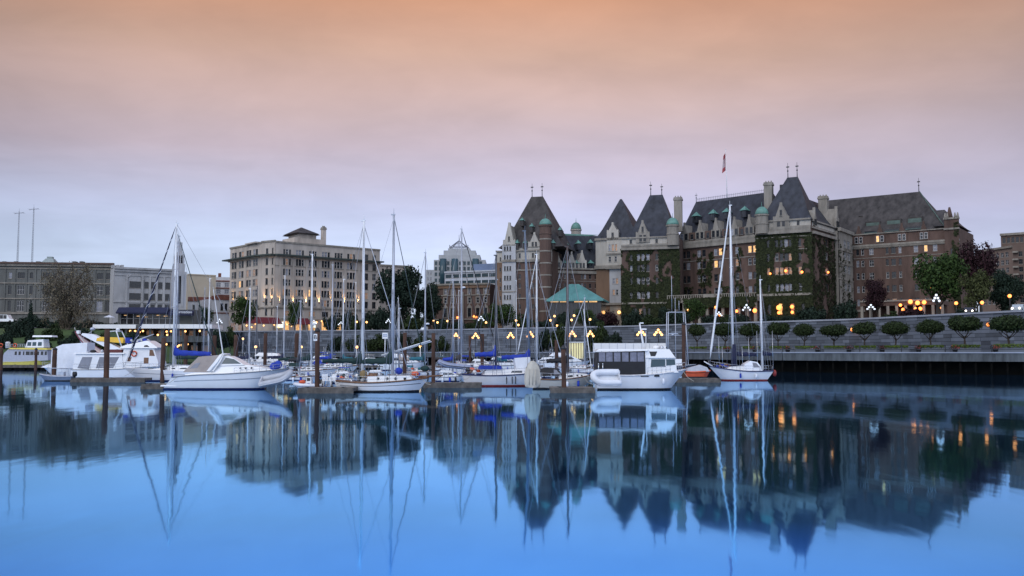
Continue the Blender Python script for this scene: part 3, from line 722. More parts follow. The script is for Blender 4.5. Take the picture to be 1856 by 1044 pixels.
# ground-floor veranda in front of the central block
V = H.blk(1210, 226, 1372, 214); m = V.mb()
za, zb = 0, V.z(1290, 541)
m.box(0, V.len, 0, 8, zb - 1.1, zb, 0); m.box(0, V.len, -.3, 8, zb, zb + .35, 0)
nv = 11
for i in range(nv + 1): x = .5 + (V.len - 1) * i / nv; m.box(x - .45, x + .45, .1, 1.0, 0, zb - 1.1, 0)
m.box(0, V.len, 6, 6.4, 0, zb - 1.1, 1); m.box(V.len * .42, V.len * .55, -.5, -.2, zb + .35, zb + 1.5, 0)
for i in range(40): x = V.len * i / 40; m.box(x, x + .25, -.2, 0, zb + .35, zb + 1.3, 0)
m.box(0, V.len, -.25, .05, zb + 1.3, zb + 1.5, 0)
H.part(m, 'veranda', [stone_trim, brick_dark])
T = H.blk(1560, 222, 1712, 212); m = T.mb(); zb = T.z(1640, 546)
m.box(0, T.len, 0, 10, zb - 1.3, zb, 1); m.box(0, T.len, -.4, 10, zb, zb + .5, 0)
for i in range(10): x = .5 + (T.len - 1) * i / 9; m.box(x - .4, x + .4, .1, .9, 0, zb - 1.3, 0)
m.box(0, T.len, 7, 7.4, 0, zb - 1.3, 1)
H.part(m, 'terrace', [stone_trim, brick_dark])
H.finish(100)
# lit lanterns fixed to the hotel front
for bk, w, px, py, r_ in ((V, -.6, 1297, 557, .45), (V, -.6, 1335, 564, .5), (V, -.6, 1368, 563, .7), (V, -.6, 1304, 571, .4), (F, -.9, 1411.5, 557.5, .8), (F, -.9, 1435.5, 556, .6), (F, -.9, 1411.5, 567, .5), (F, -.9, 1436, 566, .5),
                  (F, -.5, 1396, 496, .35), (F, -.5, 1424, 491, .45), (F, -.5, 1453.5, 493, .42), (G, -.5, 1501, 493.5, .38), (C, -.9, 1122, 566, .6), (V, -.5, 1247, 562, .35),
                  (T, -.6, 1650, 547, .7), (T, -.6, 1663, 549, .7), (T, -.6, 1675, 548, .65), (T, -1.5, 1632, 553, .5), (T, -1.5, 1637, 561.5, .6), (T, -1.5, 1659, 559, .4), (T, -1.5, 1668, 559.5, .6), (T, -.6, 1684, 522, .6), (T, -1.5, 1703, 558, .4)):
    u, z = bk.pos(px, py, w); lm = MB(); lm.ball((0, 0, 0), r_, 8, 6); lm.tube([(0, 0, 0), (0, .7, .1)], .07, 5, 1)
    lm.build('wall_lamp', [globe_red if px > 1290 else globe_warm, iron], H.t, bk.M @ Vector((u, w, z)), bk.a)
# ivy: one climbing plant per wall it covers
def ivy_obj(parts, label):
    t = None
    mb_all = MB()
    for p in parts: mb_all.v += [v + H.R for v in p.v]; 
    o = 0
    for p in parts: mb_all.f += [[i + o for i in f_] for f_ in p.f]; mb_all.mi += p.mi; mb_all.sm += p.sm; o += len(p.v)
    tag(mb_all.build('ivy', leaf_ivy), label, 'ivy', 'ivy climbing the hotel')
ivy_obj([Dk.ivy(1127, 1232, 450, None, 9500, od, ref=1166, seed=2, thresh=.32)], 'ivy covering the hotel pavilion left of the veranda')
ivy_obj([E.ivy(1231, 1374, 458, None, 3600, oe + og, ref=1242, seed=5, thresh=.50)], 'patchy ivy on the long central brick front of the hotel')
ivy_obj([F.ivy(1372, 1473, 424, None, 10500, of + ofg, ref=1418, seed=9, thresh=.18), G.ivy(1472, 1524, 424, None, 3600, ogs, ref=1472, seed=12, thresh=.3)], 'thick ivy wrapping the tallest hotel tower round its corner')
ivy_obj([V.ivy(1210, 1372, 540, 557, 2600, (), ref=1290, seed=14, thresh=.25, off=-.3)], 'ivy hanging over the hotel veranda roof')
ivy_obj([Bq.ivy(1522, 1547, 440, None, 500, obq, ref=1535, seed=17, thresh=.5)], 'thin ivy on the pale stone bay beside the tallest tower')
ivy_obj([K.ivy(1730, 1742, 415, None, 700, (), ref=1580, seed=19, thresh=.35, off=-1.0)], 'ivy strip on the right end of the hotel')
# flag
fp = thing('flagpole', 'tall white flagpole with a red and white flag on the hotel roof ridge', 'flagpole', H.R)
u, z = E.pos(1318, 358, 12); zt = E.z(1315, 271, 12); c = E.M @ Vector((u, 12, 0)); m = MB()
m.tube([(c.x, c.y, z - 2), (c.x - .3, c.y, zt)], [.16, .06], 6); m.ball((c.x - .3, c.y, zt), .18); m.build('pole', spar_white, fp)
m = MB(); ft, fb = zt - 1.2, zt - 7.6
rows_ = []
for i in range(9):
    t = i / 8; rows_.append([(c.x - .35 - 1.3 * s_ * (.55 + .45 * t), c.y + .35 * math.sin(s_ * 7 + t * 2), ft + (fb - ft) * t - s_ * 1.1) for s_ in (0, .34, .67, 1)])
for i in range(8):
    for j in range(3): m.add([rows_[i][j], rows_[i][j+1], rows_[i+1][j+1], rows_[i+1][j]], [(0, 1, 2, 3)], 1 if 2 <= i <= 5 and j else 0, True)
m.build('flag', [M('red flag cloth', (.30, .05, .06), .8), M('white flag cloth', (.42, .34, .36), .8)], fp)

# green-roofed glass pavilion in front of the hotel
pv = Bld('pavilion', 'low glazed pavilion under a wide pale green copper roof', 'pavilion', 990, 224)
b = pv.blk(990, 222, 1094, 219); m = b.mb(); zb = b.z(1040, 543); dp = 16
u0, u1 = 0, b.len; uc, zt = b.pos(1042, 516, dp / 2)
m.loft([[(u0, 0, zb - .5), (u1, 0, zb - .5), (u1, dp, zb - .5), (u0, dp, zb - .5)], [(u0, 0, zb), (u1, 0, zb), (u1, dp, zb), (u0, dp, zb)], [(uc - 1.6, dp/2 - 1.6, zt), (uc + 1.6, dp/2 - 1.6, zt), (uc + 1.6, dp/2 + 1.6, zt), (uc - 1.6, dp/2 + 1.6, zt)]], 0, True, False, True)
for i in range(1, 26):       # standing seams
    t = i / 26; a_ = Vector((u0 + (u1 - u0) * t, 0, zb + .03)); b_ = Vector((uc - 1.6 + 3.2 * t, dp/2 - 1.6, zt + .03)); m.tube([a_, b_], .07, 4, 0, smooth=False)
pv.part(m, 'roof', copper_sheet)
m = b.mb()
for i in range(14): x = 1 + (u1 - 2) * i / 13; m.box(x - .12, x + .12, 1, 1.25, 0, zb - .5)
m.box(1, u1 - 1, 1, 1.2, zb - 1.0, zb - .5); m.box(1, u1 - 1, .95, 1.25, 0, 3.2); pv.part(m, 'frame', frame_d)
m = b.mb(); m.add([(1, 1.15, 3.2), (u1 - 1, 1.15, 3.2), (u1 - 1, 1.15, zb - 1), (1, 1.15, zb - 1)], [(0, 1, 2, 3)]); m.box(1, u1 - 1, 1.3, dp - 1, 0, zb - .6); pv.part(m, 'glazing', glass)
for px in (1005, 1022, 1048, 1058, 1075):
    m = MB(); m.box(-1.3, 1.3, -.08, .08, 0, .9); u, z = b.pos(px, 545.5, .85); m.build('lit_panel', glass_lit, pv.t, b.M @ Vector((u, .85, z - .4)), b.a)

def uplight(root, loc, bk):     # the beam of one of the wall lamps washing the stone above it
    d = bpy.data.lights.new('uplight', 'SPOT'); d.energy = 2200; d.color = (1, .55, .2); d.spot_size = math.radians(50); d.spot_blend = .8; d.shadow_soft_size = .12
    o = bpy.data.objects.new('uplight', d); COL.objects.link(o); o.parent = root; o.location = loc
    v = Vector((-bk.n_.x * -.12, -bk.n_.y * -.12, 1)); o.rotation_euler = v.to_track_quat('-Z', 'Y').to_euler()
# ============================================================ pale corner hotel, left
Q = Bld('corner_hotel', 'pale stone eight storey corner hotel with a dark cornice and a roof lantern', 'hotel', 490, 262)
R1 = Q.blk(498, 262, 688, 284); R2 = Q.blk(416, 280, 473, 265); R3 = Q.blk(473, 265, 498, 262)
mixQ = lambda r: r.choices(['d', 'D', 'c', 'l', 'w'], [5, 3, 1.5, .35, 1])[0]
CW = [cream_wall, stone_trim, dark_trim]
m = R1.mb(); rf = 520; ow = []
for c in (519.5, 543, 566.5, 590, 613, 636):
    for j, row in enumerate((456.5, 474.5, 493, 512, 530, 547.5)):
        for d_ in (-5.2, 0, 5.2): ow.append(R1.op(c + d_, row, 4.8 if d_ == 0 else 3.8, 12 if j else 9.5, mixQ(Q.rng), rf))
for c in (664, 678):
    for j, row in enumerate((456.5, 474.5, 493, 512, 530, 547.5)): ow.append(R1.op(c, row, 6.5, 12, mixQ(Q.rng), rf))
og2 = [R1.op(c, 568, 11, 9, Q.rng.choice('dwD'), rf) for c in (519.5, 543, 566.5, 590, 613, 636, 664)]
og3 = [R1.op(c, 590, 12, 17, 'l' if c < 620 else 'w', rf) for c in (519.5, 543, 566.5, 590, 613, 642, 664)]
R1.wall(m, 498, 688, 440, None, ow + og2 + og3, 0, ref=rf); R1.core(m, 498, 688, 440, 34, 0, ref=rf)
for y0, y1, p in ((438, 441, .4), (464.5, 467, .9), (556, 558.5, .6), (577, 579.5, .5), (481.5, 483, .2)): R1.band(m, 498, 688, y0, y1, p, 1, ref=rf)
for c in (507, 531, 555, 578.5, 602, 624.5, 650, 686): R1.band(m, c - 1.6, c + 1.6, 467, 556, .3, 0, ref=rf)
R1.band(m, 497, 690.5, 462, 464.5, 2.4, 2, ref=rf)
m2 = R2.mb(); rf2 = 470; o2 = []
for c in (423.5, 436.5, 450, 462):
    for j, row in enumerate((456.5, 474.5, 493, 511, 530, 548)):
        for d_ in (-2.3, 2.3): o2.append(R2.op(c + d_, row + 0, 4.0, 12, mixQ(Q.rng), rf2))
o2 += [R2.op(c, 568, 6, 9, 'd', rf2) for c in (423.5, 436.5, 450, 462)] + [R2.op(c, 590, 8, 15, 'w', rf2) for c in (423.5, 436.5, 450, 462)]
R2.wall(m2, 416, 473, 441, None, o2, 0, ref=rf2); R2.core(m2, 416, 473, 441, 30, 0, ref=rf2)
for y0, y1, p in ((439, 442, .4), (465, 467.5, .9), (557, 559.5, .6)): R2.band(m2, 416, 473, y0, y1, p, 1, ref=rf2)
R2.band(m2, 411, 474, 462.6, 465, 2.4, 2, ref=rf2)
m3 = R3.mb(); o3 = R3.grid([483, 494], [456, 474, 492, 510, 529, 547, 566], 4.4, 12, 'd', ref=485)
R3.wall(m3, 473, 498, 437, None, o3, 0, ref=485); R3.core(m3, 473, 498, 437, 20, 0, ref=485)
for y0, y1, p in ((436, 439, .4), (464, 466.5, .9), (556, 558.5, .6)): R3.band(m3, 473, 498, y0, y1, p, 1, ref=485)
R3.band(m3, 472, 499, 461.5, 464, 2.4, 2, ref=485)
for x in (m2, m3):
    o = len(m.v)
    m.v += x.v; m.f += [[i + o for i in f_] for f_ in x.f]; m.mi += x.mi; m.sm += x.sm
Q.part(m, 'wall', CW)
Q.finish(100)
m = R1.mb(); w = 20
def pbox(b_, m_, pa, pb, yt, yb, w0, w1, mi=0):
    u0, z1 = b_.pos(pa, yt, w0); u1, z0 = b_.pos(pb, yb, w0); m_.box(u0, u1, w0, w1, z0, z1, mi)
pbox(R1, m, 543, 573, 423, 442, 14, 24, 0); pbox(R1, m, 534, 590, 430, 444, 13.5, 24.6, 0); pbox(R1, m, 463, 540, 437.5, 446, 10, 20, 0)
Q.part(m, 'penthouse', [cream_wall])
m = R1.mb(); u0, z0 = R1.pos(537, 423, 13); u1 = R1.pos(579, 423, 13)[0]; z1 = R1.z(558, 413.5, 19)
m.taper((u0, u1, 12.2, 26), z0, (u0 + 1, u1 - 1, 13, 25), z0 + .4); m.taper((u0 + .2, u1 - .2, 12.4, 25.8), z0 + .4, ((u0+u1)/2 - .2, (u0+u1)/2 + .2, 18.8, 19.2), z1); Q.part(m, 'lantern_roof', slate_brown)
R1.chimney(586.5, 6.5, 412, 446, 18, 2, cream_wall)
for pa, pb, mt in ((440, 505, red_paint), (536, 558, red_paint)):
    u0, u1 = R1.u(pa), R1.u(pb); m = R1.mb(); za, zb = R1.z(rf, 588), R1.z(rf, 576)
    m.prism([(-4.2, za), (-.35, za), (-.35, zb)], u0, u1, 'x'); Q.part(m, 'awning', M('dark red awning', (.12, .012, .02), .8))
for bk, px, py in [(R1, p, 549) for p in (507, 531, 555, 578.5, 602, 624.5, 650)] + [(R3, 477, 547), (R2, 443, 549), (R2, 420, 549), (R3, 490, 547)]:
    u, z = bk.pos(px, py, -.6); lm = MB(); lm.lathe([(.12, -.35), (.26, .1), (.3, .12)], (0, 0, 0), 8, 1); lm.lathe([(.27, .13), (.05, .16)], (0, 0, 0), 8, 0); lm.box(-.06, .06, 0, .5, -.2, -.1, 1); lm.build('wall_lamp', [globe_warm, iron], Q.t, bk.M @ Vector((u, -.62, z)), bk.a); uplight(Q.t, bk.M @ Vector((u, -.60, z + .25)), bk)
for px, py in ((447, 590), (456, 593), (463, 587), (478, 590), (497, 589), (505, 593), (520, 588), (528, 591), (545, 590), (560, 588), (574, 584), (583, 582), (590, 588), (598, 585), (606, 587), (612, 592)):
    u, z = R1.pos(px, py, -1.2); lm = MB(); lm.ball((0, 0, 0), .32, 6, 4); lm.tube([(0, 0, 0), (0, .9, .2)], .05, 4, 1); lm.build('shop_lamp', [globe_warm, iron], Q.t, R1.M @ Vector((u, -1.2, z)), R1.a)
for px, w_ in ((508, 3.2), (567, 2.4)):
    u, z = R1.pos(px, 588, -.9); m = R1.mb(); m.box(u - w_/2, u + w_/2, -.95, -.75, z - 1.3, z + 1.0); Q.part(m, 'lit_sign', M('lit white panel', (.9, .95, .85), .4, 0, emit=1.0))
# building behind it on the right
q2 = Bld('annex_building', 'plain tan building half hidden behind the pale corner hotel', 'building', 690, 300)
b = q2.blk(686, 300, 745, 306); m = b.mb(); o = b.grid([694, 702, 712, 722], [491, 508, 525, 545], 4, 9, 'd', ref=690)
b.wall(m, 686, 745, 480, None, o, 0, ref=690); b.core(m, 686, 745, 480, 20, 0, ref=690); b.band(m, 686, 745, 479, 482, .4, 1, ref=690); q2.part(m, 'wall', [cream_wall, stone_trim]); q2.finish()

# ============================================================ customs house and its white neighbour
Pq = Bld('post_office', 'long grey sandstone office block with a rust coloured cornice at the far left', 'building', 0, 272)
b = Pq.blk(-120, 256, 206, 262); m = b.mb(); rf = 20; o = []
for c, pw in ((-60, 6), (-40, 12), (18, 6), (38, 13), (56.5, 6), (84, 13), (101, 6), (127, 13), (146, 6), (181, 11), (198, 11)):
    for j, (row, ph) in enumerate(((499, 11), (525.5, 16), (554.5, 19))): o.append(b.op(c, row, pw, ph, Pq.rng.choice('ddddDdc'), rf))
b.wall(m, -120, 206, 478, None, o, 0, ref=rf); b.core(m, -120, 206, 478, 30, 0, ref=rf)
for y0, y1, p, mi in ((475, 478, 1.4, 2), (478, 482, .8, 1), (485, 487, .3, 1), (512, 514, .35, 1), (540, 542, .35, 1), (566, 569, .5, 1)): b.band(m, -120, 206, y0, y1, p, mi, ref=rf)
for c in (9, 27, 48, 64, 73, 95, 110, 137, 155, 172, 190, 204): b.band(m, c - 1, c + 1, 487, 566, .25, 0, ref=rf)
Pq.part(m, 'wall', [stone_grey, stone_trim, M('rust cornice', (.10, .062, .05), .85, .3)]); Pq.finish()
m = b.mb(); u, z = b.pos(91, 478, 14); m.taper((u - 4.4, u + 4.4, 10, 18), z - 2, (u - 1.3, u + 1.3, 12.7, 15.3), b.z(91, 469, 14)); m.box(u - 1, u + 1, 13, 15, z - 1, b.z(91, 465.5, 14)); Pq.part(m, 'roof_lantern', M('pale lead roof', (.26, .31, .31), .6))
m = b.mb()
for px in (28, 7, 68, 147, 134): pbox(b, m, px - 3, px + 3, 473.5, 478, 8, 11)
Pq.part(m, 'chimney', [stone_grey])
for px, yt, lab in ((33.5, 383, 'shorter lattice radio mast with a cross bar on the grey office roof'), (60, 376, 'taller lattice radio mast with a cross bar on the grey office roof')):
    u, z = b.pos(px - 2, 476, 10); zt = b.z(px, yt, 10); c = b.M @ Vector((u, 10, 0)) + Pq.R
    t = thing('radio_mast', lab, 'antenna', (c.x, c.y, ZG + z)); h = zt - z; m = MB()
    for k in range(3):
        a = k * 2.094; m.tube([(.35 * math.cos(a), .35 * math.sin(a), 0), (.18 * math.cos(a), .18 * math.sin(a), h)], .05, 4)
    for i in range(int(h / .9)):
        r_ = .35 - .17 * i * .9 / h
        for k in range(3): a, a2 = k * 2.094, (k + 1) * 2.094; m.tube([(r_*math.cos(a), r_*math.sin(a), i*.9), (r_*math.cos(a2), r_*math.sin(a2), i*.9 + .9)], .025, 3)
    m.build('lattice', wire, t); m = MB(); hw = 9 * 260 * S / FPX; m.tube([(-hw, 0, h - 1), (hw, 0, h - .4)], .07, 4); m.tube([(0, 0, h), (0, 0, h + 1.2)], .05, 4)
    for k in range(7): x = -hw + hw * 2 * k / 6; m.tube([(x, -1.0, h - .7), (x, 1.0, h - .7)], .035, 3)
    m.build('antenna_bar', wire, t)
Wq = Bld('white_office', 'white stone office with arched top windows beside the grey office block', 'building', 206, 258)
b = Wq.blk(206, 257, 322, 266); m = b.mb(); rf = 215; o = []
for c, pw in ((245, 21), (265.5, 8), (277.5, 8), (290.5, 8), (304, 9)):
    for row, ph in ((515, 12), (536.5, 12), (555, 9)): o.append(b.op(c, row, pw, ph, 'd', rf))
b.wall(m, 206, 322, 486, None, o, 0, ref=rf); b.core(m, 206, 322, 486, 26, 0, ref=rf)
for y0, y1, p in ((484, 487.5, 1.3), (488, 492, .7), (497, 499, .3), (546, 548, .4)): b.band(m, 206, 322, y0, y1, p, 0, ref=rf)
for c in (229.5, 258, 271.5, 284, 297, 311): b.band(m, c - 1.5, c + 1.5, 499, 560, .4, 0, ref=rf)
u = b.u(245); R_ = 15 * 257 * S / FPX
m.tube([(u + R_ * math.cos(a * math.pi / 12), -.1, b.z(rf, 508) + R_ * .8 * math.sin(a * math.pi / 12)) for a in range(13)], .3, 4, 0)
for px in (206, 214, 222): pbox(b, m, px - 2.5, px + 2.5, 480, 486, 3, 6)
Wq.part(m, 'wall', [M('pale office stone', (.36, .365, .375), .85, .25, .45, streak=True)]); Wq.finish()
# art deco tower
tw = Bld('deco_tower', 'slim stepped grey art deco tower with a spire cap', 'tower', 325, 205)
b = tw.blk(312, 205, 336, 206); m = b.mb()
def lev(pa, pb, yt, yb, ins, mi=0): pbox(b, m, pa, pb, yt, yb, ins, 12 - ins, mi)
lev(312, 336, 492, 600, 0); lev(314, 335, 478, 493, .5); lev(317.5, 334, 460, 479, 1.2); lev(321, 331, 457, 461, 2.5); lev(324, 330.5, 439, 458, 3.6)
for px in (319.5, 324.5, 329.5): pbox(b, m, px - 1.2, px + 1.2, 463, 477, 1.1, 2, 1)
for px in (317, 331): pbox(b, m, px - .8, px + .8, 496, 556, -.25, .2, 0)
pbox(b, m, 322, 327, 500, 550, -.06, .2, 1)
tw.part(m, 'shaft', [M('pale grey tower stone', (.36, .365, .38), .85, .22, .4, streak=True), dark_void])
# beige blank block and others up the street
def simple(name, label, cat, px1, D1, px2, D2, ytop, cols, rows, pw, ph, mats, sty='d', depth=18, mix=None, bands=(), ref=None):
    g = Bld(name, label, cat, px1, D1); b = g.blk(px1, D1, px2, D2); m = b.mb(); rf = ref or px1
    o = b.grid(cols, rows, pw, ph, sty, ref=rf, mix=mix)
    b.wall(m, px1, px2, ytop, None, o, 0, ref=rf); b.core(m, px1, px2, ytop, depth, 0, ref=rf)
    for y0, y1, p in bands: b.band(m, px1, px2, y0, y1, p, min(1, len(mats) - 1), ref=rf)
    g.part(m, 'wall', mats); g.finish(); return g, b
simple('blank_building', 'windowless beige block rising behind the red brick shops', 'building', 339, 330, 391, 336, 497, (), (), 1, 1, [M('beige render', (.50, .44, .34), .9, .1, .2)], bands=((496, 498, .3),))
g, b = simple('street_building', 'narrow grey and red building with banded windows and a roof tank', 'building', 390, 350, 420, 352, 502, (396, 411), (516, 528, 541), 8, 7, [stone_white, brick_red], 'c', bands=((508, 510, .5), (521, 523, .4), (534, 536, .4)))
m = b.mb(); pbox(b, m, 396, 401, 495, 503, 4, 8); g.part(m, 'roof_tank', brick_red)
g, b = simple('brick_shop', 'low red brick shop with white arched windows up the side street', 'shop', 341, 290, 384, 292, 545, (352, 363, 369), (557,), 4.5, 9, [stone_white, brick_red], 'd', bands=((538, 546, .3), (564, 566, .2)))
g, b = simple('street_corner_shop', 'brick corner shop with two tall arched windows beside the pale hotel', 'shop', 384, 280, 417, 283, 541, (403, 410.5), (556,), 5, 13, [stone_white, brick_red], 'd', bands=((536, 543, .4), (566, 568, .3)))
# modern offices behind
OT = Bld('office_tower', 'stepped modern office tower with a wire pyramid on its roof', 'office', 786, 390)
b = OT.blk(772, 390, 882, 390); m = b.mb(); rf = 786
cols = [790 + i * 7.4 for i in range(12)]
o = b.grid(cols, [477, 487, 497, 508, 519, 530], 4.8, 6.5, 'b', ref=rf); o2 = b.grid([776, 781], [495, 505], 3, 5, 'c', ref=rf)
b.wall(m, 786, 880, 471, None, o, 0, ref=rf); b.core(m, 786, 880, 471, 30, 0, ref=rf); b.wall(m, 772, 786, 489, None, o2, 0, ref=rf); b.core(m, 772, 786, 489, 20, 0, ref=rf)
pbox(b, m, 795, 870, 462, 472, 3, 26); pbox(b, m, 804, 862, 454, 463, 5, 24); pbox(b, m, 812, 852, 450, 455, 7, 22)
for c in (803, 824, 862): u = b.u(c); m.tube([(u, 0, b.z(c, 520)), (u, 0, b.z(c, 469))], 2.0, 10, 1, smooth=True)
OT.part(m, 'wall', [M('office concrete', (.34, .36, .38), .8, .12, .3), glass_blue]); OT.finish()
m = b.mb(); ua, z0 = b.pos(815, 450, 8); ub = b.u(848, 450, 8); uc, zt = b.pos(832, 436, 14)
cs = [(ua, 8), (ub, 8), (ub, 20), (ua, 20)]
for i in range(4):
    c, d = cs[i], cs[(i + 1) % 4]; m.tube([(c[0], c[1], z0 + .6), (uc, 14, zt)], .22, 4); m.tube([(c[0], c[1], z0 + .6), (d[0], d[1], z0 + .6)], .3, 4); m.tube([(c[0], c[1], z0 - 1), (c[0], c[1], z0 + 2)], .25, 4)
    for k in (.33, .66): m.tube([(c[0] + (uc - c[0]) * k, c[1] + (14 - c[1]) * k, z0 + .6 + (zt - z0 - .6) * k), (d[0] + (uc - d[0]) * k, d[1] + (14 - d[1]) * k, z0 + .6 + (zt - z0 - .6) * k)], .12, 4)
    for k in (.25, .5, .75): m.tube([(c[0] + (d[0] - c[0]) * k, c[1] + (d[1] - c[1]) * k, z0 + .6), (uc, 14, zt)], .1, 4)
m.tube([(uc, 14, zt), (uc, 14, zt + 3.5)], .12, 4); OT.part(m, 'roof_frame', wire)
g, b = simple('office_block', 'low white office block with long bands of dark windows behind the brick club', 'office', 806, 330, 902, 322, 494, [813 + i * 13.2 for i in range(7)], (501, 513, 526, 540), 11.4, 6.4, [M('white office panel', (.42, .45, .50), .7, .1, .3)], 'b', depth=26, bands=((492.5, 495, .6),))
m = b.mb(); pbox(b, m, 858, 901, 479, 494, 3, 20); g.part(m, 'plant_room', [M('blue grey cladding', (.12, .17, .28), .6, .15, .4)])
# brick club
UC = Bld('brick_club', 'three storey dark brick club with pale window surrounds and a tan cornice', 'building', 789, 262)
b = UC.blk(776, 258, 888, 252); m = b.mb(); rf = 810; o = []
for c in (807.6, 821, 851, 866, 880):
    o += [b.op(c, 529, 4.6, 10, 'c', rf), b.op(c, 545, 4.6, 10, 'D', rf), b.op(c, 567, 6, 16, 'd', rf)]
b.wall(m, 776, 888, 516, None, o, 0, ref=rf); b.core(m, 776, 888, 516, 24, 0, ref=rf)
for y0, y1, p, mi in ((514.5, 517.5, 1.0, 1), (517.5, 523, .5, 2), (535, 536.5, .3, 1), (578, 580, .4, 1)): b.band(m, 776, 888, y0, y1, p, mi, ref=rf)
for q in o:
    for x in (q[0] - .35, q[2] + .02): m.box(x, x + .33, -.14, .1, q[1] - .3, q[3] + .4, 1)
    m.box(q[0] - .35, q[2] + .35, -.16, .1, q[3] + .03, q[3] + .4, 1)
    if q[3] - q[1] > 2.8: uc = (q[0] + q[2]) / 2; m.prism([(q[0] - .35, q[3] + .4), (q[2] + .35, q[3] + .4), (uc, q[3] + 1.6)], -.15, .1, 'y', 1)
b.band(m, 836, 841, 530, 590, .5, 1, ref=rf)
UC.part(m, 'wall', [brick_dark, stone_trim, brick_tan]); UC.finish()
for px, py in ((829, 575.5), (859, 573.5), (863, 575)):
    u, z = b.pos(px, py, -.6); lm = MB(); lm.ball((0, 0, 0), .45, 6, 4); lm.tube([(0, 0, 0), (0, .6, .1)], .06, 4, 1); lm.build('wall_lamp', [globe_red, iron], UC.t, b.M @ Vector((u, -.6, z)), b.a)
# condominium tower, right edge
CT = Bld('apartment_tower', 'tan apartment tower with stacked balconies at the right edge', 'building', 1780, 300)
b = CT.blk(1776, 304, 1838, 290); m = b.mb(); rf = 1820; o = b.grid([1784 + i * 8.6 for i in range(6)], [462, 476, 490, 504, 518, 532, 546], 5.6, 9, 'D', ref=rf)
b.wall(m, 1776, 1838, 450, None, o, 0, ref=rf); b.core(m, 1776, 1838, 450, 26, 0, ref=rf); b.band(m, 1776, 1838, 447.5, 451, 1.0, 1, ref=rf)
CT.part(m, 'wall', [M('tan condo wall', (.20, .15, .125), .85, .15, .4), stone_trim])
b2 = CT.blk(1838, 288, 1930, 280); m = b2.mb(); o = b2.grid([1852, 1862, 1884, 1896, 1910], [460, 474, 488, 502, 516, 530, 544], 7, 9, 'd', ref=1850)
b2.wall(m, 1838, 1930, 443, None, o, 0, ref=1850); b2.core(m, 1838, 1930, 443, 24, 0, ref=1850)
for i in range(8): b2.band(m, 1838, 1848, 455 + i * 13.6, 458 + i * 13.6, 1.8, 1, ref=1850)
CT.part(m, 'wall', [M('brown condo wall', (.12, .085, .07), .85, .15, .4), stone_trim])
b3 = CT.blk(1817, 298, 1930, 288); m = b3.mb(); o = b3.grid([1823 + i * 8 for i in range(12)], [434.5], 5.5, 10, 'd', ref=1840)
zz = b3.z(1840, 447); b3.wall_uz(m, b3.u(1817), b3.u(1930), zz, b3.z(1840, 425), o, 0); m.box(b3.u(1817), b3.u(1930), .32, 14, zz, b3.z(1840, 425), 0); b3.band(m, 1816, 1930, 422, 426, .9, 1, ref=1840)
CT.part(m, 'attic', [M('brown condo wall', (.12, .085, .07)), stone_trim]); CT.finish()

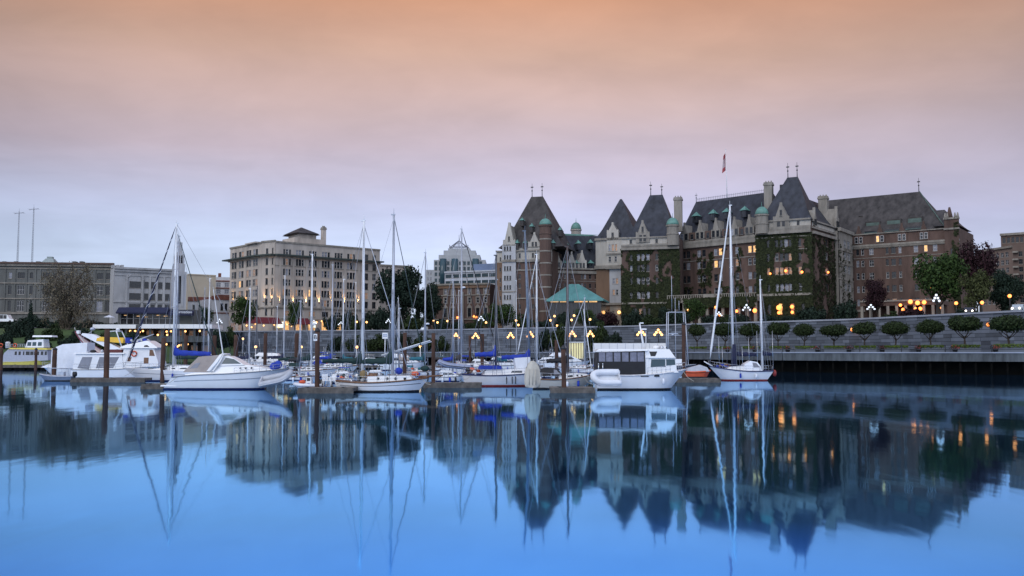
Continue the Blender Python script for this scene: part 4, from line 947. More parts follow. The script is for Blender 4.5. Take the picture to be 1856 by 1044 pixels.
# ============================================================ boats
class Boat:
    def __init__(s, name, label, cat, stern, bow, yw, group='boats moored at the marina', yaw=0.0):
        s.D = DW(yw); s.sg = 1 if bow > stern else -1; s.yaw = yaw
        xa, xb = XW(stern, s.D, 680), XW(bow, s.D, 680); s.xc = (xa + xb) / 2; s.L = abs(xb - xa) / math.cos(yaw)
        s.t = thing(name, label, cat, (s.xc, s.D * S, 0), (0 if s.sg > 0 else math.pi) + yaw, group)
    def x(s, px): return (XW(px, s.D, 660) - s.xc) * s.sg / math.cos(s.yaw)
    def z(s, py): return ZW(py, s.D)
    def part(s, mb, name, m, parent=None): return mb.build(name, m, parent or s.t)
    def hull(s, B, fs, fm, fb, rake=1.0, tr=.75, trake=0.0, mat=None, boot=None, rail=None, flare=.8, deck=None, n=22, line=None, tpow=1.6, name='hull', railr=.05):
        L = s.L; s.B = B
        def hb(t):
            return B/2 * ((tr + (1 - tr) * math.sin(math.pi/2 * min(1, t/.5))) if t < .5 else max(.012, math.cos(min(1, (t - .5)/.5) ** tpow * math.pi/2)))
        def sh(t):
            return fm + (fs - fm) * max(0, 1 - t/.4) ** 2 + (fb - fm) * max(0, (t - .3)/.7) ** 1.8
        def xo(t, k):    # k 1 at deck, 0 at waterline
            return -L/2 + L * t - (1 - k) * (rake * max(0, (t - .55)/.45) ** 1.7) + (1 - k) * trake * max(0, 1 - t/.3)
        s.hb, s.sh = hb, sh
        def sec(t, side):
            o = []; z = sh(t); h = hb(t)
            for k in (1, .8, .55, .3, .1, 0, -.25):
                wl = flare - .25 * max(0, (t - .5)/.5)
                f = wl + (1 - wl) * max(0, k) ** .7 if k >= 0 else wl * .8
                zz = z * k if k >= 0 else -.35
                o.append((xo(t, max(k, 0)), side * h * f, zz))
            return o
        ts = [i / n for i in range(n + 1)]
        m = MB()
        for sd in (1, -1): m.loft([sec(t, sd) for t in ts])
        a, b_ = sec(0, 1), sec(0, -1); m.add(a + b_, [(i, i+1, len(a)+i+1, len(a)+i) for i in range(len(a) - 1)])
        h = s.part(m, name, mat or hullwhite)
        if boot:
            m = MB()
            for sd in (1, -1):
                rows = []
                for t in ts:
                    q = sec(t, sd); w = q[5]; u = q[4]; f = min(1, .14 / max(.05, sh(t) * .1))
                    rows.append([(w[0], w[1] * 1.0 + sd * .02, -.05), (w[0] + (u[0]-w[0]) * f, w[1] + (u[1]-w[1]) * f + sd * .02, .14)])
                m.loft(rows)
            s.part(m, 'boot_stripe', boot)
        if line:
            m = MB()
            for sd in (1, -1):
                m.loft([[ (xo(t, k_), sd * (hb(t) * ((flare - .25*max(0,(t-.5)/.5)) + (1 - (flare - .25*max(0,(t-.5)/.5))) * k_ ** .7) + .015), sh(t) * k_) for k_ in (.60, .65)] for t in ts if .04 < t < .97])
            s.part(m, 'stripe', line)
        if rail:
            m = MB()
            for sd in (1, -1): m.tube([(xo(t, 1), sd * (hb(t) + .015), sh(t)) for t in ts], railr, 5)
            m.tube([(xo(0, 1), hb(0), sh(0)), (xo(0, 1), -hb(0), sh(0))], railr, 5)
            s.part(m, 'rub_rail', rail)
        m = MB()
        m.loft([[(xo(t, 1), y * hb(t) * .985, sh(t) - .03 + .05 * (1 - y * y)) for y in (-1, -.5, 0, .5, 1)] for t in ts])
        s.part(m, 'deck', deck or white)
    def t_of(s, x): return min(1, max(0, x / s.L + .5))
    def cabin(s, prof, w0, w1, mat=None, name='cabin', win=None, winm=None, wn=None):
        """prof: side outline [(x,z)] from deck; w0 half width at the lowest z, w1 at the top; win: list of side outlines for panes"""
        zs = [p[1] for p in prof]; za, zb = min(zs), max(zs)
        hw = lambda z: w0 + (w1 - w0) * (z - za) / max(.01, zb - za)
        m = MB(); n = len(prof)
        m.add([(p[0], hw(p[1]), p[1]) for p in prof] + [(p[0], -hw(p[1]), p[1]) for p in prof], [tuple(range(n)), tuple(range(2*n - 1, n - 1, -1))] + [(i, n + i, n + (i+1) % n, (i+1) % n) for i in range(n)])
        c = s.part(m, name, mat or white)
        for w in (win or []):
            for sd in (1, -1):
                m = MB(); q = len(w)
                m.add([(p[0], sd * (hw(p[1]) + .012), p[1]) for p in w] + [(p[0], sd * (hw(p[1]) - .05), p[1]) for p in w], [tuple(range(q)), tuple(range(2*q - 1, q - 1, -1))] + [(i, (i+1) % q, q + (i+1) % q, q + i) for i in range(q)])
                s.part(m, wn or 'window', winm or glass, c)
        return c
    def ports(s, xs, z, y, r=.11, name='porthole', m=None):
        for x in xs:
            for sd in (-1, 1):
                b = MB(); b.tube([(x, sd * (y - .06), z), (x, sd * (y + .03), z)], r, 10, 0); s.part(b, name, m or black)
    def mast(s, px, ytop, zbase, r=.085, m=None, spread=(.55,), sw=.9, stays=True, boom=None, cover=None, lean=0.0, boom_y=None, foot=True, radar=None, back=True, dirn=-1, fore=True, peak=1.1, fat=.2):
        x = s.x(px); zt = s.z(ytop); mt = m or alu; r *= 1.2; b = MB(); dx = lean
        b.tube([(x, 0, zbase), (x + dx * .5, 0, (zbase + zt)/2), (x + dx, 0, zt)], [r, r * .95, r * .62], 8)
        b.box(x + dx - .25, x + dx + .12, -.06, .06, zt - .05, zt + .06); b.tube([(x + dx, 0, zt), (x + dx, 0, zt + .55)], .02, 4)
        o = s.part(b, 'mast', mt)
        for f in spread:
            b = MB(); zz = zbase + (zt - zbase) * f; b.tube([(x + dx*f, -sw, zz + .05), (x + dx*f, 0, zz), (x + dx*f, sw, zz + .05)], .032, 5); s.part(b, 'spreader', mt, o)
        if radar: b = MB(); zz = s.z(radar); b.lathe([(.05, -.12), (.28, -.1), (.3, .06), (.2, .14)], (x + .35, 0, zz), 10); b.box(x, x + .3, -.06, .06, zz - .16, zz - .08); s.part(b, 'radar_dome', white, o)
        if stays:
            b = MB(); w_ = .021
            if fore: b.tube([(x + dx, 0, zt - .1), (s.L/2 - .1, 0, s.sh(1) + .05)], w_, 4)
            if back: b.tube([(x + dx, 0, zt - .05), (-s.L/2 + .05, 0, s.sh(0) + .1)], w_, 4)
            for sd in (-1, 1):
                h = s.hb(s.t_of(x)) * .95
                zz = zbase + (zt - zbase) * spread[-1] if spread else zt
                b.tube([(x + dx, sd * .03, zt - .2), (x + dx*.5, sd * sw, zz), (x - .1, sd * h, s.sh(s.t_of(x)))], w_, 4)
                b.tube([(x, sd * .03, zz), (x - .5, sd * h, s.sh(s.t_of(x)))], w_, 4); b.tube([(x, sd * .03, zz), (x + .5, sd * h, s.sh(s.t_of(x)))], w_, 4)
            s.part(b, 'rigging', wire)
        if boom:
            xe = s.x(boom); zb = s.z(boom_y); b = MB(); b.tube([(x, 0, zb - .02), (xe, 0, zb - .08)], .06, 6); bo = s.part(b, 'boom', mt)
            if cover:
                # furled sail under a canvas cover: fat and high at the mast, thin and sagging at the end
                rings = []; K = 12
                for i in range(K + 1):
                    t = i / K; xx = x + (xe - x) * t * .98
                    top = fat * 1.5 * (1 - .5 * t) + peak * max(0, 1 - t / .22) ** 2 * .9 + .03 * math.sin(i * 2.1); wd = .26 * (1 - .45 * t) + .02 * math.sin(i * 1.7); bot = -.26 - .05 * math.sin(i * 2.3)
                    if t < .08: wd = .14
                    rings.append([(xx, wd * math.cos(a) * (1 if math.sin(a) < .3 else .8), zb + (top * math.sin(a) if math.sin(a) > 0 else -bot * math.sin(a))) for a in [k * math.pi / 5 for k in range(10)]])
                bb = MB(); bb.loft(rings, 0, closed=True, caps=True); s.part(bb, 'sail_cover', cover, bo)
            b = MB(); b.tube([(xe, 0, zb), (x + dx, 0, zt - .3)], .01, 4); s.part(b, 'topping_lift', wire)
        return o
    def furled(s, px0, py0, px1, py1, m, r=.1, m2=None):
        b = MB(); a, c = Vector((s.x(px0), 0, s.z(py0))), Vector((s.x(px1), 0, s.z(py1))); K = 14
        b.tube([a + (c - a) * (i / K) for i in range(K + 1)], [.03] + [r * (1 - .55 * i / K) for i in range(1, K)] + [.02], 7)
        if m2:      # spiral sun strip
            d = (c - a).normalized(); u = d.cross(Vector((0, 1, 0))).normalized(); w = d.cross(u); pts = []
            for i in range(70): t = .03 + .93 * i / 69; rr = r * (1 - .5 * t) + .005; pts.append(a + (c - a) * t + (u * math.cos(i * 1.05) + w * math.sin(i * 1.05)) * rr)
            b.tube(pts, .03, 4, 1)
        s.part(b, 'furled_sail', [m, m2 or m])
    def rails(s, h=.6, t0=0.0, t1=1.0, n=9, m=None, name='guard_rail', two=True):
        b = MB(); rr = .017
        for sd in (-1, 1):
            pts = []
            for i in range(n + 1):
                t = t0 + (t1 - t0) * i / n; x = -s.L/2 + s.L * t; y = sd * s.hb(t) * .93; z = s.sh(t)
                b.tube([(x, y, z), (x, y, z + h)], rr, 4); pts.append((x, y, z + h))
            b.tube(pts, rr, 4)
            if two: b.tube([(p[0], p[1], p[2] - h * .5) for p in pts], rr * .7, 4)
        if t1 >= .97: b.tube([(s.L/2 - .2, s.hb(.99), s.sh(1) + h), (s.L/2 + .15, 0, s.sh(1) + h), (s.L/2 - .2, -s.hb(.99), s.sh(1) + h)], rr, 4)
        s.part(b, name, m or steel)
    def gear(s, n, pxa, pxb, z, mats, k=1.0):
        for i in range(n):      # bags, cushions and coiled lines lying about the deck
            m = MB(); m.ball((0, 0, 0), random.uniform(.13, .27) * k, 7, 5, sq=(random.uniform(.8, 1.7), 1, random.uniform(.6, 1)))
            o = s.part(m, 'gear_bag', mats[i % len(mats)]); o.location = (s.x(pxa + (pxb - pxa) * i / max(1, n - 1)), random.uniform(-.65, .65), z + random.uniform(-.05, .22))
    def fenders(s, ts, mats=None):
        for i, t in enumerate(ts):
            for sd in ((-1,) if s.sg > 0 else (1,)):
                y = sd * (s.hb(t) + .13); zt = s.sh(t); m = MB(); m.tube([(0, 0, -.42), (0, 0, -.36), (0, 0, .1), (0, 0, .16)], [.04, .12, .12, .04], 8); m.tube([(0, 0, .14), (0, -sd * .1, zt * .45)], .012, 4)
                o = s.part(m, 'fender', (mats or [canvas_white, canvas_blue, black])[i % 3]); o.location = (-s.L/2 + s.L * t, y, zt * .6)
    def fittings(s, seed):
        r = random.Random(seed)
        for t in (r.uniform(.55, .62), r.uniform(.74, .8)):
            m = MB(); w = .26; m.taper((-w, w, -w, w), 0, (-w * .9, w * .9, -w * .9, w * .9), .09); o = s.part(m, 'hatch', glass_blue); o.location = (-s.L/2 + s.L * t, 0, s.sh(t) + .03)
        for sd in (-1, 1):
            m = MB(); m.lathe([(.09, 0), (.06, .06), (.09, .16), (.05, .17)], n=8); o = s.part(m, 'winch', steel); t = r.uniform(.12, .2); o.location = (-s.L/2 + s.L * t, sd * s.hb(t) * .8, s.sh(t) + .02)
    def mooring(s, t, dx, dz=-.4):
        sd = -1 if s.sg > 0 else 1; m = MB(); a = Vector((-s.L/2 + s.L * t, sd * s.hb(t), s.sh(t))); e = a + Vector((dx, sd * .9, dz)); q = (a + e) / 2 + Vector((0, 0, -.18)); m.tube([a, q, e], .022, 4); s.part(m, 'mooring_line', M('pale rope', (.45, .42, .36), .9))
    def outboard(s, x, y, z, k=1.0):
        b = MB(); b.loft([[(x + dx * k, y + dy * k, z + zz * k) for dx, dy in ((-.25*f, -.14*f), (.22*f, -.14*f), (.22*f, .14*f), (-.25*f, .14*f))] for zz, f in ((-.1, .7), (.05, 1), (.35, 1), (.5, .7))], closed=True, caps=True)
        b.box(x - .1*k, x + .08*k, y - .06*k, y + .06*k, z - .9*k, z - .1*k); s.part(b, 'outboard_motor', black)
def rib_mesh(m, L, B, r, mi=0, tip=.3, floor=True):
    """inflatable boat: U shaped tube, bow +x, z 0 at the tube centre"""
    pts = []
    for sd in (-1, 1):
        p = [(-L/2 - .12, sd * B/2, 0)] + [(-L/2 + L * .62 * i / 5, sd * B/2, 0) for i in range(6)] + [(L * .12 + L * .38 * math.sin(a), sd * B/2 * math.cos(a), tip * math.sin(a) ** 2) for a in (.35, .7, 1.05, 1.35, 1.57)]
        pts.append(p)
    path = pts[0] + pts[1][::-1][1:]
    m.tube(path, [r * .5] + [r] * (len(path) - 2) + [r * .5], 9, mi)
    m.tube([(p[0], p[1] * 1.0 + (r + .01) * (1 if p[1] > 0 else -1) * (.99 if abs(p[1]) > .1 else 0), p[2]) for p in path[1:-1]], .035, 4, 1)
    if floor:
        n = 6; m.loft([[(x, y * B/2, -r * .4 - .25 * (1 - abs(y)) * .6) for y in (-1, -.5, 0, .5, 1)] for x in [-L/2 + L * .75 * i / n for i in range(n + 1)]], mi)
        m.box(-L/2 + .0, -L/2 + .08, -B/2, B/2, -r * 1.2, r * 1.0, 1)

# --- double-masted white ketch, centre front
b = Boat('ketch', 'white two-masted yacht with dark green sail covers and a bowsprit, its side to the viewer', 'sailboat', 610, 777, 709)
b.hull(2.9, .98, .80, 1.22, rake=.9, tr=.5, trake=.25, mat=hullwhite, boot=black, rail=spar_wood, line=spar_dark, flare=.82, tpow=1.9, railr=.07)
zd = .95
b.cabin([(b.x(668), .8), (b.x(748), .95), (b.x(748), 1.28), (b.x(744), 1.42), (b.x(672), 1.36), (b.x(668), 1.3)], .95, .82)
b.ports([b.x(p) for p in (688, 704.5, 719.5, 736)], 1.16, .9, .12)
b.cabin([(b.x(668), 1.3), (b.x(684), 1.36), (b.x(683), 1.62), (b.x(670), 1.6)], .5, .45, name='companionway', mat=spar_wood)
b.mast(657, 400, .9, r=.12, m=spar_white, spread=(.42,), sw=.6, boom=583, boom_y=653, cover=canvas_green, peak=1.0, fore=False, fat=.15)
b.mast(711.5, 389, 1.0, r=.12, m=alu, spread=(.28, .58), sw=.8, boom=637, boom_y=655, cover=canvas_green, peak=1.5, fat=.26, back=False)
m = MB(); m.tube([(b.L/2 - .9, 0, b.sh(.95) + .12), (b.x(803), 0, b.z(680.5))], [.1, .06], 7); m.tube([(b.x(801), 0, b.z(681)), (b.L/2 - .5, 0, .1)], .018, 4); b.part(m, 'bowsprit', spar_wood)
b.furled(773, 676, 712, 395, canvas_green, .05); 
m = MB(); m.tube([(b.x(657.5), .1, b.z(410)), (b.x(700), .1, b.z(540)), (b.x(744), .1, 1.1)], .035, 5); b.part(m, 'inner_forestay', alu)
m = MB(); m.ball((b.x(770), 0, b.z(668)), .42, 9, 6, sq=(1, .5, .6)); b.part(m, 'sail_bag', canvas_green)
m = MB(); m.ball((b.x(724.5), -.75, b.z(672)), .36, 10, 7, sq=(1, 1, .85)); b.part(m, 'fender', canvas_blue)
m = MB(); m.ball((b.x(754), -.6, b.z(677)), .3, 8, 5, sq=(1.2, .8, .7)); b.part(m, 'life_ring', orange)
m = MB(); m.ball((b.x(661), -.7, b.z(677.5)), .34, 8, 6, sq=(1, .6, 1)); b.part(m, 'rope_coil', M('manila rope', (.24, .17, .08), .9, .4, 6))
m = MB(); m.tube([(b.x(690), .4, b.z(644)), (b.x(779), .4, b.z(617))], .06, 6); m.tube([(b.x(692), .55, b.z(645)), (b.x(781), .55, b.z(619))], .05, 6); b.part(m, 'spinnaker_pole', spar_white)
b.rails(.55, .05, .98, 9); b.fittings(1); b.gear(7, 625, 668, 1.35, [canvas_green, steel, spar_wood, white]); b.mooring(.08, -1.3, -.3); b.mooring(.93, .9, -.5)
# --- express cruiser
b = Boat('motor_cruiser', 'sleek white motor cruiser with a tan canvas cockpit cover', 'motorboat', 322, 524, 704.5)
b.hull(3.4, 1.15, 1.42, 1.95, rake=2.4, tr=.86, trake=-1.0, mat=white, boot=navy_paint, flare=.74, rail=M('grey rub strip', (.25, .26, .28), .5), line=M('silver stripe', (.3, .32, .37), .4), tpow=2.1)
m = MB(); m.taper((-b.L/2 - 1.15, -b.L/2 + .4, -1.3, 1.3), .28, (-b.L/2 - 1.1, -b.L/2 + .4, -1.28, 1.28), .42); b.part(m, 'swim_platform', white)
b.cabin([(b.x(344), 1.2), (b.x(400), 1.45), (b.x(500), 1.78), (b.x(494), 1.92), (b.x(462), 2.22), (b.x(440), 2.36), (b.x(402), 2.3), (b.x(378), 1.75), (b.x(345), 1.4)], 1.5, .95, name='superstructure')
b.cabin([(b.x(400), 2.2), (b.x(449), 2.28), (b.x(432), 2.82), (b.x(420), 3.1), (b.x(408), 3.16)], 1.12, .86, name='windscreen', mat=white, win=[[(b.x(408), 2.38), (b.x(443), 2.4), (b.x(429), 2.84), (b.x(414), 2.98)]], winm=glass_blue)
b.cabin([(b.x(341), 1.62), (b.x(385), 1.62), (b.x(407), 2.95), (b.x(403), 3.22), (b.x(366), 3.05)], 1.35, 1.05, name='cockpit_cover', mat=canvas_tan, win=[[(b.x(352), 1.95), (b.x(366), 2.0), (b.x(371), 2.5), (b.x(362), 2.45)]], winm=glass_dim)
m = MB()
for sd in (-1, 1): m.loft([[(b.x(383), sd * 1.42, 1.7), (b.x(396), sd * 1.42, 1.7)], [(b.x(396), sd * 1.3, 2.6), (b.x(407), sd * 1.3, 2.6)], [(b.x(405), sd * 1.1, 3.3), (b.x(412), sd * 1.1, 3.3)]]); m.tube([(b.x(390), sd * 1.43, 1.7), (b.x(402), sd * 1.31, 2.6), (b.x(409), sd * 1.1, 3.3)], .1, 6)
m.tube([(b.x(409), -1.1, 3.3), (b.x(409), 1.1, 3.3)], .1, 6); b.part(m, 'radar_arch', white)
b.ports([b.x(p) for p in (443, 452.5, 463)], 2.0, 1.34, .085, m=black)
b.rails(.5, .55, .99, 8); b.mooring(.05, -1.0, -.7); b.fittings(5)
m = MB(); m.ball((b.x(499), -.5, 2.1), .42, 8, 6, sq=(1, .6, 1)); m.ball((b.x(506), -.4, 2.3), .4, 8, 6, sq=(1, .6, 1)); b.part(m, 'fender', canvas_blue)
# grey inflatable hanging off its bow
t = thing('inflatable_dinghy', 'grey inflatable dinghy tilted up against the bow of the sleek motor cruiser', 'dinghy', (XW(502, DW(713)), DW(713) * S, ZW(687, DW(713))), 0, 'inflatable dinghies')
m = MB(Matrix.Rotation(-.20, 4, 'Y') @ Matrix.Rotation(.35, 4, 'X')); rib_mesh(m, 2.6, 1.25, .26); m.build('tube', [dinghy_grey, M('pale rub band', (.6, .62, .66), .5)], t)
# --- sloop with blue covers behind the cruiser
b = Boat('sloop', 'white sloop with a blue sail cover and a blue striped furled jib', 'sailboat', 470, 223, 690)
b.hull(3.2, 1.25, 1.2, 1.62, rake=2.0, tr=.72, mat=hullwhite, boot=navy_paint, line=M('silver stripe', (.3, .32, .37), .4), flare=.84, tpow=1.7)
b.cabin([(b.x(262), 1.3), (b.x(300), 1.6), (b.x(340), 1.78), (b.x(372), 1.75), (b.x(374), 1.2)], 1.1, .85, win=[[(b.x(300), 1.42), (b.x(308), 1.42), (b.x(308), 1.54), (b.x(301), 1.54)], [(b.x(316), 1.45), (b.x(323), 1.45), (b.x(323), 1.58), (b.x(317), 1.58)], [(b.x(330), 1.44), (b.x(345), 1.44), (b.x(343), 1.62), (b.x(333), 1.6)]], winm=black)
b.mast(314, 405, 1.5, r=.13, m=spar_white, spread=(.42, .68), sw=1.0, boom=383, boom_y=641, cover=canvas_blue, peak=.9, fat=.32)
b.furled(232, 655, 312, 412, canvas_navy, .13, m2=canvas_white)
m = MB(); m.tube([(b.x(317), .1, b.z(425)), (b.x(376), .1, b.z(600)), (b.x(400), .1, b.z(660))], [.03, .07, .05], 6); b.part(m, 'backstay', canvas_green)
b.rails(.62, .02, 1.0, 9); b.fittings(2); b.fenders([.45, .6]); b.mooring(.9, .8, -.9)
b.gear(9, 355, 391, 1.75, [white, canvas_blue, steel])
# second mast standing just behind
b2 = Boat('small_sloop', 'small sloop moored behind the blue-covered sloop, its grey mast beside the white one', 'sailboat', 380, 285, 681)
b2.hull(2.6, 1.0, .95, 1.3, rake=1.4, tr=.7, mat=hullwhite, boot=navy_paint); b2.cabin([(b2.x(300), 1.0), (b2.x(312), 1.5), (b2.x(350), 1.5), (b2.x(352), .95)], .9, .7)
b2.mast(318.5, 428, 1.3, r=.11, m=alu, spread=(.5,), boom=360, boom_y=648, cover=canvas_green, peak=.6); b2.rails(.6, .02, 1, 7)
# --- cabin trawler with flybridge
b = Boat('cabin_trawler', 'white cabin cruiser with big square side windows and an orange life ring', 'motorboat', 138, 296, 685)
b.hull(3.6, 1.15, 1.15, 1.7, rake=1.2, tr=.9, mat=white, boot=navy_paint, flare=.9, tpow=2.4, rail=M('grey rub strip', (.25, .26, .28), .5))
z0, z1 = 1.2, b.z(641.5)
b.cabin([(b.x(141), z0), (b.x(232), z0), (b.x(229), z1), (b.x(146), z1)], 1.55, 1.45, name='saloon', win=[[(b.x(150), b.z(667)), (b.x(171), b.z(669)), (b.x(176), b.z(647)), (b.x(158), b.z(647))], [(b.x(183), b.z(667)), (b.x(214), b.z(667)), (b.x(224), b.z(647)), (b.x(189), b.z(647))]], winm=glass_dim)
m = MB(); m.taper((b.x(143), b.x(234), -1.65, 1.65), z1, (b.x(143.5), b.x(233), -1.62, 1.62), z1 + .16); b.part(m, 'saloon_roof', white)
zp = b.z(631)
b.cabin([(b.x(228), z0 + .1), (b.x(294), z0 + .4), (b.x(294), b.z(657)), (b.x(285), zp), (b.x(231), zp)], 1.5, 1.32, name='pilothouse', win=[[(b.x(277.5), b.z(645)), (b.x(287.5), b.z(645)), (b.x(283), b.z(634)), (b.x(277.5), b.z(634))], [(b.x(268), b.z(659)), (b.x(276.5), b.z(659)), (b.x(276.5), b.z(648)), (b.x(268), b.z(648))], [(b.x(238), b.z(655)), (b.x(244), b.z(655)), (b.x(246), b.z(647)), (b.x(240), b.z(647))]], winm=spar_wood)
b.cabin([(b.x(226), zp), (b.x(292), zp - .02), (b.x(292), zp + .12), (b.x(276), b.z(619)), (b.x(272), b.z(617.5)), (b.x(236), b.z(625)), (b.x(226), zp + .15)], 1.6, 1.35, name='flybridge', win=[[(b.x(268), b.z(629)), (b.x(278.5), b.z(629)), (b.x(274), b.z(625.5)), (b.x(269), b.z(626))]], winm=black)
m = MB(); c = (b.x(250.5), -1.5, b.z(641)); m.tube([(c[0] + .33*math.cos(a), c[1], c[2] + .33*math.sin(a)) for a in [i*.5236 for i in range(13)]], .085, 6); b.part(m, 'life_ring', orange)
m = MB()
for sd in (-1, 1): m.tube([(b.x(226), sd*1.2, b.z(628)), (b.x(214), sd*.9, b.z(600)), (b.x(203), sd*.9, b.z(601))], .08, 6)
m.tube([(b.x(214), -.9, b.z(600)), (b.x(214), .9, b.z(600))], .08, 6); m.ball((b.x(212), 0, b.z(597)), .3, 8, 5, sq=(1, 1, .6)); b.part(m, 'mast_frame', white)
b.gear(10, 236, 272, b.z(618), [canvas_blue, alu, white])
m = MB(); m.tube([(b.x(240), -.5, b.z(620)), (b.x(280), -.5, b.z(606))], .07, 5); b.part(m, 'boat_hook', alu); m = MB(); m.box(b.x(236), b.x(228), -.4, .4, b.z(622), b.z(612)); b.part(m, 'seat', canvas_blue)
b.gear(7, 160, 222, z1 + .3, [alu, canvas_black], 1.3)
m = MB(); m.taper((b.x(226), b.x(196), -1, 1), z1 + .16, (b.x(224), b.x(198), -.9, .9), z1 + .6); b.part(m, 'folded_tarpaulin', M('maroon tarpaulin', (.11, .03, .03), .8))
b.rails(.75, .03, .98, 10)
# --- shrink-wrapped boat left, with a second prow under a white sheet
b = Boat('covered_boat', 'boat wrapped in a boxy white tarpaulin behind the small grey open boat', 'motorboat', 166, 76, 682.5)
b.hull(3.2, 1.2, 1.2, 1.55, rake=1.6, tr=.85, mat=white, boot=navy_paint, flare=.84)
b.cabin([(b.x(101), 1.2), (b.x(164), 1.1), (b.x(164), b.z(621)), (b.x(120), b.z(624)), (b.x(101), b.z(632))], 1.5, 1.2, name='tarpaulin', mat=canvas_white)
b.cabin([(b.x(80), 1.35), (b.x(102), 1.2), (b.x(102), b.z(662)), (b.x(92), b.z(660))], 1.1, .7, name='bow_cover', mat=canvas_white)
b.rails(.55, .6, 1, 4)
b = Boat('sheeted_trawler', 'big boat with a high raked bow sheeted in white, yellow tarpaulin over its stern', 'motorboat', 235, 134, 676)
b.hull(3.6, 2.6, 3.0, b.z(601), rake=4.2, tr=.85, mat=canvas_white, boot=navy_paint, flare=.7, rail=M('maroon rub rail', (.16, .03, .05), .6), railr=.1)
b.cabin([(b.x(148), b.z(607)), (b.x(226), 2.9), (b.x(226), b.z(634)), (b.x(205), b.z(624)), (b.x(170), b.z(606)), (b.x(150), b.z(604))], 1.3, .5, name='sheet', mat=canvas_white)
b.cabin([(b.x(177), b.z(618)), (b.x(226), b.z(622)), (b.x(226), b.z(612)), (b.x(178), b.z(610.5))], 1.0, .6, name='yellow_tarpaulin', mat=canvas_yellow)
m = MB(); m.tube([(b.x(140), 0, b.z(605)), (b.x(135), 0, b.z(602)), (b.x(133.5), 0, b.z(594))], .1, 6); m.box(b.x(143), b.x(138), -.3, .3, b.z(605), b.z(599)); b.part(m, 'anchor_roller', white)
m = MB(); m.tube([(b.x(165), .2, b.z(640)), (b.x(164.5), .2, b.z(598))], .05, 5); m.lathe([(.1, 0), (.42, .1), (.4, .4), (.1, .55)], (b.x(167), .2, b.z(599)), 10); m.tube([(b.x(150), .2, b.z(612)), (b.x(166), .2, b.z(600))], .05, 5); b.part(m, 'radar_mast', alu)
# --- small grey open boat
b = Boat('open_boat', 'small grey open aluminium boat with a rail frame and outboard at the far left', 'motorboat', 133, 71, 690)
b.hull(1.5, .55, .55, .85, rake=.7, tr=.85, mat=M('grey painted aluminium', (.16, .2, .28), .4, .2), rail=alu, deck=M('grey deck', (.3, .33, .38), .6), flare=.8, boot=black)
m = MB()
for sd in (-1, 1): m.tube([(b.x(88), sd*.55, .7), (b.x(90), sd*.55, 1.55), (b.x(128), sd*.6, 1.5), (b.x(130), sd*.6, .6)], .035, 5); m.tube([(b.x(108), sd*.6, .6), (b.x(108), sd*.6, 1.5)], .03, 5)
m.box(b.x(118), b.x(108), -.3, .3, .55, 1.1); b.part(m, 'rail_frame', alu); b.outboard(-b.L/2 - .15, 0, .62, 1.0)
# --- sloop with heart-shaped transom
b = Boat('cutter', 'white cutter with twin bright blue boom covers, its blunt stern towards the viewer', 'sailboat', 838, 990, 699, yaw=.12)
b.hull(3.4, 1.2, 1.1, 1.5, rake=1.2, tr=.62, trake=.3, mat=hullwhite, boot=red_paint, rail=navy_paint, flare=.72, railr=.06)
b.ports([b.x(898), b.x(913)], .78, 1.50, .1)
b.cabin([(b.x(874), 1.1), (b.x(952), 1.2), (b.x(950), 1.75), (b.x(880), 1.7)], 1.1, .95, win=[[(b.x(924), 1.38), (b.x(944), 1.38), (b.x(944), 1.58), (b.x(926), 1.58)]])
b.cabin([(b.x(868), 1.7), (b.x(909), 1.75), (b.x(907), b.z(662.5)), (b.x(870), b.z(662.5))], 1.15, 1.1, name='cockpit_dodger', mat=canvas_blue)
b.cabin([(b.x(934), 1.7), (b.x(962), 1.75), (b.x(959), b.z(647)), (b.x(931), b.z(649))], .9, .7, name='spray_hood', mat=canvas_white)
b.mast(899, 463, 1.3, r=.12, m=spar_dark, spread=(.5,), sw=.8, boom=860, boom_y=642, cover=canvas_blue, peak=1.3, fore=False, fat=.22)
b.mast(961, 418, 1.3, r=.12, m=M('blue grey spar', (.13, .17, .23), .4, .2), spread=(.3, .6), sw=.9, boom=908, boom_y=647, cover=canvas_blue, peak=1.3, lean=-.55, fat=.22, back=False)
m = MB()
for px in (915, 925, 931): m.tube([(b.x(px), -1.62, 1.0), (b.x(px), -1.66, .25)], .05, 5)
b.part(m, 'fender', black)
b.outboard(b.x(848), -.5, 1.5, .9); b.rails(.6, .02, .95, 8); b.fittings(3); b.gear(6, 852, 872, 1.5, [spar_wood, orange, white]); b.mooring(.1, -.9, -.4)
t = thing('inflatable_dinghy', 'grey inflatable dinghy slung level behind the stern of the white cutter', 'dinghy', (XW(826, 74), 74 * S, ZW(663.5, 74)), math.pi - .1, 'inflatable dinghies')
m = MB(Matrix.Rotation(-.1, 4, 'Y')); rib_mesh(m, 3.6, 1.4, .27); m.build('tube', [M('blue grey rubber', (.26, .3, .42), .5, .15), black], t)
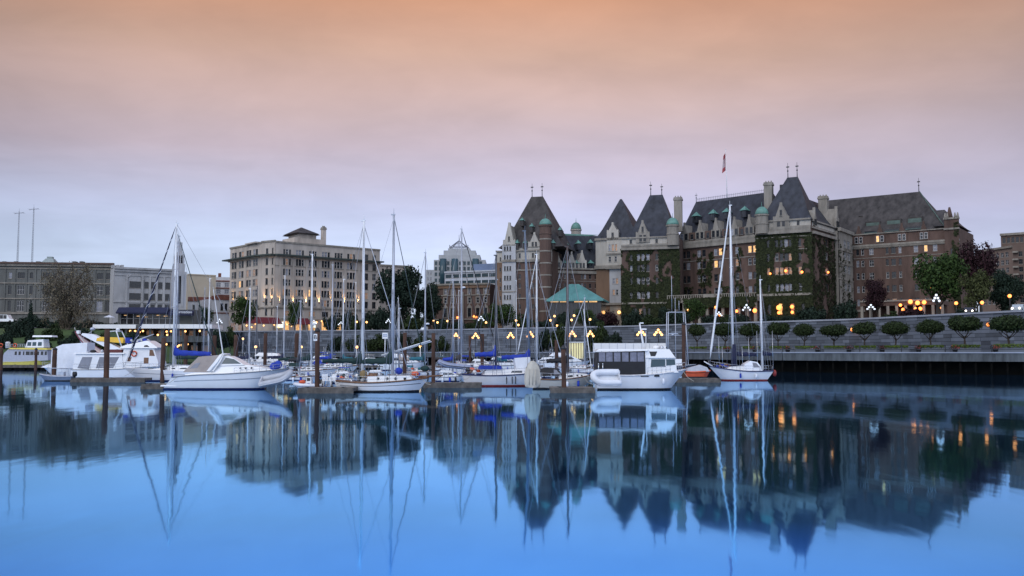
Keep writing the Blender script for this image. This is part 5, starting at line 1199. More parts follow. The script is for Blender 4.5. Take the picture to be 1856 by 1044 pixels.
# --- small yacht with upright dinghy on its stern
b = Boat('day_sailer', 'cream sailing boat with a black spray hood and a wooden rubbing strake', 'sailboat', 962, 1079, 704)
b.hull(2.9, .98, .88, 1.42, rake=1.3, tr=.6, trake=.2, mat=cream, boot=black, rail=spar_wood, flare=.74, railr=.055)
b.cabin([(b.x(1012), .9), (b.x(1066), 1.2), (b.x(1062), 1.42), (b.x(1048), 1.5), (b.x(1014), 1.42)], .95, .8, win=[[(b.x(1028), 1.12), (b.x(1037), 1.14), (b.x(1037), 1.34), (b.x(1029), 1.32)]], winm=black)
b.ports([b.x(1045), b.x(1053)], 1.28, .88, .08)
b.cabin([(b.x(981), 1.2), (b.x(1018), 1.3), (b.x(1014), 1.7), (b.x(1005), 1.98), (b.x(988), 2.02), (b.x(979), 1.85)], 1.0, .75, name='spray_hood', mat=canvas_black, win=[[(b.x(1003), 1.38), (b.x(1014), 1.4), (b.x(1008), 1.8), (b.x(1003), 1.85)]], winm=glass_dim)
b.mast(1029, 447, 1.2, r=.115, m=M('brown spar', (.075, .055, .05), .5, .3), spread=(.55,), sw=.8, boom=990, boom_y=653, cover=canvas_black, peak=.5, fat=.18)
b.furled(1072, 668, 1058, 560, canvas_white, .06); b.rails(.6, .03, 1, 7); b.fittings(4); b.fenders([.55, .72]); b.mooring(.8, .8, -.7)
t = thing('upturned_dinghy', 'cream ribbed dinghy hoisted upright on the stern of the cream sailing boat', 'dinghy', (XW(965, 61), 61 * S, ZW(702.5, 61)), 0)
m = MB(); zz = [(0, .44), (.15, .62), (.5, .68), (1.2, .66), (1.75, .56), (2.15, .36), (2.35, .12)]
m.loft([[(w_ * c_, -.28 * (1 - abs(c_) ** 2) * (1 if z_ < 2 else .6) - .1, z_) for c_ in (-1, -.75, -.45, -.15, .15, .45, .75, 1)] for z_, w_ in zz]); m.loft([[(w_ * c_, -.06, z_) for c_ in (-1, -.5, 0, .5, 1)] for z_, w_ in zz]); m.tube([(-w_, -.08, z_) for z_, w_ in zz] + [(w_, -.08, z_) for z_, w_ in zz[::-1]], .07, 6)
for c_ in (-.3, 0, .3): m.tube([(c_ * 1.0, -.40 if abs(c_) < .1 else -.34, .25), (c_ * 1.0, -.41 if abs(c_) < .1 else -.35, 1.7)], .04, 5)
m.build('hull', M('cream glass fibre', (.50, .47, .40), .5, .12), t)
# --- flybridge motor yacht
b = Boat('motor_yacht', 'white aft-cabin motor yacht with a black canvas enclosure', 'motorboat', 1080, 1243, 705)
b.hull(3.3, 1.45, 1.32, 1.86, rake=1.5, tr=.88, mat=hullwhite, boot=black, flare=.82, tpow=2.3, rail=M('white rub rail', (.7, .7, .72), .3), railr=.07)
za = 1.35; zt = b.z(636)
b.cabin([(b.x(1079), za), (b.x(1166), za), (b.x(1166), b.z(656)), (b.x(1079), b.z(656))], 1.45, 1.42, name='canvas_side', mat=canvas_black)
b.cabin([(b.x(1079), b.z(656)), (b.x(1166), b.z(656)), (b.x(1165), zt - .02), (b.x(1081), zt - .12)], 1.42, 1.34, name='canvas_top', mat=canvas_black,
        win=[[(b.x(p), b.z(655)), (b.x(p + 11.5), b.z(655)), (b.x(p + 11.5), b.z(638.5)), (b.x(p), b.z(638.5))] for p in (1083, 1096, 1110, 1124.5, 1139, 1152)], winm=M('clear vinyl', (.16, .17, .23), .15, .3), wn='vinyl_window')
m = MB(); m.taper((b.x(1078), b.x(1170), -1.5, 1.5), zt, (b.x(1083), b.x(1169), -1.42, 1.42), zt + .17); b.part(m, 'hardtop', white)
b.cabin([(b.x(1166), za), (b.x(1226), 1.6), (b.x(1222), 1.75), (b.x(1221), b.z(650)), (b.x(1218), b.z(648.5)), (b.x(1168), b.z(648.5))], 1.38, 1.22, name='deckhouse', win=[[(b.x(1175.5), b.z(665)), (b.x(1202), b.z(664.5)), (b.x(1202), b.z(651)), (b.x(1177), b.z(651))], [(b.x(1203.5), b.z(662)), (b.x(1220), b.z(661)), (b.x(1219), b.z(651)), (b.x(1203.5), b.z(651))]], winm=glass_blue)
b.cabin([(b.x(1166), b.z(648.5)), (b.x(1220), b.z(648.5)), (b.x(1210), b.z(633)), (b.x(1168), b.z(632))], 1.4, 1.1, name='flybridge', win=[[(b.x(1176), b.z(645.5)), (b.x(1184), b.z(645.5)), (b.x(1188), b.z(637)), (b.x(1173.5), b.z(637))]], winm=black)
m = MB(); m.taper((b.x(1165), b.x(1172), -1.38, 1.38), za, (b.x(1166), b.x(1172), -1.3, 1.3), zt + .1); b.part(m, 'bulkhead', white)
m = MB(); m.tube([(b.x(1168), 0, zt), (b.x(1160), 0, b.z(586))], [.12, .07], 6); m.box(b.x(1160), b.x(1167), -.08, .08, b.z(586.5), b.z(584.5)); m.box(b.x(1163), b.x(1172), -.2, .2, b.z(598), b.z(595.5)); m.tube([(b.x(1172), .3, zt), (b.x(1172), .3, b.z(600))], .04, 5); m.box(b.x(1200), b.x(1207), -.1, .1, b.z(634), b.z(627)); b.part(m, 'signal_mast', white)
for x0, x1 in ((1157, 1171), (1181, 1190)):
    for sd in (-1, 1):
        m = MB(); m.box(b.x(x0), b.x(x1), min(sd*1.58, sd*1.672), max(sd*1.58, sd*1.672), b.z(682 if x0 < 1180 else 682), b.z(680.5 if x0 < 1180 else 678.5)); b.part(m, 'hull_window', black)
b.rails(.65, .55, 1.0, 9); b.fenders([.72]); b.mooring(.95, .9, -1.0); b.gear(5, 1190, 1208, b.z(633), [white, canvas_black, steel])
for px in (1082, 1089.5): m = MB(); m.tube([(b.x(px), -1.6, b.z(673)), (b.x(px), -1.6, b.z(660))], .05, 5); m.ball((b.x(px), -1.6, b.z(659.5)), .08, 6, 4); b.part(m, 'stanchion_light', steel)
t = thing('inflatable_dinghy', 'white inflatable dinghy tipped on its side across the stern of the motor yacht', 'dinghy', (XW(1098, 60.5), 60.5 * S, ZW(684.5, 60.5)), .15, 'inflatable dinghies')
m = MB(Matrix.Rotation(.95, 4, 'X') @ Matrix.Rotation(math.pi, 4, 'Z')); rib_mesh(m, 2.45, 1.15, .30, tip=.2); m.build('tube', [canvas_white, M('pale rub band', (.6, .62, .66), .5)], t)
# --- ketch at the right
b = Boat('ketch', 'white ketch with two white masts and navy sail covers, last boat on the right', 'sailboat', 1399, 1285, 689)
b.hull(3.1, 1.18, 1.12, 1.75, rake=1.6, tr=.55, trake=.8, mat=hullwhite, boot=red_paint, rail=navy_paint, flare=.76, railr=.07)
b.cabin([(b.x(1310), 1.3), (b.x(1322), 1.7), (b.x(1345), 1.75), (b.x(1348), 1.15)], .9, .75)
b.cabin([(b.x(1344), 1.2), (b.x(1378), 1.2), (b.x(1376), 1.7), (b.x(1370), 2.25), (b.x(1358), 2.42), (b.x(1347), 2.0)], 1.05, .7, name='spray_hood', mat=canvas_white, win=[[(b.x(1362), 1.6), (b.x(1374), 1.6), (b.x(1368), 2.15), (b.x(1361), 2.2)]], winm=glass_dim)
b.mast(1329, 372, 1.3, r=.13, m=spar_white, spread=(.32, .62), sw=1.0, boom=1372, boom_y=642, cover=canvas_navy, peak=.4, fat=.24, back=False, lean=.1)
m = MB(); m.tube([(b.x(1330.5), 0, 1.4), (b.x(1330.5), 0, b.z(624))], [.42, .24], 8); b.part(m, 'mast_cover', canvas_navy)
b.mast(1382, 507, 1.3, r=.11, m=spar_white, spread=(.55,), sw=.7, boom=1399, boom_y=641, cover=canvas_navy, peak=.5, fat=.2, fore=False, lean=.1)
b.furled(1287, 650, 1327, 378, spar_white, .15); 
m = MB(); m.tube([(b.L/2 - .5, 0, 1.7), (b.x(1276), 0, b.z(655))], [.1, .07], 6); b.part(m, 'bowsprit', spar_white)
for px, yt in ((1302, 612), (1308, 628), (1344, 628), (1356, 612), (1371, 600), (1399, 600)): m = MB(); m.tube([(b.x(px), .6, 1.3), (b.x(px) + .05, .6, b.z(yt))], .028, 4); b.part(m, 'whip_aerial', steel)
m = MB(); m.ball((-b.L/2 - .2, .5, .9), .32, 8, 6, sq=(.8, .8, 1.3)); b.part(m, 'fender', red_paint)
b.rails(.65, .02, 1, 9)
b.gear(8, 1300, 1324, 1.7, [canvas_blue, spar_wood]); b.fenders([.3, .55])
m = MB(); m.box(b.x(1355), b.x(1347), -.5, .5, 1.3, 1.85); b.part(m, 'deck_box', spar_wood)
# --- orange work boat under grey sheet, and A-frame boat behind it
b = Boat('workboat', 'orange inflatable workboat with a grey cover beside the motor yacht bow', 'motorboat', 1240, 1287, 684)
b.hull(1.7, .8, .75, .95, rake=.5, tr=.85, mat=orange, boot=black, rail=orange, railr=.12)
b.cabin([(b.x(1243), .8), (b.x(1284), .85), (b.x(1280), 1.4), (b.x(1268), 1.75), (b.x(1246), 1.3)], .8, .5, name='cover', mat=dinghy_grey)
b = Boat('gantry_boat', 'dark work barge with a tall aluminium frame and radar behind the motor yacht', 'motorboat', 1205, 1262, 672)
b.hull(3.0, 1.0, 1.0, 1.2, rake=.6, tr=.9, mat=M('dark hull paint', (.05, .055, .07), .5), boot=black, rail=alu)
m = MB()
for sd in (-1, 1): m.tube([(b.x(1209), sd*1.0, 1), (b.x(1211), sd*.9, b.z(566))], .09, 6); m.tube([(b.x(1246), sd*1.0, 1), (b.x(1241), sd*.9, b.z(566))], .09, 6); m.tube([(b.x(1211), sd*.9, b.z(566)), (b.x(1241), sd*.9, b.z(566))], .07, 6)
for px, yt in ((1219, 500), (1225, 540), (1232, 545)): m.tube([(b.x(px), 0, b.z(566)), (b.x(px), 0, b.z(yt))], .05, 5)
m.tube([(b.x(1225), 0, 1), (b.x(1225), 0, b.z(560))], .07, 5); m.box(b.x(1212), b.x(1229), -.1, .1, b.z(605.5), b.z(604)); m.ball((b.x(1220), 0, b.z(607)), .3, 8, 5, sq=(1, 1, .6)); m.tube([(b.x(1209), 0, b.z(608)), (b.x(1246), 0, b.z(608))], .05, 5)
b.part(m, 'gantry', alu); b.cabin([(b.x(1215), 1), (b.x(1240), 1.1), (b.x(1238), 2.2), (b.x(1217), 2.2)], 1, .9)

# --- row of smaller boats behind the front rank
def back_boat(kind, label, stern, bow, yw, mast=None, canvas=None, bimini=False, hullm=None, jib=None, jib2=None):
    b = Boat({'s': 'sailboat', 'm': 'cabin_cruiser'}[kind], label, 'sailboat' if kind == 's' else 'motorboat', stern, bow, yw)
    k = min(1.05, max(.42, b.L / 9.0)); K = lambda z: z * k
    q = lambda t: -b.L/2 + b.L * t
    if kind == 's':
        b.hull(2.8*k, 1.1*k, 1.0*k, 1.4*k, rake=1.3*k, tr=.68, mat=hullm or hullwhite, boot=navy_paint, rail=spar_wood if not hullm else alu)
        b.cabin([(q(.3), K(1.0)), (q(.72), K(1.15)), (q(.66), K(1.55)), (q(.32), K(1.65))], K(.95), K(.75), win=[[(q(.36 + i*.1), K(1.3)), (q(.42 + i*.1), K(1.3)), (q(.42 + i*.1), K(1.47)), (q(.36 + i*.1), K(1.47))] for i in range(3)], winm=black)
        if bimini: b.cabin([(q(.08), K(1.75)), (q(.34), K(1.7)), (q(.32), K(2.3)), (q(.14), K(2.35))], K(.95), K(.7), name='spray_hood', mat=canvas or canvas_navy)
        if mast:
            px, yt, mt, boom = mast[:4]
            b.mast(px, yt, 1.2*k, r=.10 if len(mast) < 5 else mast[4], m=mt, spread=(.5,), sw=.7, boom=boom, boom_y=HOR + (yw - HOR) * .28 if boom else None, cover=canvas, peak=.9, fat=.22, radar=mast[5] if len(mast) > 5 else None)
        for j_ in (jib, jib2):
            if j_: b.furled(*j_)
    else:
        b.hull(3.0*k, 1.3*k, 1.25*k, 1.7*k, rake=1.5*k, tr=.88, mat=hullm or white, boot=navy_paint, flare=.82, tpow=2.1, rail=M('grey rub strip', (.25, .26, .28), .5))
        b.cabin([(q(.18), K(1.3)), (q(.82), K(1.55)), (q(.62), K(2.5)), (q(.22), K(2.55))], K(1.3), K(1.05), win=[[(q(.26), K(1.9)), (q(.42), K(1.9)), (q(.42), K(2.35)), (q(.26), K(2.35))], [(q(.44), K(1.9)), (q(.66), K(1.95)), (q(.60), K(2.35)), (q(.44), K(2.35))]])
        b.cabin([(q(.12), K(2.55)), (q(.6), K(2.5)), (q(.54), K(3.1)), (q(.2), K(3.2))], K(1.2), K(1.0), name='flybridge')
        m = MB(); m.tube([(q(.3), 0, K(3.1)), (q(.27), 0, K(4.6))], .06, 5); m.tube([(q(.27), -.4*k, K(4.2)), (q(.27), .4*k, K(4.2))], .04, 4); m.tube([(q(.2), .5*k, K(3.1)), (q(.16), .5*k, K(6))], .025, 4); b.part(m, 'signal_mast', white)
        if bimini:
            m = MB(); m.taper((q(.12), q(.5), -1.2*k, 1.2*k), K(4.1), (q(.14), q(.48), -1.1*k, 1.1*k), K(4.25)); b.part(m, 'bimini', canvas or canvas_black)
            m = MB()
            for sd in (-1, 1):
                for t in (.14, .48): m.tube([(q(t), sd*1.05*k, K(3.1)), (q(t), sd*1.1*k, K(4.12))], .03, 4)
            b.part(m, 'bimini_frame', steel)
    b.rails(.6, .03, 1.0, 7); b.fittings(stern); b.fenders([.25, .5, .7]); b.gear(6, stern + (bow - stern) * .1, stern + (bow - stern) * .5, k * 1.5, [canvas or canvas_blue, white, steel, orange, canvas_tan]); return b
back_boat('m', 'white flybridge cruiser with a black canopy moored below the causeway wall', 452, 545, 667, canvas=canvas_black, bimini=True)
back_boat('s', 'white sloop with a thick furled white jib, left of the flybridge cruiser', 455, 372, 672, mast=(377, 505, spar_white, 420), canvas=canvas_blue, jib=(406, 655, 383, 520, spar_white, .13))
back_boat('s', 'low sloop with a thin white mast just left of the black canopied cruiser', 420, 500, 675, mast=(451, 523, spar_white, 425), canvas=canvas_navy)
back_boat('s', 'white yacht with a dark brown mast behind the black canopied cruiser', 432, 512, 664, mast=(464, 519, spar_dark, None))
back_boat('s', 'white yacht with a slim white mast right of the black canopied cruiser', 480, 560, 670, mast=(514, 500, spar_white, 484), canvas=canvas_navy)
back_boat('s', 'sailboat with a thick white mast and long dark green boom cover, stern to the dock', 512, 612, 683, mast=(563.5, 461, spar_white, 503, .13, 588), canvas=canvas_green, bimini=True)
back_boat('s', 'yacht with a grey mast between the green covered sailboat and the ketch', 560, 650, 676, mast=(601, 480, alu, 570), canvas=canvas_blue, bimini=True)
back_boat('m', 'small white cruiser under a bright blue cover behind the green covered sailboat', 575, 640, 672, canvas=canvas_blue, bimini=True)
back_boat('s', 'sailboat with teal covers right behind the bow of the front ketch', 722, 800, 682, mast=(770, 458, alu, 728, .10, 587), canvas=canvas_teal, bimini=True)
back_boat('m', 'white motorboat with a tall signal mast seen over the front ketch', 690, 775, 671)
back_boat('s', 'yacht with a tall blue grey mast and brown boom tent left of the cutter', 784, 905, 678, mast=(836, 415, alu, 785, .13, 521), canvas=M('brown canvas', (.05, .042, .04), .8), bimini=True, jib=(905, 648, 837.5, 420, canvas_black, .09), jib2=(879, 645, 838, 472, canvas_black, .08))
back_boat('m', 'white cruiser half hidden behind the twin blue boom covers', 880, 960, 674)
back_boat('s', 'sailboat with a bright white leaning mast behind the upright cream dinghy', 930, 1010, 684, mast=(973, 461, spar_white, None, .12), jib=(938, 642, 973, 466, spar_white, .07), jib2=(1017, 640, 975, 500, alu, .04))
back_boat('s', 'small yacht with a thin mast and white furled jib left of the motor yacht', 1085, 1010, 676, mast=(1060, 540, alu, None), jib=(1022, 640, 1059, 545, spar_white, .06))
back_boat('m', 'white cruiser moored behind the cream sailing boat', 985, 1070, 669, canvas=canvas_black, bimini=True)
back_boat('s', 'low white yacht without sails behind the sleek motor cruiser', 400, 480, 681, canvas=canvas_tan, bimini=True)
more = [('m', 430, 475, 663), ('s', 470, 520, 662), ('m', 600, 545, 664), ('s', 615, 660, 667), ('m', 655, 700, 664), ('s', 690, 740, 666), ('m', 790, 835, 667), ('s', 850, 800, 664), ('m', 850, 900, 668), ('s', 905, 955, 666), ('m', 1010, 960, 665), ('s', 640, 590, 680), ('s', 800, 850, 684), ('m', 700, 648, 690), ('s', 752, 702, 686), ('m', 790, 842, 691), ('s', 930, 876, 687), ('m', 640, 588, 694), ('s', 520, 575, 689), ('m', 425, 470, 673), ('s', 395, 350, 668)]
cols_ = [('navy', canvas_navy), ('teal', canvas_teal), ('bright blue', canvas_blue), ('black', canvas_black), ('tan', canvas_tan)]
nb_ = ['behind the black canopied cruiser, nearest the wall', 'with a slim mast behind the black canopied cruiser', 'just left of the tall lettered piling, far row', 'with a slim mast far behind the green boom covers', 'far behind the front ketch mizzen mast', 'with a slim mast far behind the front ketch', 'far behind the ketch bowsprit', 'with a slim mast behind the brown boom tent', 'far behind the left blue boom cover', 'with a slim mast far behind the right blue boom cover', 'far behind the cream sailing boat', 'with a short mast close behind the green boom cover', 'with a short mast behind the slung grey dinghy', 'close behind the front ketch cabin', 'with a short mast close behind the front ketch bow', 'low behind the slung grey dinghy', 'with a mast close behind the twin blue boom covers', 'close behind the plastic chairs', 'with a mast right of the motor cruiser bow', 'just left of the black canopied cruiser', 'with a mast behind the thick furled white jib']
for i, (kd, st, bo, yw) in enumerate(more):
    cn, cm_ = cols_[i % 5]; mid = (st + bo) / 2 + (6 if i % 2 else -4)
    back_boat(kd, f'white {"sailboat" if kd == "s" else "cruiser"} with {cn} canvas {nb_[i]}', st, bo, yw, mast=(mid, random.uniform(505, 560), (alu, spar_white)[i % 2], mid + (st - bo) * .38, .08) if kd == 's' else None, canvas=cm_, bimini=True)
# white tender with a black motor tied up by the lettered piling
b = Boat('tender', 'white inflatable tender with a black motor left of the lettered piling', 'dinghy', 582, 534, 708)
b.hull(1.5, .5, .5, .62, rake=.5, tr=.85, mat=canvas_white, boot=dinghy_grey, rail=canvas_white, railr=.16, flare=.85)
b.cabin([(b.x(566), .5), (b.x(556), .5), (b.x(557), 1.25), (b.x(565), 1.2)], .4, .3, name='console', mat=white, win=[[(b.x(564), .9), (b.x(558), .9), (b.x(558), 1.2), (b.x(564), 1.15)]], winm=black)
b.outboard(-b.L/2 - .1, 0, .6, .9); b.gear(3, 548, 575, .6, [orange, canvas_blue, black])
# harbour ferry at the far left dock
b = Boat('harbour_ferry', 'grey passenger ferry with yellow trim at the far left dock', 'ferry', 2, 98, 667)
k = b.D * S / FPX
b.hull(4.2, b.z(656), b.z(656), b.z(651), rake=1.5, tr=.9, mat=M('yellow hull paint', (.62, .52, .10), .5, .15), boot=black, rail=M('yellow hull paint', (.62, .52, .10)), flare=.9, tpow=2.4)
b.cabin([(b.x(10), b.z(657)), (b.x(95), b.z(653)), (b.x(92), b.z(634)), (b.x(22), b.z(633)), (b.x(15), b.z(640))], 2.0, 1.8, mat=M('grey cabin paint', (.36, .38, .45), .5, .12), win=[[(b.x(p), b.z(643.5)), (b.x(p + w_), b.z(643.5)), (b.x(p + w_), b.z(637)), (b.x(p), b.z(637))] for p, w_ in ((34, 4), (41, 4), (49, 2.5), (54, 7), (62, 6), (69, 9), (81, 4.5), (88, 4))])
b.cabin([(b.x(22), b.z(633)), (b.x(94), b.z(634)), (b.x(90), b.z(631)), (b.x(26), b.z(630.5))], 2.1, 1.8, name='roof', mat=M('yellow hull paint', (.62, .52, .10)))
b.cabin([(b.x(50), b.z(630)), (b.x(84), b.z(630)), (b.x(82), b.z(615)), (b.x(54), b.z(617))], 1.4, 1.2, name='wheelhouse', win=[[(b.x(p), b.z(627)), (b.x(p + 7), b.z(627)), (b.x(p + 7), b.z(620)), (b.x(p), b.z(620))] for p in (54, 63, 73)], winm=glass_blue)
m = MB(); m.taper((b.x(62), b.x(98), -1.3, 1.3), b.z(611), (b.x(63), b.x(97), -1.2, 1.2), b.z(608)); b.part(m, 'canopy', white)
m = MB(); m.lathe([(.5, 0), (.5, 1.2), (.55, 1.25), (.2, 1.4)], (b.x(13), 0, b.z(631)), 10); b.part(m, 'funnel', white)
m = MB()
for i in range(9): m.tube([(b.x(18 + i * 4.2), -1.8, b.z(631)), (b.x(18 + i*4.2), -1.8, b.z(624))], .04, 4)
m.tube([(b.x(18), -1.8, b.z(624)), (b.x(52), -1.8, b.z(624))], .05, 4); m.tube([(b.x(18), -1.8, b.z(627.5)), (b.x(52), -1.8, b.z(627.5))], .04, 4); b.part(m, 'guard_rail', steel)
for px in (9, 34.5): m = MB(); c = (b.x(px), -1.9, b.z(626)); m.tube([(c[0] + .38*math.cos(a), c[1], c[2] + .38*math.sin(a)) for a in [i*.5236 for i in range(13)]], .11, 6); b.part(m, 'life_ring', orange)

# ============================================================ trees and shrubs
def interp(tab, px):
    for (a, da), (b, db) in zip(tab, tab[1:]):
        if a <= px <= b: return da + (db - da) * (px - a) / (b - a)
    return tab[0][1] if px < tab[0][0] else tab[-1][1]
wallD = lambda px: interp(WALL, px)
quayD = lambda px: interp(QUAY, px)
def crown_mesh(name, seed, m, clumps, n, leaf, squash=.8, hollow=.35):
    """leaf-sized quads spread through a set of ellipsoid clumps (cx,cy,cz,rx,ry,rz)"""
    r = random.Random(seed); b = MB(); tot = sum(c[3]*c[4]*c[5] for c in clumps)
    for c in clumps:
        k = int(n * c[3]*c[4]*c[5] / tot)
        for _ in range(k):
            while True:
                v = Vector((r.uniform(-1, 1), r.uniform(-1, 1), r.uniform(-1, 1)))
                if hollow < v.length < 1: break
            v *= 1 + r.uniform(-.1, .16)
            p = Vector((c[0] + v.x*c[3], c[1] + v.y*c[4], c[2] + v.z*c[5])); s = leaf * r.uniform(.55, 1.35)
            nrm = (v + Vector((r.uniform(-1, 1), r.uniform(-1, 1), r.uniform(-.4, 1.2)))).normalized()
            e1 = nrm.orthogonal().normalized(); e1 = (Matrix.Rotation(r.uniform(0, 6.28), 3, nrm) @ e1); e2 = nrm.cross(e1) * squash
            b.add([p - e1*s*.5, p - e2*s*.4 + nrm*s*.05, p + e1*s*.5, p + e2*s*.45 + nrm*s*.05], [(0, 1, 2, 3)])
    return b.mesh(name, m)
def trunk_mesh(seed, h, r0, limbs, spread, rise):
    r = random.Random(seed); b = MB(); top = Vector((r.uniform(-.2, .2), r.uniform(-.2, .2), h))
    b.tube([(0, 0, -.4), (0, 0, 0), top * .5 + Vector((r.uniform(-.1, .1), 0, 0)), top], [r0 * 1.3, r0, r0 * .8, r0 * .6], 8)
    for i in range(limbs):
        a = 6.28 * i / limbs + r.uniform(-.4, .4); s0 = top * r.uniform(.65, 1)
        e = s0 + Vector((math.cos(a) * spread, math.sin(a) * spread, rise)) * r.uniform(.7, 1.1); mid = (s0 + e) / 2 + Vector((0, 0, -.08 * rise))
        b.tube([s0, mid, e], [r0 * .5, r0 * .33, r0 * .1], 6)
        for _ in range(3):
            q = mid.lerp(e, r.uniform(.1, .8)); b.tube([q, q + Vector((r.uniform(-1, 1), r.uniform(-1, 1), r.uniform(.2, 1.2))) * spread * .35], [r0 * .16, r0 * .04], 4)
    return b.mesh('trunk', bark)
def rnd_clumps(seed, n, R, zc, H, cr=(.35, .6)):
    r = random.Random(seed); o = [(0, 0, zc, R * .62, R * .62, H * .6)]
    for _ in range(n):
        a = r.uniform(0, 6.28); q = r.uniform(.35, .8); z = r.uniform(-.75, .85); k = R * r.uniform(*cr)
        o.append((math.cos(a) * R * q * math.sqrt(max(.15, 1 - z*z*.7)), math.sin(a) * R * q * math.sqrt(max(.15, 1 - z*z*.7)), zc + z * H * .75, k, k, k * .7))
    return o
KIND = {
 'broad': (crown_mesh('crown', 1, leaf_green, rnd_clumps(1, 16, 5, 7.2, 4.2), 5200, .52), trunk_mesh(1, 4.0, .38, 6, 3, 3.2), 11.5),
 'green2': (crown_mesh('crown', 2, leaf_green, rnd_clumps(22, 12, 3.2, 4.6, 3.0), 3000, .42), trunk_mesh(2, 2.4, .24, 5, 1.8, 2), 7.9),
 'dark': (crown_mesh('crown', 3, leaf_dark, rnd_clumps(3, 22, 5, 6.8, 6.4, (.3, .55)), 9000, .55), trunk_mesh(3, 4, .45, 6, 3, 4), 14),
 'red': (crown_mesh('crown', 4, leaf_red, rnd_clumps(4, 17, 5, 7.4, 5, (.25, .5)), 4400, .5, hollow=.2), trunk_mesh(4, 4, .36, 7, 3.2, 4.4), 12.6),
 'olive': (crown_mesh('crown', 5, leaf_olive, rnd_clumps(5, 12, 4, 6.4, 4, (.25, .5)), 3200, .45, hollow=.2), trunk_mesh(5, 3.4, .28, 6, 2.4, 3), 10.5),
 'clip': (crown_mesh('crown', 6, leaf_clip, [(0, 0, 2.75, 2.15, 2.15, 1.02), (.9, .3, 2.55, 1.25, 1.2, .7), (-.9, -.2, 2.55, 1.25, 1.2, .72), (.2, -.8, 2.5, 1.2, 1.2, .7), (.1, .9, 2.6, 1.2, 1.2, .7), (0, -.1, 3.1, 1.3, 1.3, .75)], 4200, .27, hollow=.5), trunk_mesh(6, 1.2, .15, 6, 1.1, 1.0), 3.9),
 'clip2': (crown_mesh('crown', 16, leaf_clip, [(0, 0, 2.6, 2.1, 1.9, .85), (1.2, .3, 2.75, 1.15, 1.1, .72), (-1.1, -.4, 2.5, 1.2, 1.1, .6), (-.3, -.8, 2.85, 1.2, 1.1, .75), (.4, .9, 2.5, 1.3, 1.2, .62)], 3600, .3, hollow=.45), trunk_mesh(16, 1.0, .16, 5, 1.3, 1.1), 3.9),
 'clip3': (crown_mesh('crown', 26, leaf_clip, [(0, 0, 2.7, 1.9, 2.0, .95), (.8, -.6, 2.45, 1.4, 1.2, .62), (-1.3, .2, 2.7, .95, 1.1, .66), (.6, .5, 3.1, 1.1, 1.2, .66), (-.5, -.9, 2.55, 1.2, 1.0, .62)], 3300, .31, hollow=.42), trunk_mesh(26, 1.3, .14, 7, 1.0, .9), 3.9),
 'shrub': (crown_mesh('foliage', 7, leaf_dark, rnd_clumps(7, 10, 2, 1.4, 1.4), 2200, .34, hollow=.4), trunk_mesh(7, .6, .12, 5, .8, .8), 2.9),
 'shrubg': (crown_mesh('foliage', 8, leaf_clip, rnd_clumps(8, 10, 2, 1.3, 1.3), 2200, .34, hollow=.4), trunk_mesh(8, .6, .12, 5, .8, .8), 2.7),
 'shrubr': (crown_mesh('foliage', 9, leaf_red, rnd_clumps(9, 10, 2, 1.3, 1.2), 2000, .34, hollow=.4), trunk_mesh(9, .6, .12, 5, .8, .8), 2.6),
 'column': (crown_mesh('foliage', 10, leaf_dark, [(0, 0, z, 1.05 * (1 - z / 11), 1.05 * (1 - z / 11), 1.3) for z in (1, 2.2, 3.4, 4.6, 5.8, 7, 8)], 3000, .32, hollow=.5), trunk_mesh(10, 5, .2, 5, .5, 1), 9),
 'twig': (None, None, 12),
}
# the half bare tree: curving twigs with sparse buds
def twig_tree():
    r = random.Random(11); b = MB(); lf = MB()
    b.tube([(0, 0, -.5), (.1, 0, 2), (0, 0, 4.2)], [.5, .4, .3], 8)
    for i in range(44):
        a = 6.28 * i * 5 / 44 + r.uniform(-.2, .2); R = r.uniform(1.2, 6.0); z = r.uniform(4.0, 12 - R * .5); s0 = Vector((0, 0, r.uniform(1.6, 4.2)))
        pts = [s0, s0 + Vector((math.cos(a) * R * .4, math.sin(a) * R * .4, (z - s0.z) * .7)), Vector((math.cos(a) * R * .8, math.sin(a) * R * .8, z)), Vector((math.cos(a) * R * 1.05, math.sin(a) * R * 1.05, z - r.uniform(.8, 3.4)))]
        b.tube(pts, [.13, .08, .05, .02], 5)
        for k in range(40):
            t = r.uniform(.8, 2.99); j = int(t); p = pts[j].lerp(pts[min(j + 1, 3)], t - j); d = Vector((r.uniform(-1, 1), r.uniform(-1, 1), r.uniform(-1.0, .5))) * r.uniform(.7, 1.9)
            b.tube([p, p + d * .5 + Vector((0, 0, .15)), p + d], [.026, .02, .01], 3, cap=False)
            for _ in range(3):
                q = p + d * r.uniform(.2, 1.1) + Vector((r.uniform(-.3, .3), r.uniform(-.3, .3), r.uniform(-.3, .3))); s = r.uniform(.08, .17)
                e1 = Vector((r.uniform(-1, 1), r.uniform(-1, 1), r.uniform(-1, 1))).normalized() * s; e2 = e1.orthogonal().normalized() * s * .6
                lf.add([q - e1, q - e2, q + e1, q + e2], [(0, 1, 2, 3)])
    return lf.mesh('crown', leaf_twig), b.mesh('trunk', M('pale twigs', (.10, .082, .062), .9, .3, 3))
cm, tm = twig_tree(); KIND['twig'] = (cm, tm, 12)
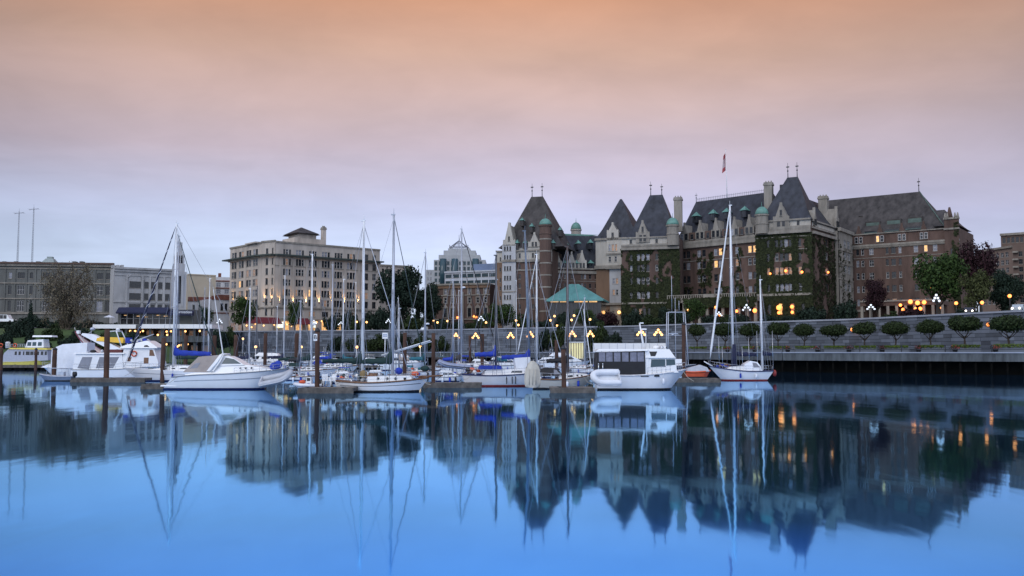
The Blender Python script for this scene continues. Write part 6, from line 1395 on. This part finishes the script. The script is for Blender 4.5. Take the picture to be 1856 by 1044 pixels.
def plant(kind, label, cat, px, ytop, D, zb=None, wpx=None, group='trees along the waterfront', rz=None, name=None):
    cm, tm, h0 = KIND[kind]; zb = ZG if zb is None else zb
    zs_ = sorted(v.co.z for v in cm.vertices); h0 = zs_[int(len(zs_) * .985)]
    h = ZW(ytop, D) - zb; s = h / h0
    base_w = {'clip': 4.4, 'clip2': 4.5, 'clip3': 4.2, 'shrub': 4.4, 'shrubg': 4.4, 'shrubr': 4.2, 'column': 2.2, 'broad': 11.5, 'green2': 7, 'dark': 11.5, 'red': 11.5, 'olive': 9, 'twig': 12}[kind]
    sx = s if wpx is None else wpx * D * S / FPX / base_w
    t = thing(name or ('shrub' if kind.startswith('shrub') else 'clipped_tree' if kind.startswith('clip') else 'tree'), label, cat, (XW(px, D, 590), D * S, zb), random.uniform(0, 6.28) if rz is None else rz, group)
    t.scale = (sx, sx, s); put(cm.name.split('.')[0], cm, t); put('trunk', tm, t); return t
T_ = 'trees along the waterfront'; SH = 'shrubs by the waterfront'
plant('twig', 'broad half bare brown tree in front of the grey sandstone offices', 'tree', 122, 486, 186, 5, 118)
plant('column', 'slim dark columnar evergreen on the grass bank at the left', 'tree', 55, 556, 172, 3.2, 22)
plant('green2', 'fresh green street tree left of the dark red awning', 'tree', 440, 540, 246, None, 46)
plant('green2', 'fresh green street tree between the two lit awnings of the pale hotel', 'tree', 534, 550, 244, None, 34)
plant('green2', 'green tree beside the art deco tower with a white lit cluster in it', 'tree', 372, 558, 215, None, 28)
plant('shrub', 'round dark bush before the pale hotel, right of its lit doorway', 'shrub', 632, 568, 240, None, 40, SH)
plant('shrub', 'round dark bush beside the right corner of the pale hotel', 'shrub', 666, 576, 238, None, 30, SH)
plant('dark', 'huge dark evergreen right of the pale corner hotel', 'tree', 728, 491, 238, None, 96)
plant('dark', 'second dark evergreen, lower and nearer the brick club', 'tree', 780, 518, 240, None, 56)
plant('column', 'pointed dark conifer between the big evergreen and the brick club', 'tree', 757, 497, 250, None, 14)
plant('green2', 'leafy green tree in front of the right end of the brick club', 'tree', 912, 552, 230, None, 56)
plant('green2', 'small green tree below the left half of the brick club', 'tree', 884, 568, 228, None, 34)
plant('shrubg', 'green bushes left of the pale green roofed pavilion', 'shrub', 950, 572, 222, None, 44, SH)
plant('green2', 'small tree in front of the pale green roofed pavilion', 'tree', 1060, 562, 205, None, 44)
plant('shrub', 'dark bush below the pale green roofed pavilion', 'shrub', 1022, 568, 208, None, 40, SH)
plant('shrubr', 'dark purple bush between the pavilion and the ivy pavilion wing', 'shrub', 1100, 567, 205, None, 42, SH)
plant('shrub', 'dark bush at the foot of the ivy pavilion wing', 'shrub', 1148, 566, 200, None, 44, SH)
plant('shrub', 'dark bush left of the hotel veranda', 'shrub', 1205, 560, 198, None, 40, SH)
plant('green2', 'dark green tree in front of the hotel veranda', 'tree', 1258, 545, 200, None, 44)
plant('shrub', 'low dark bush right of the hotel veranda lamps', 'shrub', 1345, 571, 185, None, 40, SH)
plant('shrub', 'dark bush at the foot of the tallest hotel tower', 'shrub', 1470, 560, 178, None, 60, SH)
plant('shrub', 'broad dark bush at the ivy corner of the tallest hotel tower', 'shrub', 1535, 548, 172, None, 56, SH)
plant('red', 'dark purple tree in front of the hotel right wing', 'tree', 1591, 508, 176, None, 58)
plant('shrubr', 'low dark red bush below the lit terrace of the right wing', 'shrub', 1652, 562, 168, None, 60, SH)
plant('broad', 'large round green tree before the right end of the hotel', 'tree', 1702, 466, 165, None, 112)
plant('olive', 'yellowish green tree between the large green tree and the copper beech', 'tree', 1772, 494, 158, None, 66)
plant('red', 'tall copper beech with dark red leaves beside the apartment tower', 'tree', 1778, 443, 172, None, 88)
plant('dark', 'dark evergreen under the copper beech', 'tree', 1822, 496, 162, None, 66)
plant('shrub', 'dark hedge bush on top of the wall near the right edge', 'shrub', 1752, 561, 150, None, 60, SH)
plant('shrubg', 'leafy bush behind the wall left of the white lamp cluster', 'shrub', 1620, 566, 170, None, 40, SH)
for i, (px, yt, w_) in enumerate(((602, 574, 34), (648, 580, 34), (688, 562, 46), (712, 578, 40), (752, 572, 50), (800, 580, 40), (835, 584, 40), (862, 582, 34), (985, 582, 40), (1080, 580, 36), (1180, 572, 44), (1232, 566, 40), (1290, 573, 44), (1322, 572, 40), (1392, 572, 44), (1430, 574, 44))):
    D = wallD(px) + 7
    plant(('shrub', 'shrubg', 'shrub')[i % 3], f'{ORD[i]} hedge bush from the left along the top of the causeway wall' if i < 14 else f'{("second last", "last")[i - 14]} hedge bush on the right along the top of the causeway wall', 'shrub', px, yt, D, None, w_, 'hedge bushes on top of the wall')
for i, (px, yt, w_) in enumerate(((8, 578, 50), (60, 574, 56), (108, 580, 56), (160, 582, 60), (206, 586, 50))):
    plant('shrub', f'{ORD[i]} dark bush from the left at the foot of the grey office block', 'shrub', px, yt, 222, None, w_, 'bushes before the grey office')
for i, (px, yt, w_) in enumerate(((30, 585, 44), (95, 590, 40), (150, 598, 50), (12, 605, 40), (185, 606, 36), (82, 618, 36), (125, 612, 36), (210, 618, 44), (236, 604, 36), (398, 600, 40), (418, 596, 36))):
    D = 178 - (yt - 585) * .45; zb = .9 + (ZG - .9) * ((D - 152) / 42) ** 1.0
    plant('shrubg' if i % 3 == 1 else 'shrub', f'{ORD[i]} bush from the top of the grass bank at the left', 'shrub', px, yt, D, zb * .8, w_, 'bushes on the grass bank')
# shrubs at the wall foot, left and middle
for i, (px, yt, w_) in enumerate(((612, 612, 44), (650, 610, 46), (688, 609, 46), (728, 608, 44), (772, 607, 50), (800, 612, 36), (986, 600, 34), (1012, 592, 44), (1088, 588, 50), (1112, 606, 36))):
    D = wallD(px) - 7
    plant('shrubg' if i % 3 else 'shrub', f'{ORD[i]} bush from the left at the foot of the causeway wall', 'shrub', px, yt, D, ZP, w_, 'bushes at the foot of the wall')
m = MB()
for i, (px, yt, w_) in enumerate(((1263, 587, 38), (1313, 584, 40), (1359, 584, 40), (1410, 584, 42), (1456.5, 585, 42), (1511, 585, 46), (1566, 583.5, 45), (1622, 581, 49), (1686, 577, 50), (1748, 573, 57), (1828, 570, 66))):
    D = wallD(px) - 10
    plant(('clip', 'clip2', 'clip3')[(i * 5 + 1) % 3], f'{ORD[i]} umbrella clipped tree from the left in the row along the wall', 'tree', px, yt + 2 + (i * 7 % 3), D, ZP + 1.2, w_ * (.94 + .05 * (i * 11 % 4)), 'clipped trees along the promenade')
    k = D * S / FPX; c = Vector((XW(px + 2, D - 3, 620), (D - 3) * S, ZP)); w = w_ * k * .40
    t = thing('planter_box', f'{ORD[i]} stone planter with a lime green hedge, from the left', 'planter', c, -.25 if px > 1500 else -.12, 'planters under the clipped trees')
    q = MB(); q.box(-w, w, -.6, .6, 0, .65); q.box(-w - .08, w + .08, -.68, .68, .65, .75); q.build('box', quay_stone, t)
    r = random.Random(i); q = MB()
    for _ in range(520):
        p = Vector((r.uniform(-w, w), r.uniform(-.6, .6), .75 + r.random() ** .6 * .62)); e1 = Vector((r.uniform(-1, 1), r.uniform(-1, 1), r.uniform(-1, 1))).normalized() * .13; e2 = e1.orthogonal().normalized() * .09
        q.add([p - e1, p - e2, p + e1, p + e2], [(0, 1, 2, 3)])
    q.build('hedge', leaf_lime, t)
# promenade railing and flower tubs
rl = thing('railing', 'thin dark iron railing along the quay edge on the right', 'railing')
pts = [p for p in quay_line if p.x > XW(1250, 130)]; m = MB()
for p in pts: 
    q = MB(); q.box(p.x - .07, p.x + .07, p.y + .25, p.y + .39, ZP + .12, ZP + 1.25); q.build('post', iron, rl)
for h_ in (.5, .85, 1.22): m.tube([(p.x, p.y + .32, ZP + h_) for p in pts], .03, 4)
m.build('rail', iron, rl)
tub = None
for i, px in enumerate((1318, 1367, 1427, 1481, 1538, 1598, 1664, 1730, 1803)):
    D = quayD(px) + 1.5; loc = (XW(px, D), D * S, ZP)
    lab = f'{ORD[i]} flower tub with red blooms from the left on the quay edge'
    if tub is None:
        tub = thing('flower_tub', lab, 'planter', loc, 0, 'flower tubs on the quay'); q = MB(); q.lathe([(.3, 0), (.45, .55), (.5, .6), (.42, .6)], (0, 0, 0), 10); q.build('tub', iron, tub)
        q = MB(); r = random.Random(5)
        for _ in range(160):
            v = Vector((r.gauss(0, .3), r.gauss(0, .3), .7 + abs(r.gauss(0, .2)))); e1 = Vector((r.uniform(-1, 1), r.uniform(-1, 1), r.uniform(-1, 1))).normalized() * .1; e2 = e1.orthogonal().normalized() * .08; q.add([v - e1, v - e2, v + e1, v + e2], [(0, 1, 2, 3)], int(r.random() < .35))
        q.build('flowers', [leaf_clip, M('red petals', (.35, .04, .03), .8)], tub)
    else: dup(tub, loc, i * .7, lab)

# ============================================================ street lamps
def lamp_proto(name, label, loc, globe_m, h, five=True, group=None, r=.34):
    t = thing(name, label, 'street lamp', loc, 0, group); m = MB()
    m.lathe([(.28, 0), (.3, .25), (.16, .5), (.1, .9), (.085, h - 1.3), (.13, h - 1.25), (.07, h - 1.1), (.06, h - .3)], (0, 0, 0), 8)
    gl_ = []
    if five:
        for dx, dz in ((-.42, .60), (.42, .60), (-.82, 1.15), (.82, 1.15)):
            ex = Vector((dx, .1 * dx, h - dz)); m.tube([(0, 0, h - dz - .45), (dx * .6, .06 * dx, h - dz - .55), (dx, .1 * dx, h - dz - .3)], .05, 5); gl_.append(ex)
    gl_.append(Vector((0, 0, h)))
    m.build('post', iron, t)
    for g_ in gl_: q = MB(); q.ball((0, 0, 0), r, 10, 7); q.build('globe', globe_m, t, g_)
    return t
LW = 'five globe lamps on the lower promenade'; first = None
for i, (px, py) in enumerate(((826.5, 605), (862, 605), (925.5, 604), (961, 602), (1037, 601), (1070, 601), (1162, 598), (1193, 598))):
    D = quayD(px) + 10; loc = (XW(px, D), D * S, ZP); h = ZW(py, D) - ZP
    lab = f'{ORD[i]} of the warm five globe lamps from the left on the lower promenade'
    if first is None: first = lamp_proto('street_lamp', lab, loc, globe_warm, h, True, LW, .29)
    else: dup(first, loc, (i % 3 - 1) * .3, lab, scale=(1, 1, h / (ZW(605, quayD(826.5) + 10) - ZP)))
UP = 'single globe lamps at street level'
for i, (px, py) in enumerate(((646.5, 583.5), (664.5, 584), (786, 582), (793, 584.5), (811, 582), (881, 584.5), (935.5, 581), (939.5, 589), (982, 591), (998, 580.5), (1005, 573), (1010, 590), (1036, 580), (1040.5, 572), (1069.5, 579), (1733, 549.5), (1780, 548.5), (1830, 536.5))):
    D = wallD(px) + 4 + (i % 3) * 2; loc = (XW(px, D, py), D * S, ZG); h = max(1.0, ZW(py, D) - ZG)
    t = thing('globe_lamp', '', 'street lamp', loc, 0, UP)
    where = 'left of the brick club' if px < 790 else 'in front of the brick club' if px < 900 else 'left of the glazed pavilion' if px < 990 else 'below the glazed pavilion' if px < 1100 else 'by the trees at the right edge'
    cnt = sum(1 for o in COL.objects if o.get('group') == UP and where in o['label'])
    t['label'] = f'{ORD[cnt]} glowing street lamp from the left, standing {where}'
    m = MB(); m.tube([(0, 0, 0), (0, 0, h)], [.1, .06], 6); m.build('post', iron, t); q = MB(); q.ball((0, 0, h), .34 if px < 1700 else .34, 10, 7); q.build('globe', globe_warm if px < 1700 else globe_red, t)
CW_ = 'white five globe lamps at street level'; first = None
for i, (px, py, where) in enumerate(((398, 579, 'by the brick corner shop'), (569, 581, 'before the pale hotel doorway'), (618, 584, 'beside the round bushes of the pale hotel'), (704, 579, 'in front of the huge dark evergreen'), (872, 574, 'in front of the brick club'), (1303, 566, 'left end of the veranda lamps'), (1353, 553, 'before the veranda, by the tallest tower'), (1578.5, 553, 'before the dark purple tree'), (1697, 535, 'before the large round green tree'))):
    D = wallD(px) + 5; loc = (XW(px, D, py), D * S, ZG); h = ZW(py, D) - ZG
    lab = f'white five globe lamp {where}'
    if first is None: h1 = h; first = lamp_proto('globe_cluster_lamp', lab, loc, globe_cool, h, True, CW_, .25)
    else: dup(first, loc, (i % 3 - 1) * .35, lab, scale=(1, 1, h / h1))
for i, (px, py) in enumerate(((1545, 597.5), (1664, 593.5), (1792, 588.5))):
    D = wallD(px) - 1.2; t = thing('wall_light', f'{ORD[i]} orange light from the left on the face of the causeway wall', 'wall light', (XW(px, D, py), D * S, ZW(py, D)), 0, 'orange lights on the causeway wall')
    q = MB(); q.ball((0, 0, 0), .4, 10, 7); q.build('globe', globe_red, t); q = MB(); q.tube([(0, .2, 0), (0, 2.6, .2)], .06, 5); q.build('bracket', iron, t)
for i, (px, py) in enumerate(((440.7, 614), (464, 629), (546.5, 629), (647, 629), (762, 628))):
    D = 150 if i else 196; zb = .55 if i else ZP; loc = (XW(px, D), D * S, zb); h = ZW(py, D) - zb
    t = thing('dock_lamp', f'{ORD[i]} short dock lamp from the left with an orange light', 'lamp', loc, 0, 'short lamps on the docks')
    m = MB(); m.tube([(0, 0, 0), (0, 0, h)], .09, 6); m.box(-.2, .2, -.2, .2, h + .25, h + .35); m.build('post', spar_white, t); q = MB(); q.ball((0, 0, h), .3, 8, 6); q.build('globe', globe_warm, t)

# ============================================================ docks and pilings
def dock(label, px0, px1, y, dep=2.4, h=.45, skew=0):
    D = DW(y); a, c = XW(px0, D, 690), XW(px1, D, 690); t = thing('floating_dock', label, 'dock', ((a + c)/2, D * S, 0), skew, 'floating docks'); L = c - a
    m = MB(); n = int(L / .24)
    for i in range(n): x = -L/2 + L * i / n; m.box(x + .008, x + L/n - .008, .06, dep, h - .06, h + random.uniform(-.012, .012))
    m.build('planks', dock_top, t); m = MB(); m.box(-L/2, L/2, 0, .1, h - .28, h + .03); m.box(-L/2, L/2, dep, dep + .1, h - .28, h + .03); m.box(-L/2 - .05, L/2 + .05, -.06, 0, h - .5, h - .2, 0)
    m.box(-L/2, -L/2 + .1, .1, dep, h - .28, h); m.box(L/2 - .1, L/2, .1, dep, h - .28, h); m.build('timber_edge', timber, t)
    m = MB(); k = max(2, int(L / 2.6))
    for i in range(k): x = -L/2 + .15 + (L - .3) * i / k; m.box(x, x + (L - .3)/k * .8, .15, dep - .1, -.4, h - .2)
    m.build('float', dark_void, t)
    for i in range(max(2, int(L / 3))):
        m = MB()
        x = -L/2 + .8 + i * 3.0
        if x < L/2 - .3: m.box(x - .22, x + .22, .2, .28, h + .06, h + .12); m.box(x - .1, x + .1, .18, .3, h, h + .08); m.build('cleat', iron, t)
dock('dock below the cabin cruiser with big side windows', 128, 262, 692.5, 2.2)
dock('short dock left of the sleek motor cruiser stern', 256, 400, 705, 2.6)
dock('dock between the motor cruiser and the front ketch', 540, 640, 712.5, 2.6)
dock('dock between the front ketch and the white cutter', 768, 872, 702.5, 2.4)
dock('dock in front of the cream sailing boat', 998, 1078, 712, 2.6)
dock('dock behind the bow of the motor yacht', 1226, 1306, 693, 2.0)
dock('long dock with the grey ferry at the far left edge', -120, 96, 670, 3.0, .9)
dock('long main float behind the rows of boats', 380, 1290, 668.5, 3.0, .7)
for i, (px, yt, yb, w_, lab) in enumerate(((98, 634, 684, 8, 'brown piling between the grey ferry and the covered boat'), (193.5, 597, 692, 9.5, 'tall brown piling in front of the cabin cruiser'), (294.5, 612, 691, 8, 'dark piling in front of the blue-covered sloop'), (65, 634, 671, 5, 'short piling in front of the grey ferry'), (2, 630, 671, 6, 'short piling at the left edge by the ferry stern'), (336, 608, 672, 7, 'brown piling behind the sloop boom'), (480, 604, 676, 6.5, 'piling right of the black canopied cruiser'), (537.5, 604, 683, 8, 'piling between the cruiser and the green boom cover'), (575.5, 601, 711, 8.5, 'tall piling with a white letter plate on the dock'),
        (388, 608, 672, 7, 'brown piling beside the white furled jib'), (733.5, 603, 693, 7, 'piling behind the front ketch cabin'), (785.5, 604, 702, 7, 'piling at the end of the dock by the ketch bowsprit'), (874, 605, 678, 7, 'brown piling behind the left blue boom cover'), (852, 608, 676, 5, 'grey piling left of the blue boom cover'), (1022.5, 633, 712, 9, 'brown piling on the dock by the cream sailing boat'), (1239, 589, 692, 7, 'dark piling beside the motor yacht bow'), (1009, 616, 676, 7, 'brown piling behind the cream sailing boat'), (427, 607, 672, 8, 'brown piling in front of the left end of the wall'))):
    D = DW(yb) + .6; r_ = w_ * D * S / FPX / 2; zt = ZW(yt, D)
    t = thing('piling', lab, 'piling', (XW(px, D, 660), D * S, 0), 0, 'wooden pilings holding the docks'); m = MB(); K = 7; rr = random.Random(i)
    lean = rr.uniform(-.08, .08); m.tube([(lean * k / K, 0, -1 + (zt + 1) * k / K) for k in range(K + 1)], [r_ * rr.uniform(.94, 1.06) for _ in range(K + 1)], 10); m.build('post', pile_m, t)
    if i in (0, 3, 8, 14, 15): q = MB(); q.lathe([(r_ * 1.1, 0), (r_ * 1.12, .12), (r_ * .3, .35)], (lean, 0, zt), 10); q.build('cap', iron, t)
def text_mesh(s, size, mat, name='lettering'):
    cu = bpy.data.curves.new('t', 'FONT'); cu.body = s; cu.size = size; cu.align_x = 'CENTER'; cu.align_y = 'CENTER'; cu.extrude = .02
    o = bpy.data.objects.new('t', cu); COL.objects.link(o); dg = bpy.context.evaluated_depsgraph_get(); me = bpy.data.meshes.new_from_object(o.evaluated_get(dg)); bpy.data.objects.remove(o); bpy.data.curves.remove(cu)
    me.materials.clear(); me.materials.append(mat); me.transform(Matrix.Rotation(math.pi/2, 4, 'X')); return me
D = DW(711) - .2; sg = thing('dock_sign', 'small white plate with the letter B on the tall piling', 'sign', (XW(572.3, D), D * S - .12, ZW(611.5, D)))
m = MB(); m.box(-.16, .16, -.02, .02, -.3, .3); m.build('plate', white, sg); put('lettering', text_mesh('B', .5, black), sg, (0, -.03, 0))
D = 120; sg = thing('notice_board', 'square white notice board on a post behind the front ketch', 'sign', (XW(698, D), D * S, .7))
zt = ZW(603, D) - .7; m = MB(); m.tube([(0, .08, 0), (0, .08, zt)], .08, 6); m.build('post', spar_white, sg); hw = 5 * D * S / FPX
m = MB(); m.box(-hw, hw, -.05, .02, zt - 2.2 * hw, zt); m.build('panel', white, sg); m = MB()
for z_ in (.3, .55): 
    for i in range(3): m.box(-hw*.7 + i * hw * .5, -hw*.7 + i*hw*.5 + hw*.36, -.07, -.05, zt - 2.2*hw*z_ - .1, zt - 2.2*hw*z_ + .06)
m.build('print', M('faded blue print', (.15, .22, .4), .7), sg)
# gangway screens behind the motor yacht
D = 150; sg = thing('white_hoarding', 'row of white panels with a pale rail behind the motor yacht', 'fence', (XW(1075, D), D * S, .7))
m = MB(); k = D * S / FPX
for i in range(9): m.box(i * 14.6 * k + .03, (i + 1) * 14.6 * k - .06, 0, .12, ZW(638, D) - .7, ZW(622, D) - .7)
m.build('panel', white, sg); m = MB()
for i in range(10): m.box(i * 14.6 * k - .06, i * 14.6 * k + .03, -.04, .16, 0, ZW(621.5, D) - .7)
m.build('post', alu, sg)
sg = thing('lit_shelter', 'small shelter with a yellow lit slatted screen behind the cream sailing boat', 'shelter', (XW(1026, 158), 158 * S, ZP))
k = 158 * S / FPX; m = MB(); m.box(0, 36 * k, 0, 3, ZW(621, 158) - ZP, ZW(619.5, 158) - ZP); m.build('roof', white, sg); m = MB()
for i in range(9): m.box(i * 4.4 * k, i * 4.4 * k + .12, 0, .12, -2, ZW(621, 158) - ZP)
m.build('post', iron, sg); m = MB(); m.box(.1, 35.5 * k, .2, .28, -1.5, ZW(621.5, 158) - ZP); m.build('screen', M('yellow lit screen', (.9, .8, .42), .5, 0, emit=.35), sg)
# plastic chairs on the dock
ch = None; D = DW(712.5) + 1.2
for i, px in enumerate((592, 601.5)):
    loc = (XW(px, D), D * S, .58); lab = ('left' if i == 0 else 'right') + ' of two white plastic chairs on the dock by the ketch stern'
    if ch is None:
        ch = thing('plastic_chair', lab, 'chair', loc, .5, 'plastic chairs on the dock'); m = MB(); m.box(-.27, .27, -.27, .25, .42, .47); m.build('seat', white, ch)
        m = MB()
        for j in range(5): m.add([(-.27 + j*.11, .24, .47), (-.19 + j*.11, .24, .47), (-.19 + j*.11, .36, .98), (-.27 + j*.11, .36, .98)], [(0, 1, 2, 3)])
        m.box(-.28, .28, .34, .39, .9, 1.0); m.box(-.31, -.25, -.2, .3, .68, .72); m.box(.25, .31, -.2, .3, .68, .72); m.build('backrest', white, ch)
        for sx in (-1, 1):
            for sy in (-1, 1): m = MB(); m.tube([(sx*.24, sy*.22, .44 if sy > 0 else .7), (sx*.30, sy*.30, 0)], .035, 5); m.build('leg', white, ch)
    else: dup(ch, loc, -.7, lab)
# ============================================================ visitor wharf on the left
wh = Bld('wharf_building', 'two level wharf building with white fascias and lit windows below the dark blue awning', 'building', 168, 184)
b = wh.blk(168, 184, 386, 186); m = b.mb(); d = 13
def slab(pa, pb, yt, yb, w0, w1, mi): u0, z1 = b.pos(pa, yt, w0); u1, z0 = b.pos(pb, yb, w0); m.box(u0, u1, w0, w1, z0, z1, mi)
slab(168, 246, 588, 595.5, -.5, d, 0); slab(254, 384, 587.5, 595.5, -.9, d, 0); slab(246.2, 253.8, 589, 594, -.4, d, 1)
slab(200, 384, 609, 620, -.2, d, 1); slab(200, 384, 664, 668, -.2, d, 1)
for px in (205, 228, 251, 272, 293, 313, 331, 352, 381): slab(px - 1.6, px + 1.6, 595.4, 609.2, .2, .7, 1); slab(px - 1.6, px + 1.6, 619.8, 664.2, .2, .7, 1)
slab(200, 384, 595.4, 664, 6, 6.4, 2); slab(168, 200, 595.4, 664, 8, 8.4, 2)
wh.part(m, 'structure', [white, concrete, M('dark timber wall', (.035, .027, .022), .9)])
for px, yt, yb, w_, lit in ((215, 598, 608, 12, 0), (236, 598, 608, 12, 1), (262, 598, 608, 12, 0), (283, 598, 608, 10, 1), (322, 598, 608, 12, 0), (341, 598, 608, 12, 1), (366, 598, 608, 14, 0), (242, 626, 650, 12, 0), (264, 626, 650, 12, 1), (322, 623, 645, 6, 1), (345, 626, 645, 12, 0), (366, 626, 645, 12, 0)):
    o = b.op(px, (yt + yb)/2, w_, yb - yt, 'w' if not lit else 'w', px); u0 = (o[0] + o[2])/2; wh.wins.append((1, win_mesh(o[2]-o[0], o[3]-o[1], 'l' if px == 322 and yt > 610 else 'w'), b.M @ Vector((u0, 5.75, o[1])), b.a))
wh.finish()
for px, py in ((236, 600), (245, 600), (253, 602), (259, 600), (302, 601), (310, 600.5), (336, 600.5), (286, 607), (303, 607), (302, 624), (340, 624), (322, 628), (325, 626), (362, 600), (198, 600)):
    u, z = b.pos(px, py, 1.2); q = MB(); q.ball((0, 0, 0), .28, 7, 5); q.tube([(0, 0, .2), (0, 0, .9)], .03, 4, 1); q.build('wall_lamp', [globe_warm, iron], wh.t, b.M @ Vector((u, 1.2, z)), b.a)
slab2 = None
ic = Bld('visitor_centre', 'glazed visitor centre with a dark blue awning lettered Information', 'building', 214, 200)
b = ic.blk(214, 199, 354, 200); m = b.mb()
slab(214, 312, 559, 564, 0, 10, 0); slab(214, 354, 587, 600, 0, 10, 1); slab(214, 217, 559, 590, 0, 10, 1); slab(312, 350, 561, 590, 1, 10, 1)
ic.part(m, 'wall', [M('blue grey roof edge', (.09, .10, .14), .6), stone_grey])
m = b.mb(); zA, zB = b.z(260, 557), b.z(260, 569)
m.prism([(0, zA), (-2.4, zB + .4), (-2.4, zB), (0, zB)], 0, b.u(308), 'x'); m.prism([(0, zA - .9), (-2.0, zB + .2), (-2.0, zB - .5), (0, zB - .5)], b.u(309), b.u(353), 'x'); ic.part(m, 'awning', canvas_navy)
m = b.mb()
for i in range(8): slab(218 + i * 11.7, 218.8 + i * 11.7, 569, 587, .3, .5, 0)
slab(218, 312, 577, 577.8, .3, .5, 0); ic.part(m, 'frame', [frame_w])
m = b.mb(); slab(218, 312, 568, 587.2, .6, .7, 0); ic.part(m, 'glazing', glass)
for i in range(5): q = MB(); q.box(-.5, .5, -.05, .05, -.09, .09); u, z = b.pos(228 + i * 18 + (i % 2) * 5, 571.5 + (i % 3) * 1.5, .5); q.build('ceiling_light', M('dim warm tube', (1, .6, .28), .4, 0, emit=.7), ic.t, b.M @ Vector((u, .5, z)), b.a)
u, z = b.pos(331, 565, -2.1); put('lettering', text_mesh('Information', 1.15, M('white lettering', (.75, .78, .85), .6)), ic.t, b.M @ Vector((u, -2.06, z - .1)), b.a)
D = 188; um = thing('patio_umbrella', 'white patio umbrella on the roof terrace of the wharf building', 'umbrella', (XW(197, D), D * S, ZW(589, D))); k = D * S / FPX; h = 17 * k
m = MB(); m.tube([(0, 0, 0), (0, 0, h)], .06, 6); m.build('pole', iron, um); m = MB(); m.lathe([(10 * k, h - 3.2 * k), (9.8 * k, h - 2.8 * k), (.1, h + .8 * k)], (0, 0, 0), 8, 0, False); m.build('canopy', canvas_white, um)
# ramp road with a van on the bank, car on the causeway
m = MB(); ra = []
for px, D, hw_ in ((-70, 166, 3), (-20, 172, 3), (20, 180, 3), (52, 190, 3), (70, 197, 3)):
    p = P2(px, D); t = min(1, max(0, (D - 151) / 42)); z = .9 + (ZG + .01 - .9) * t * t * (3 - 2 * t) + .25
    ra.append([(p.x, p.y - 4.5, z - .2), (p.x, p.y + 4.5, z + .25)])
m.loft(ra); struct('ramp_road', m, M('ramp asphalt', (.10, .105, .12), .85, .25, .4))
def vehicle(name, label, cat, px, D, z, L, Hh, body, van, rz=0):
    t = thing(name, label, cat, (XW(px, D), D * S, z), rz, 'vehicles'); w = .92; m = MB()
    pr = [(-L/2, .35), (L/2, .35), (L/2, .85), (L/2 - .25, 1.0), (L/2 - 1.1, 1.05), (L/2 - 1.7, Hh), (-L/2 + .15, Hh), (-L/2, 1.1)] if van else [(-L/2, .35), (L/2, .35), (L/2, .75), (L/2 - 1.1, .95), (L/2 - 1.9, Hh), (-L/2 + 1.1, Hh), (-L/2 + .2, .95), (-L/2, .85)]
    m.prism(pr, -w, w, 'y'); m.build('body', body, t)
    n = 4 if van else 2; x0, x1 = (-L/2 + .5, L/2 - 1.75) if van else (-L/2 + 1.0, L/2 - 1.75)
    for i in range(n):
        for sd in (-1, 1): q = MB(); a = x0 + (x1 - x0) * i / n; c = x0 + (x1 - x0) * (i + 1) / n - .1; q.box(a, c, min(sd*(w-.02), sd*(w+.015)), max(sd*(w-.02), sd*(w+.015)), 1.08, Hh - .12); q.build('window', glass, t)
    for x in (-L/2 + .85, L/2 - .9):
        for sd in (-1, 1): q = MB(); q.tube([(0, -.12, 0), (0, .12, 0)], .33, 14); q.build('wheel', black, t, (x, sd * (w - .05), .33))
    return t
vehicle('van', 'white minibus parked at the top of the bank at the left edge', 'van', 6, 184, ZW(585, 184), 6.2, 2.2, white, True)
def headlamps(t, x):
    for sd in (-1, 1): q = MB(); q.ball((x, sd * .62, .72), .16, 8, 6); q.build('headlight', M('headlamp', (1, .9, .75), .3, 0, emit=8), t)
ZS = lambda D, y: ZW(y, D)
t = vehicle('car', 'pale car with bright headlights on the causeway at the right edge', 'car', 1847, 128, ZW(566, 128), 4.4, 1.5, M('pale car paint', (.35, .42, .45), .25), False, math.pi + .9); headlamps(t, 2.2)
t = vehicle('car', 'dark car with white headlights under the yellowish tree', 'car', 1758, 143, ZW(570, 143), 4.3, 1.5, M('dark car paint', (.03, .03, .035), .25), False, math.pi + 1.1); headlamps(t, 2.15)
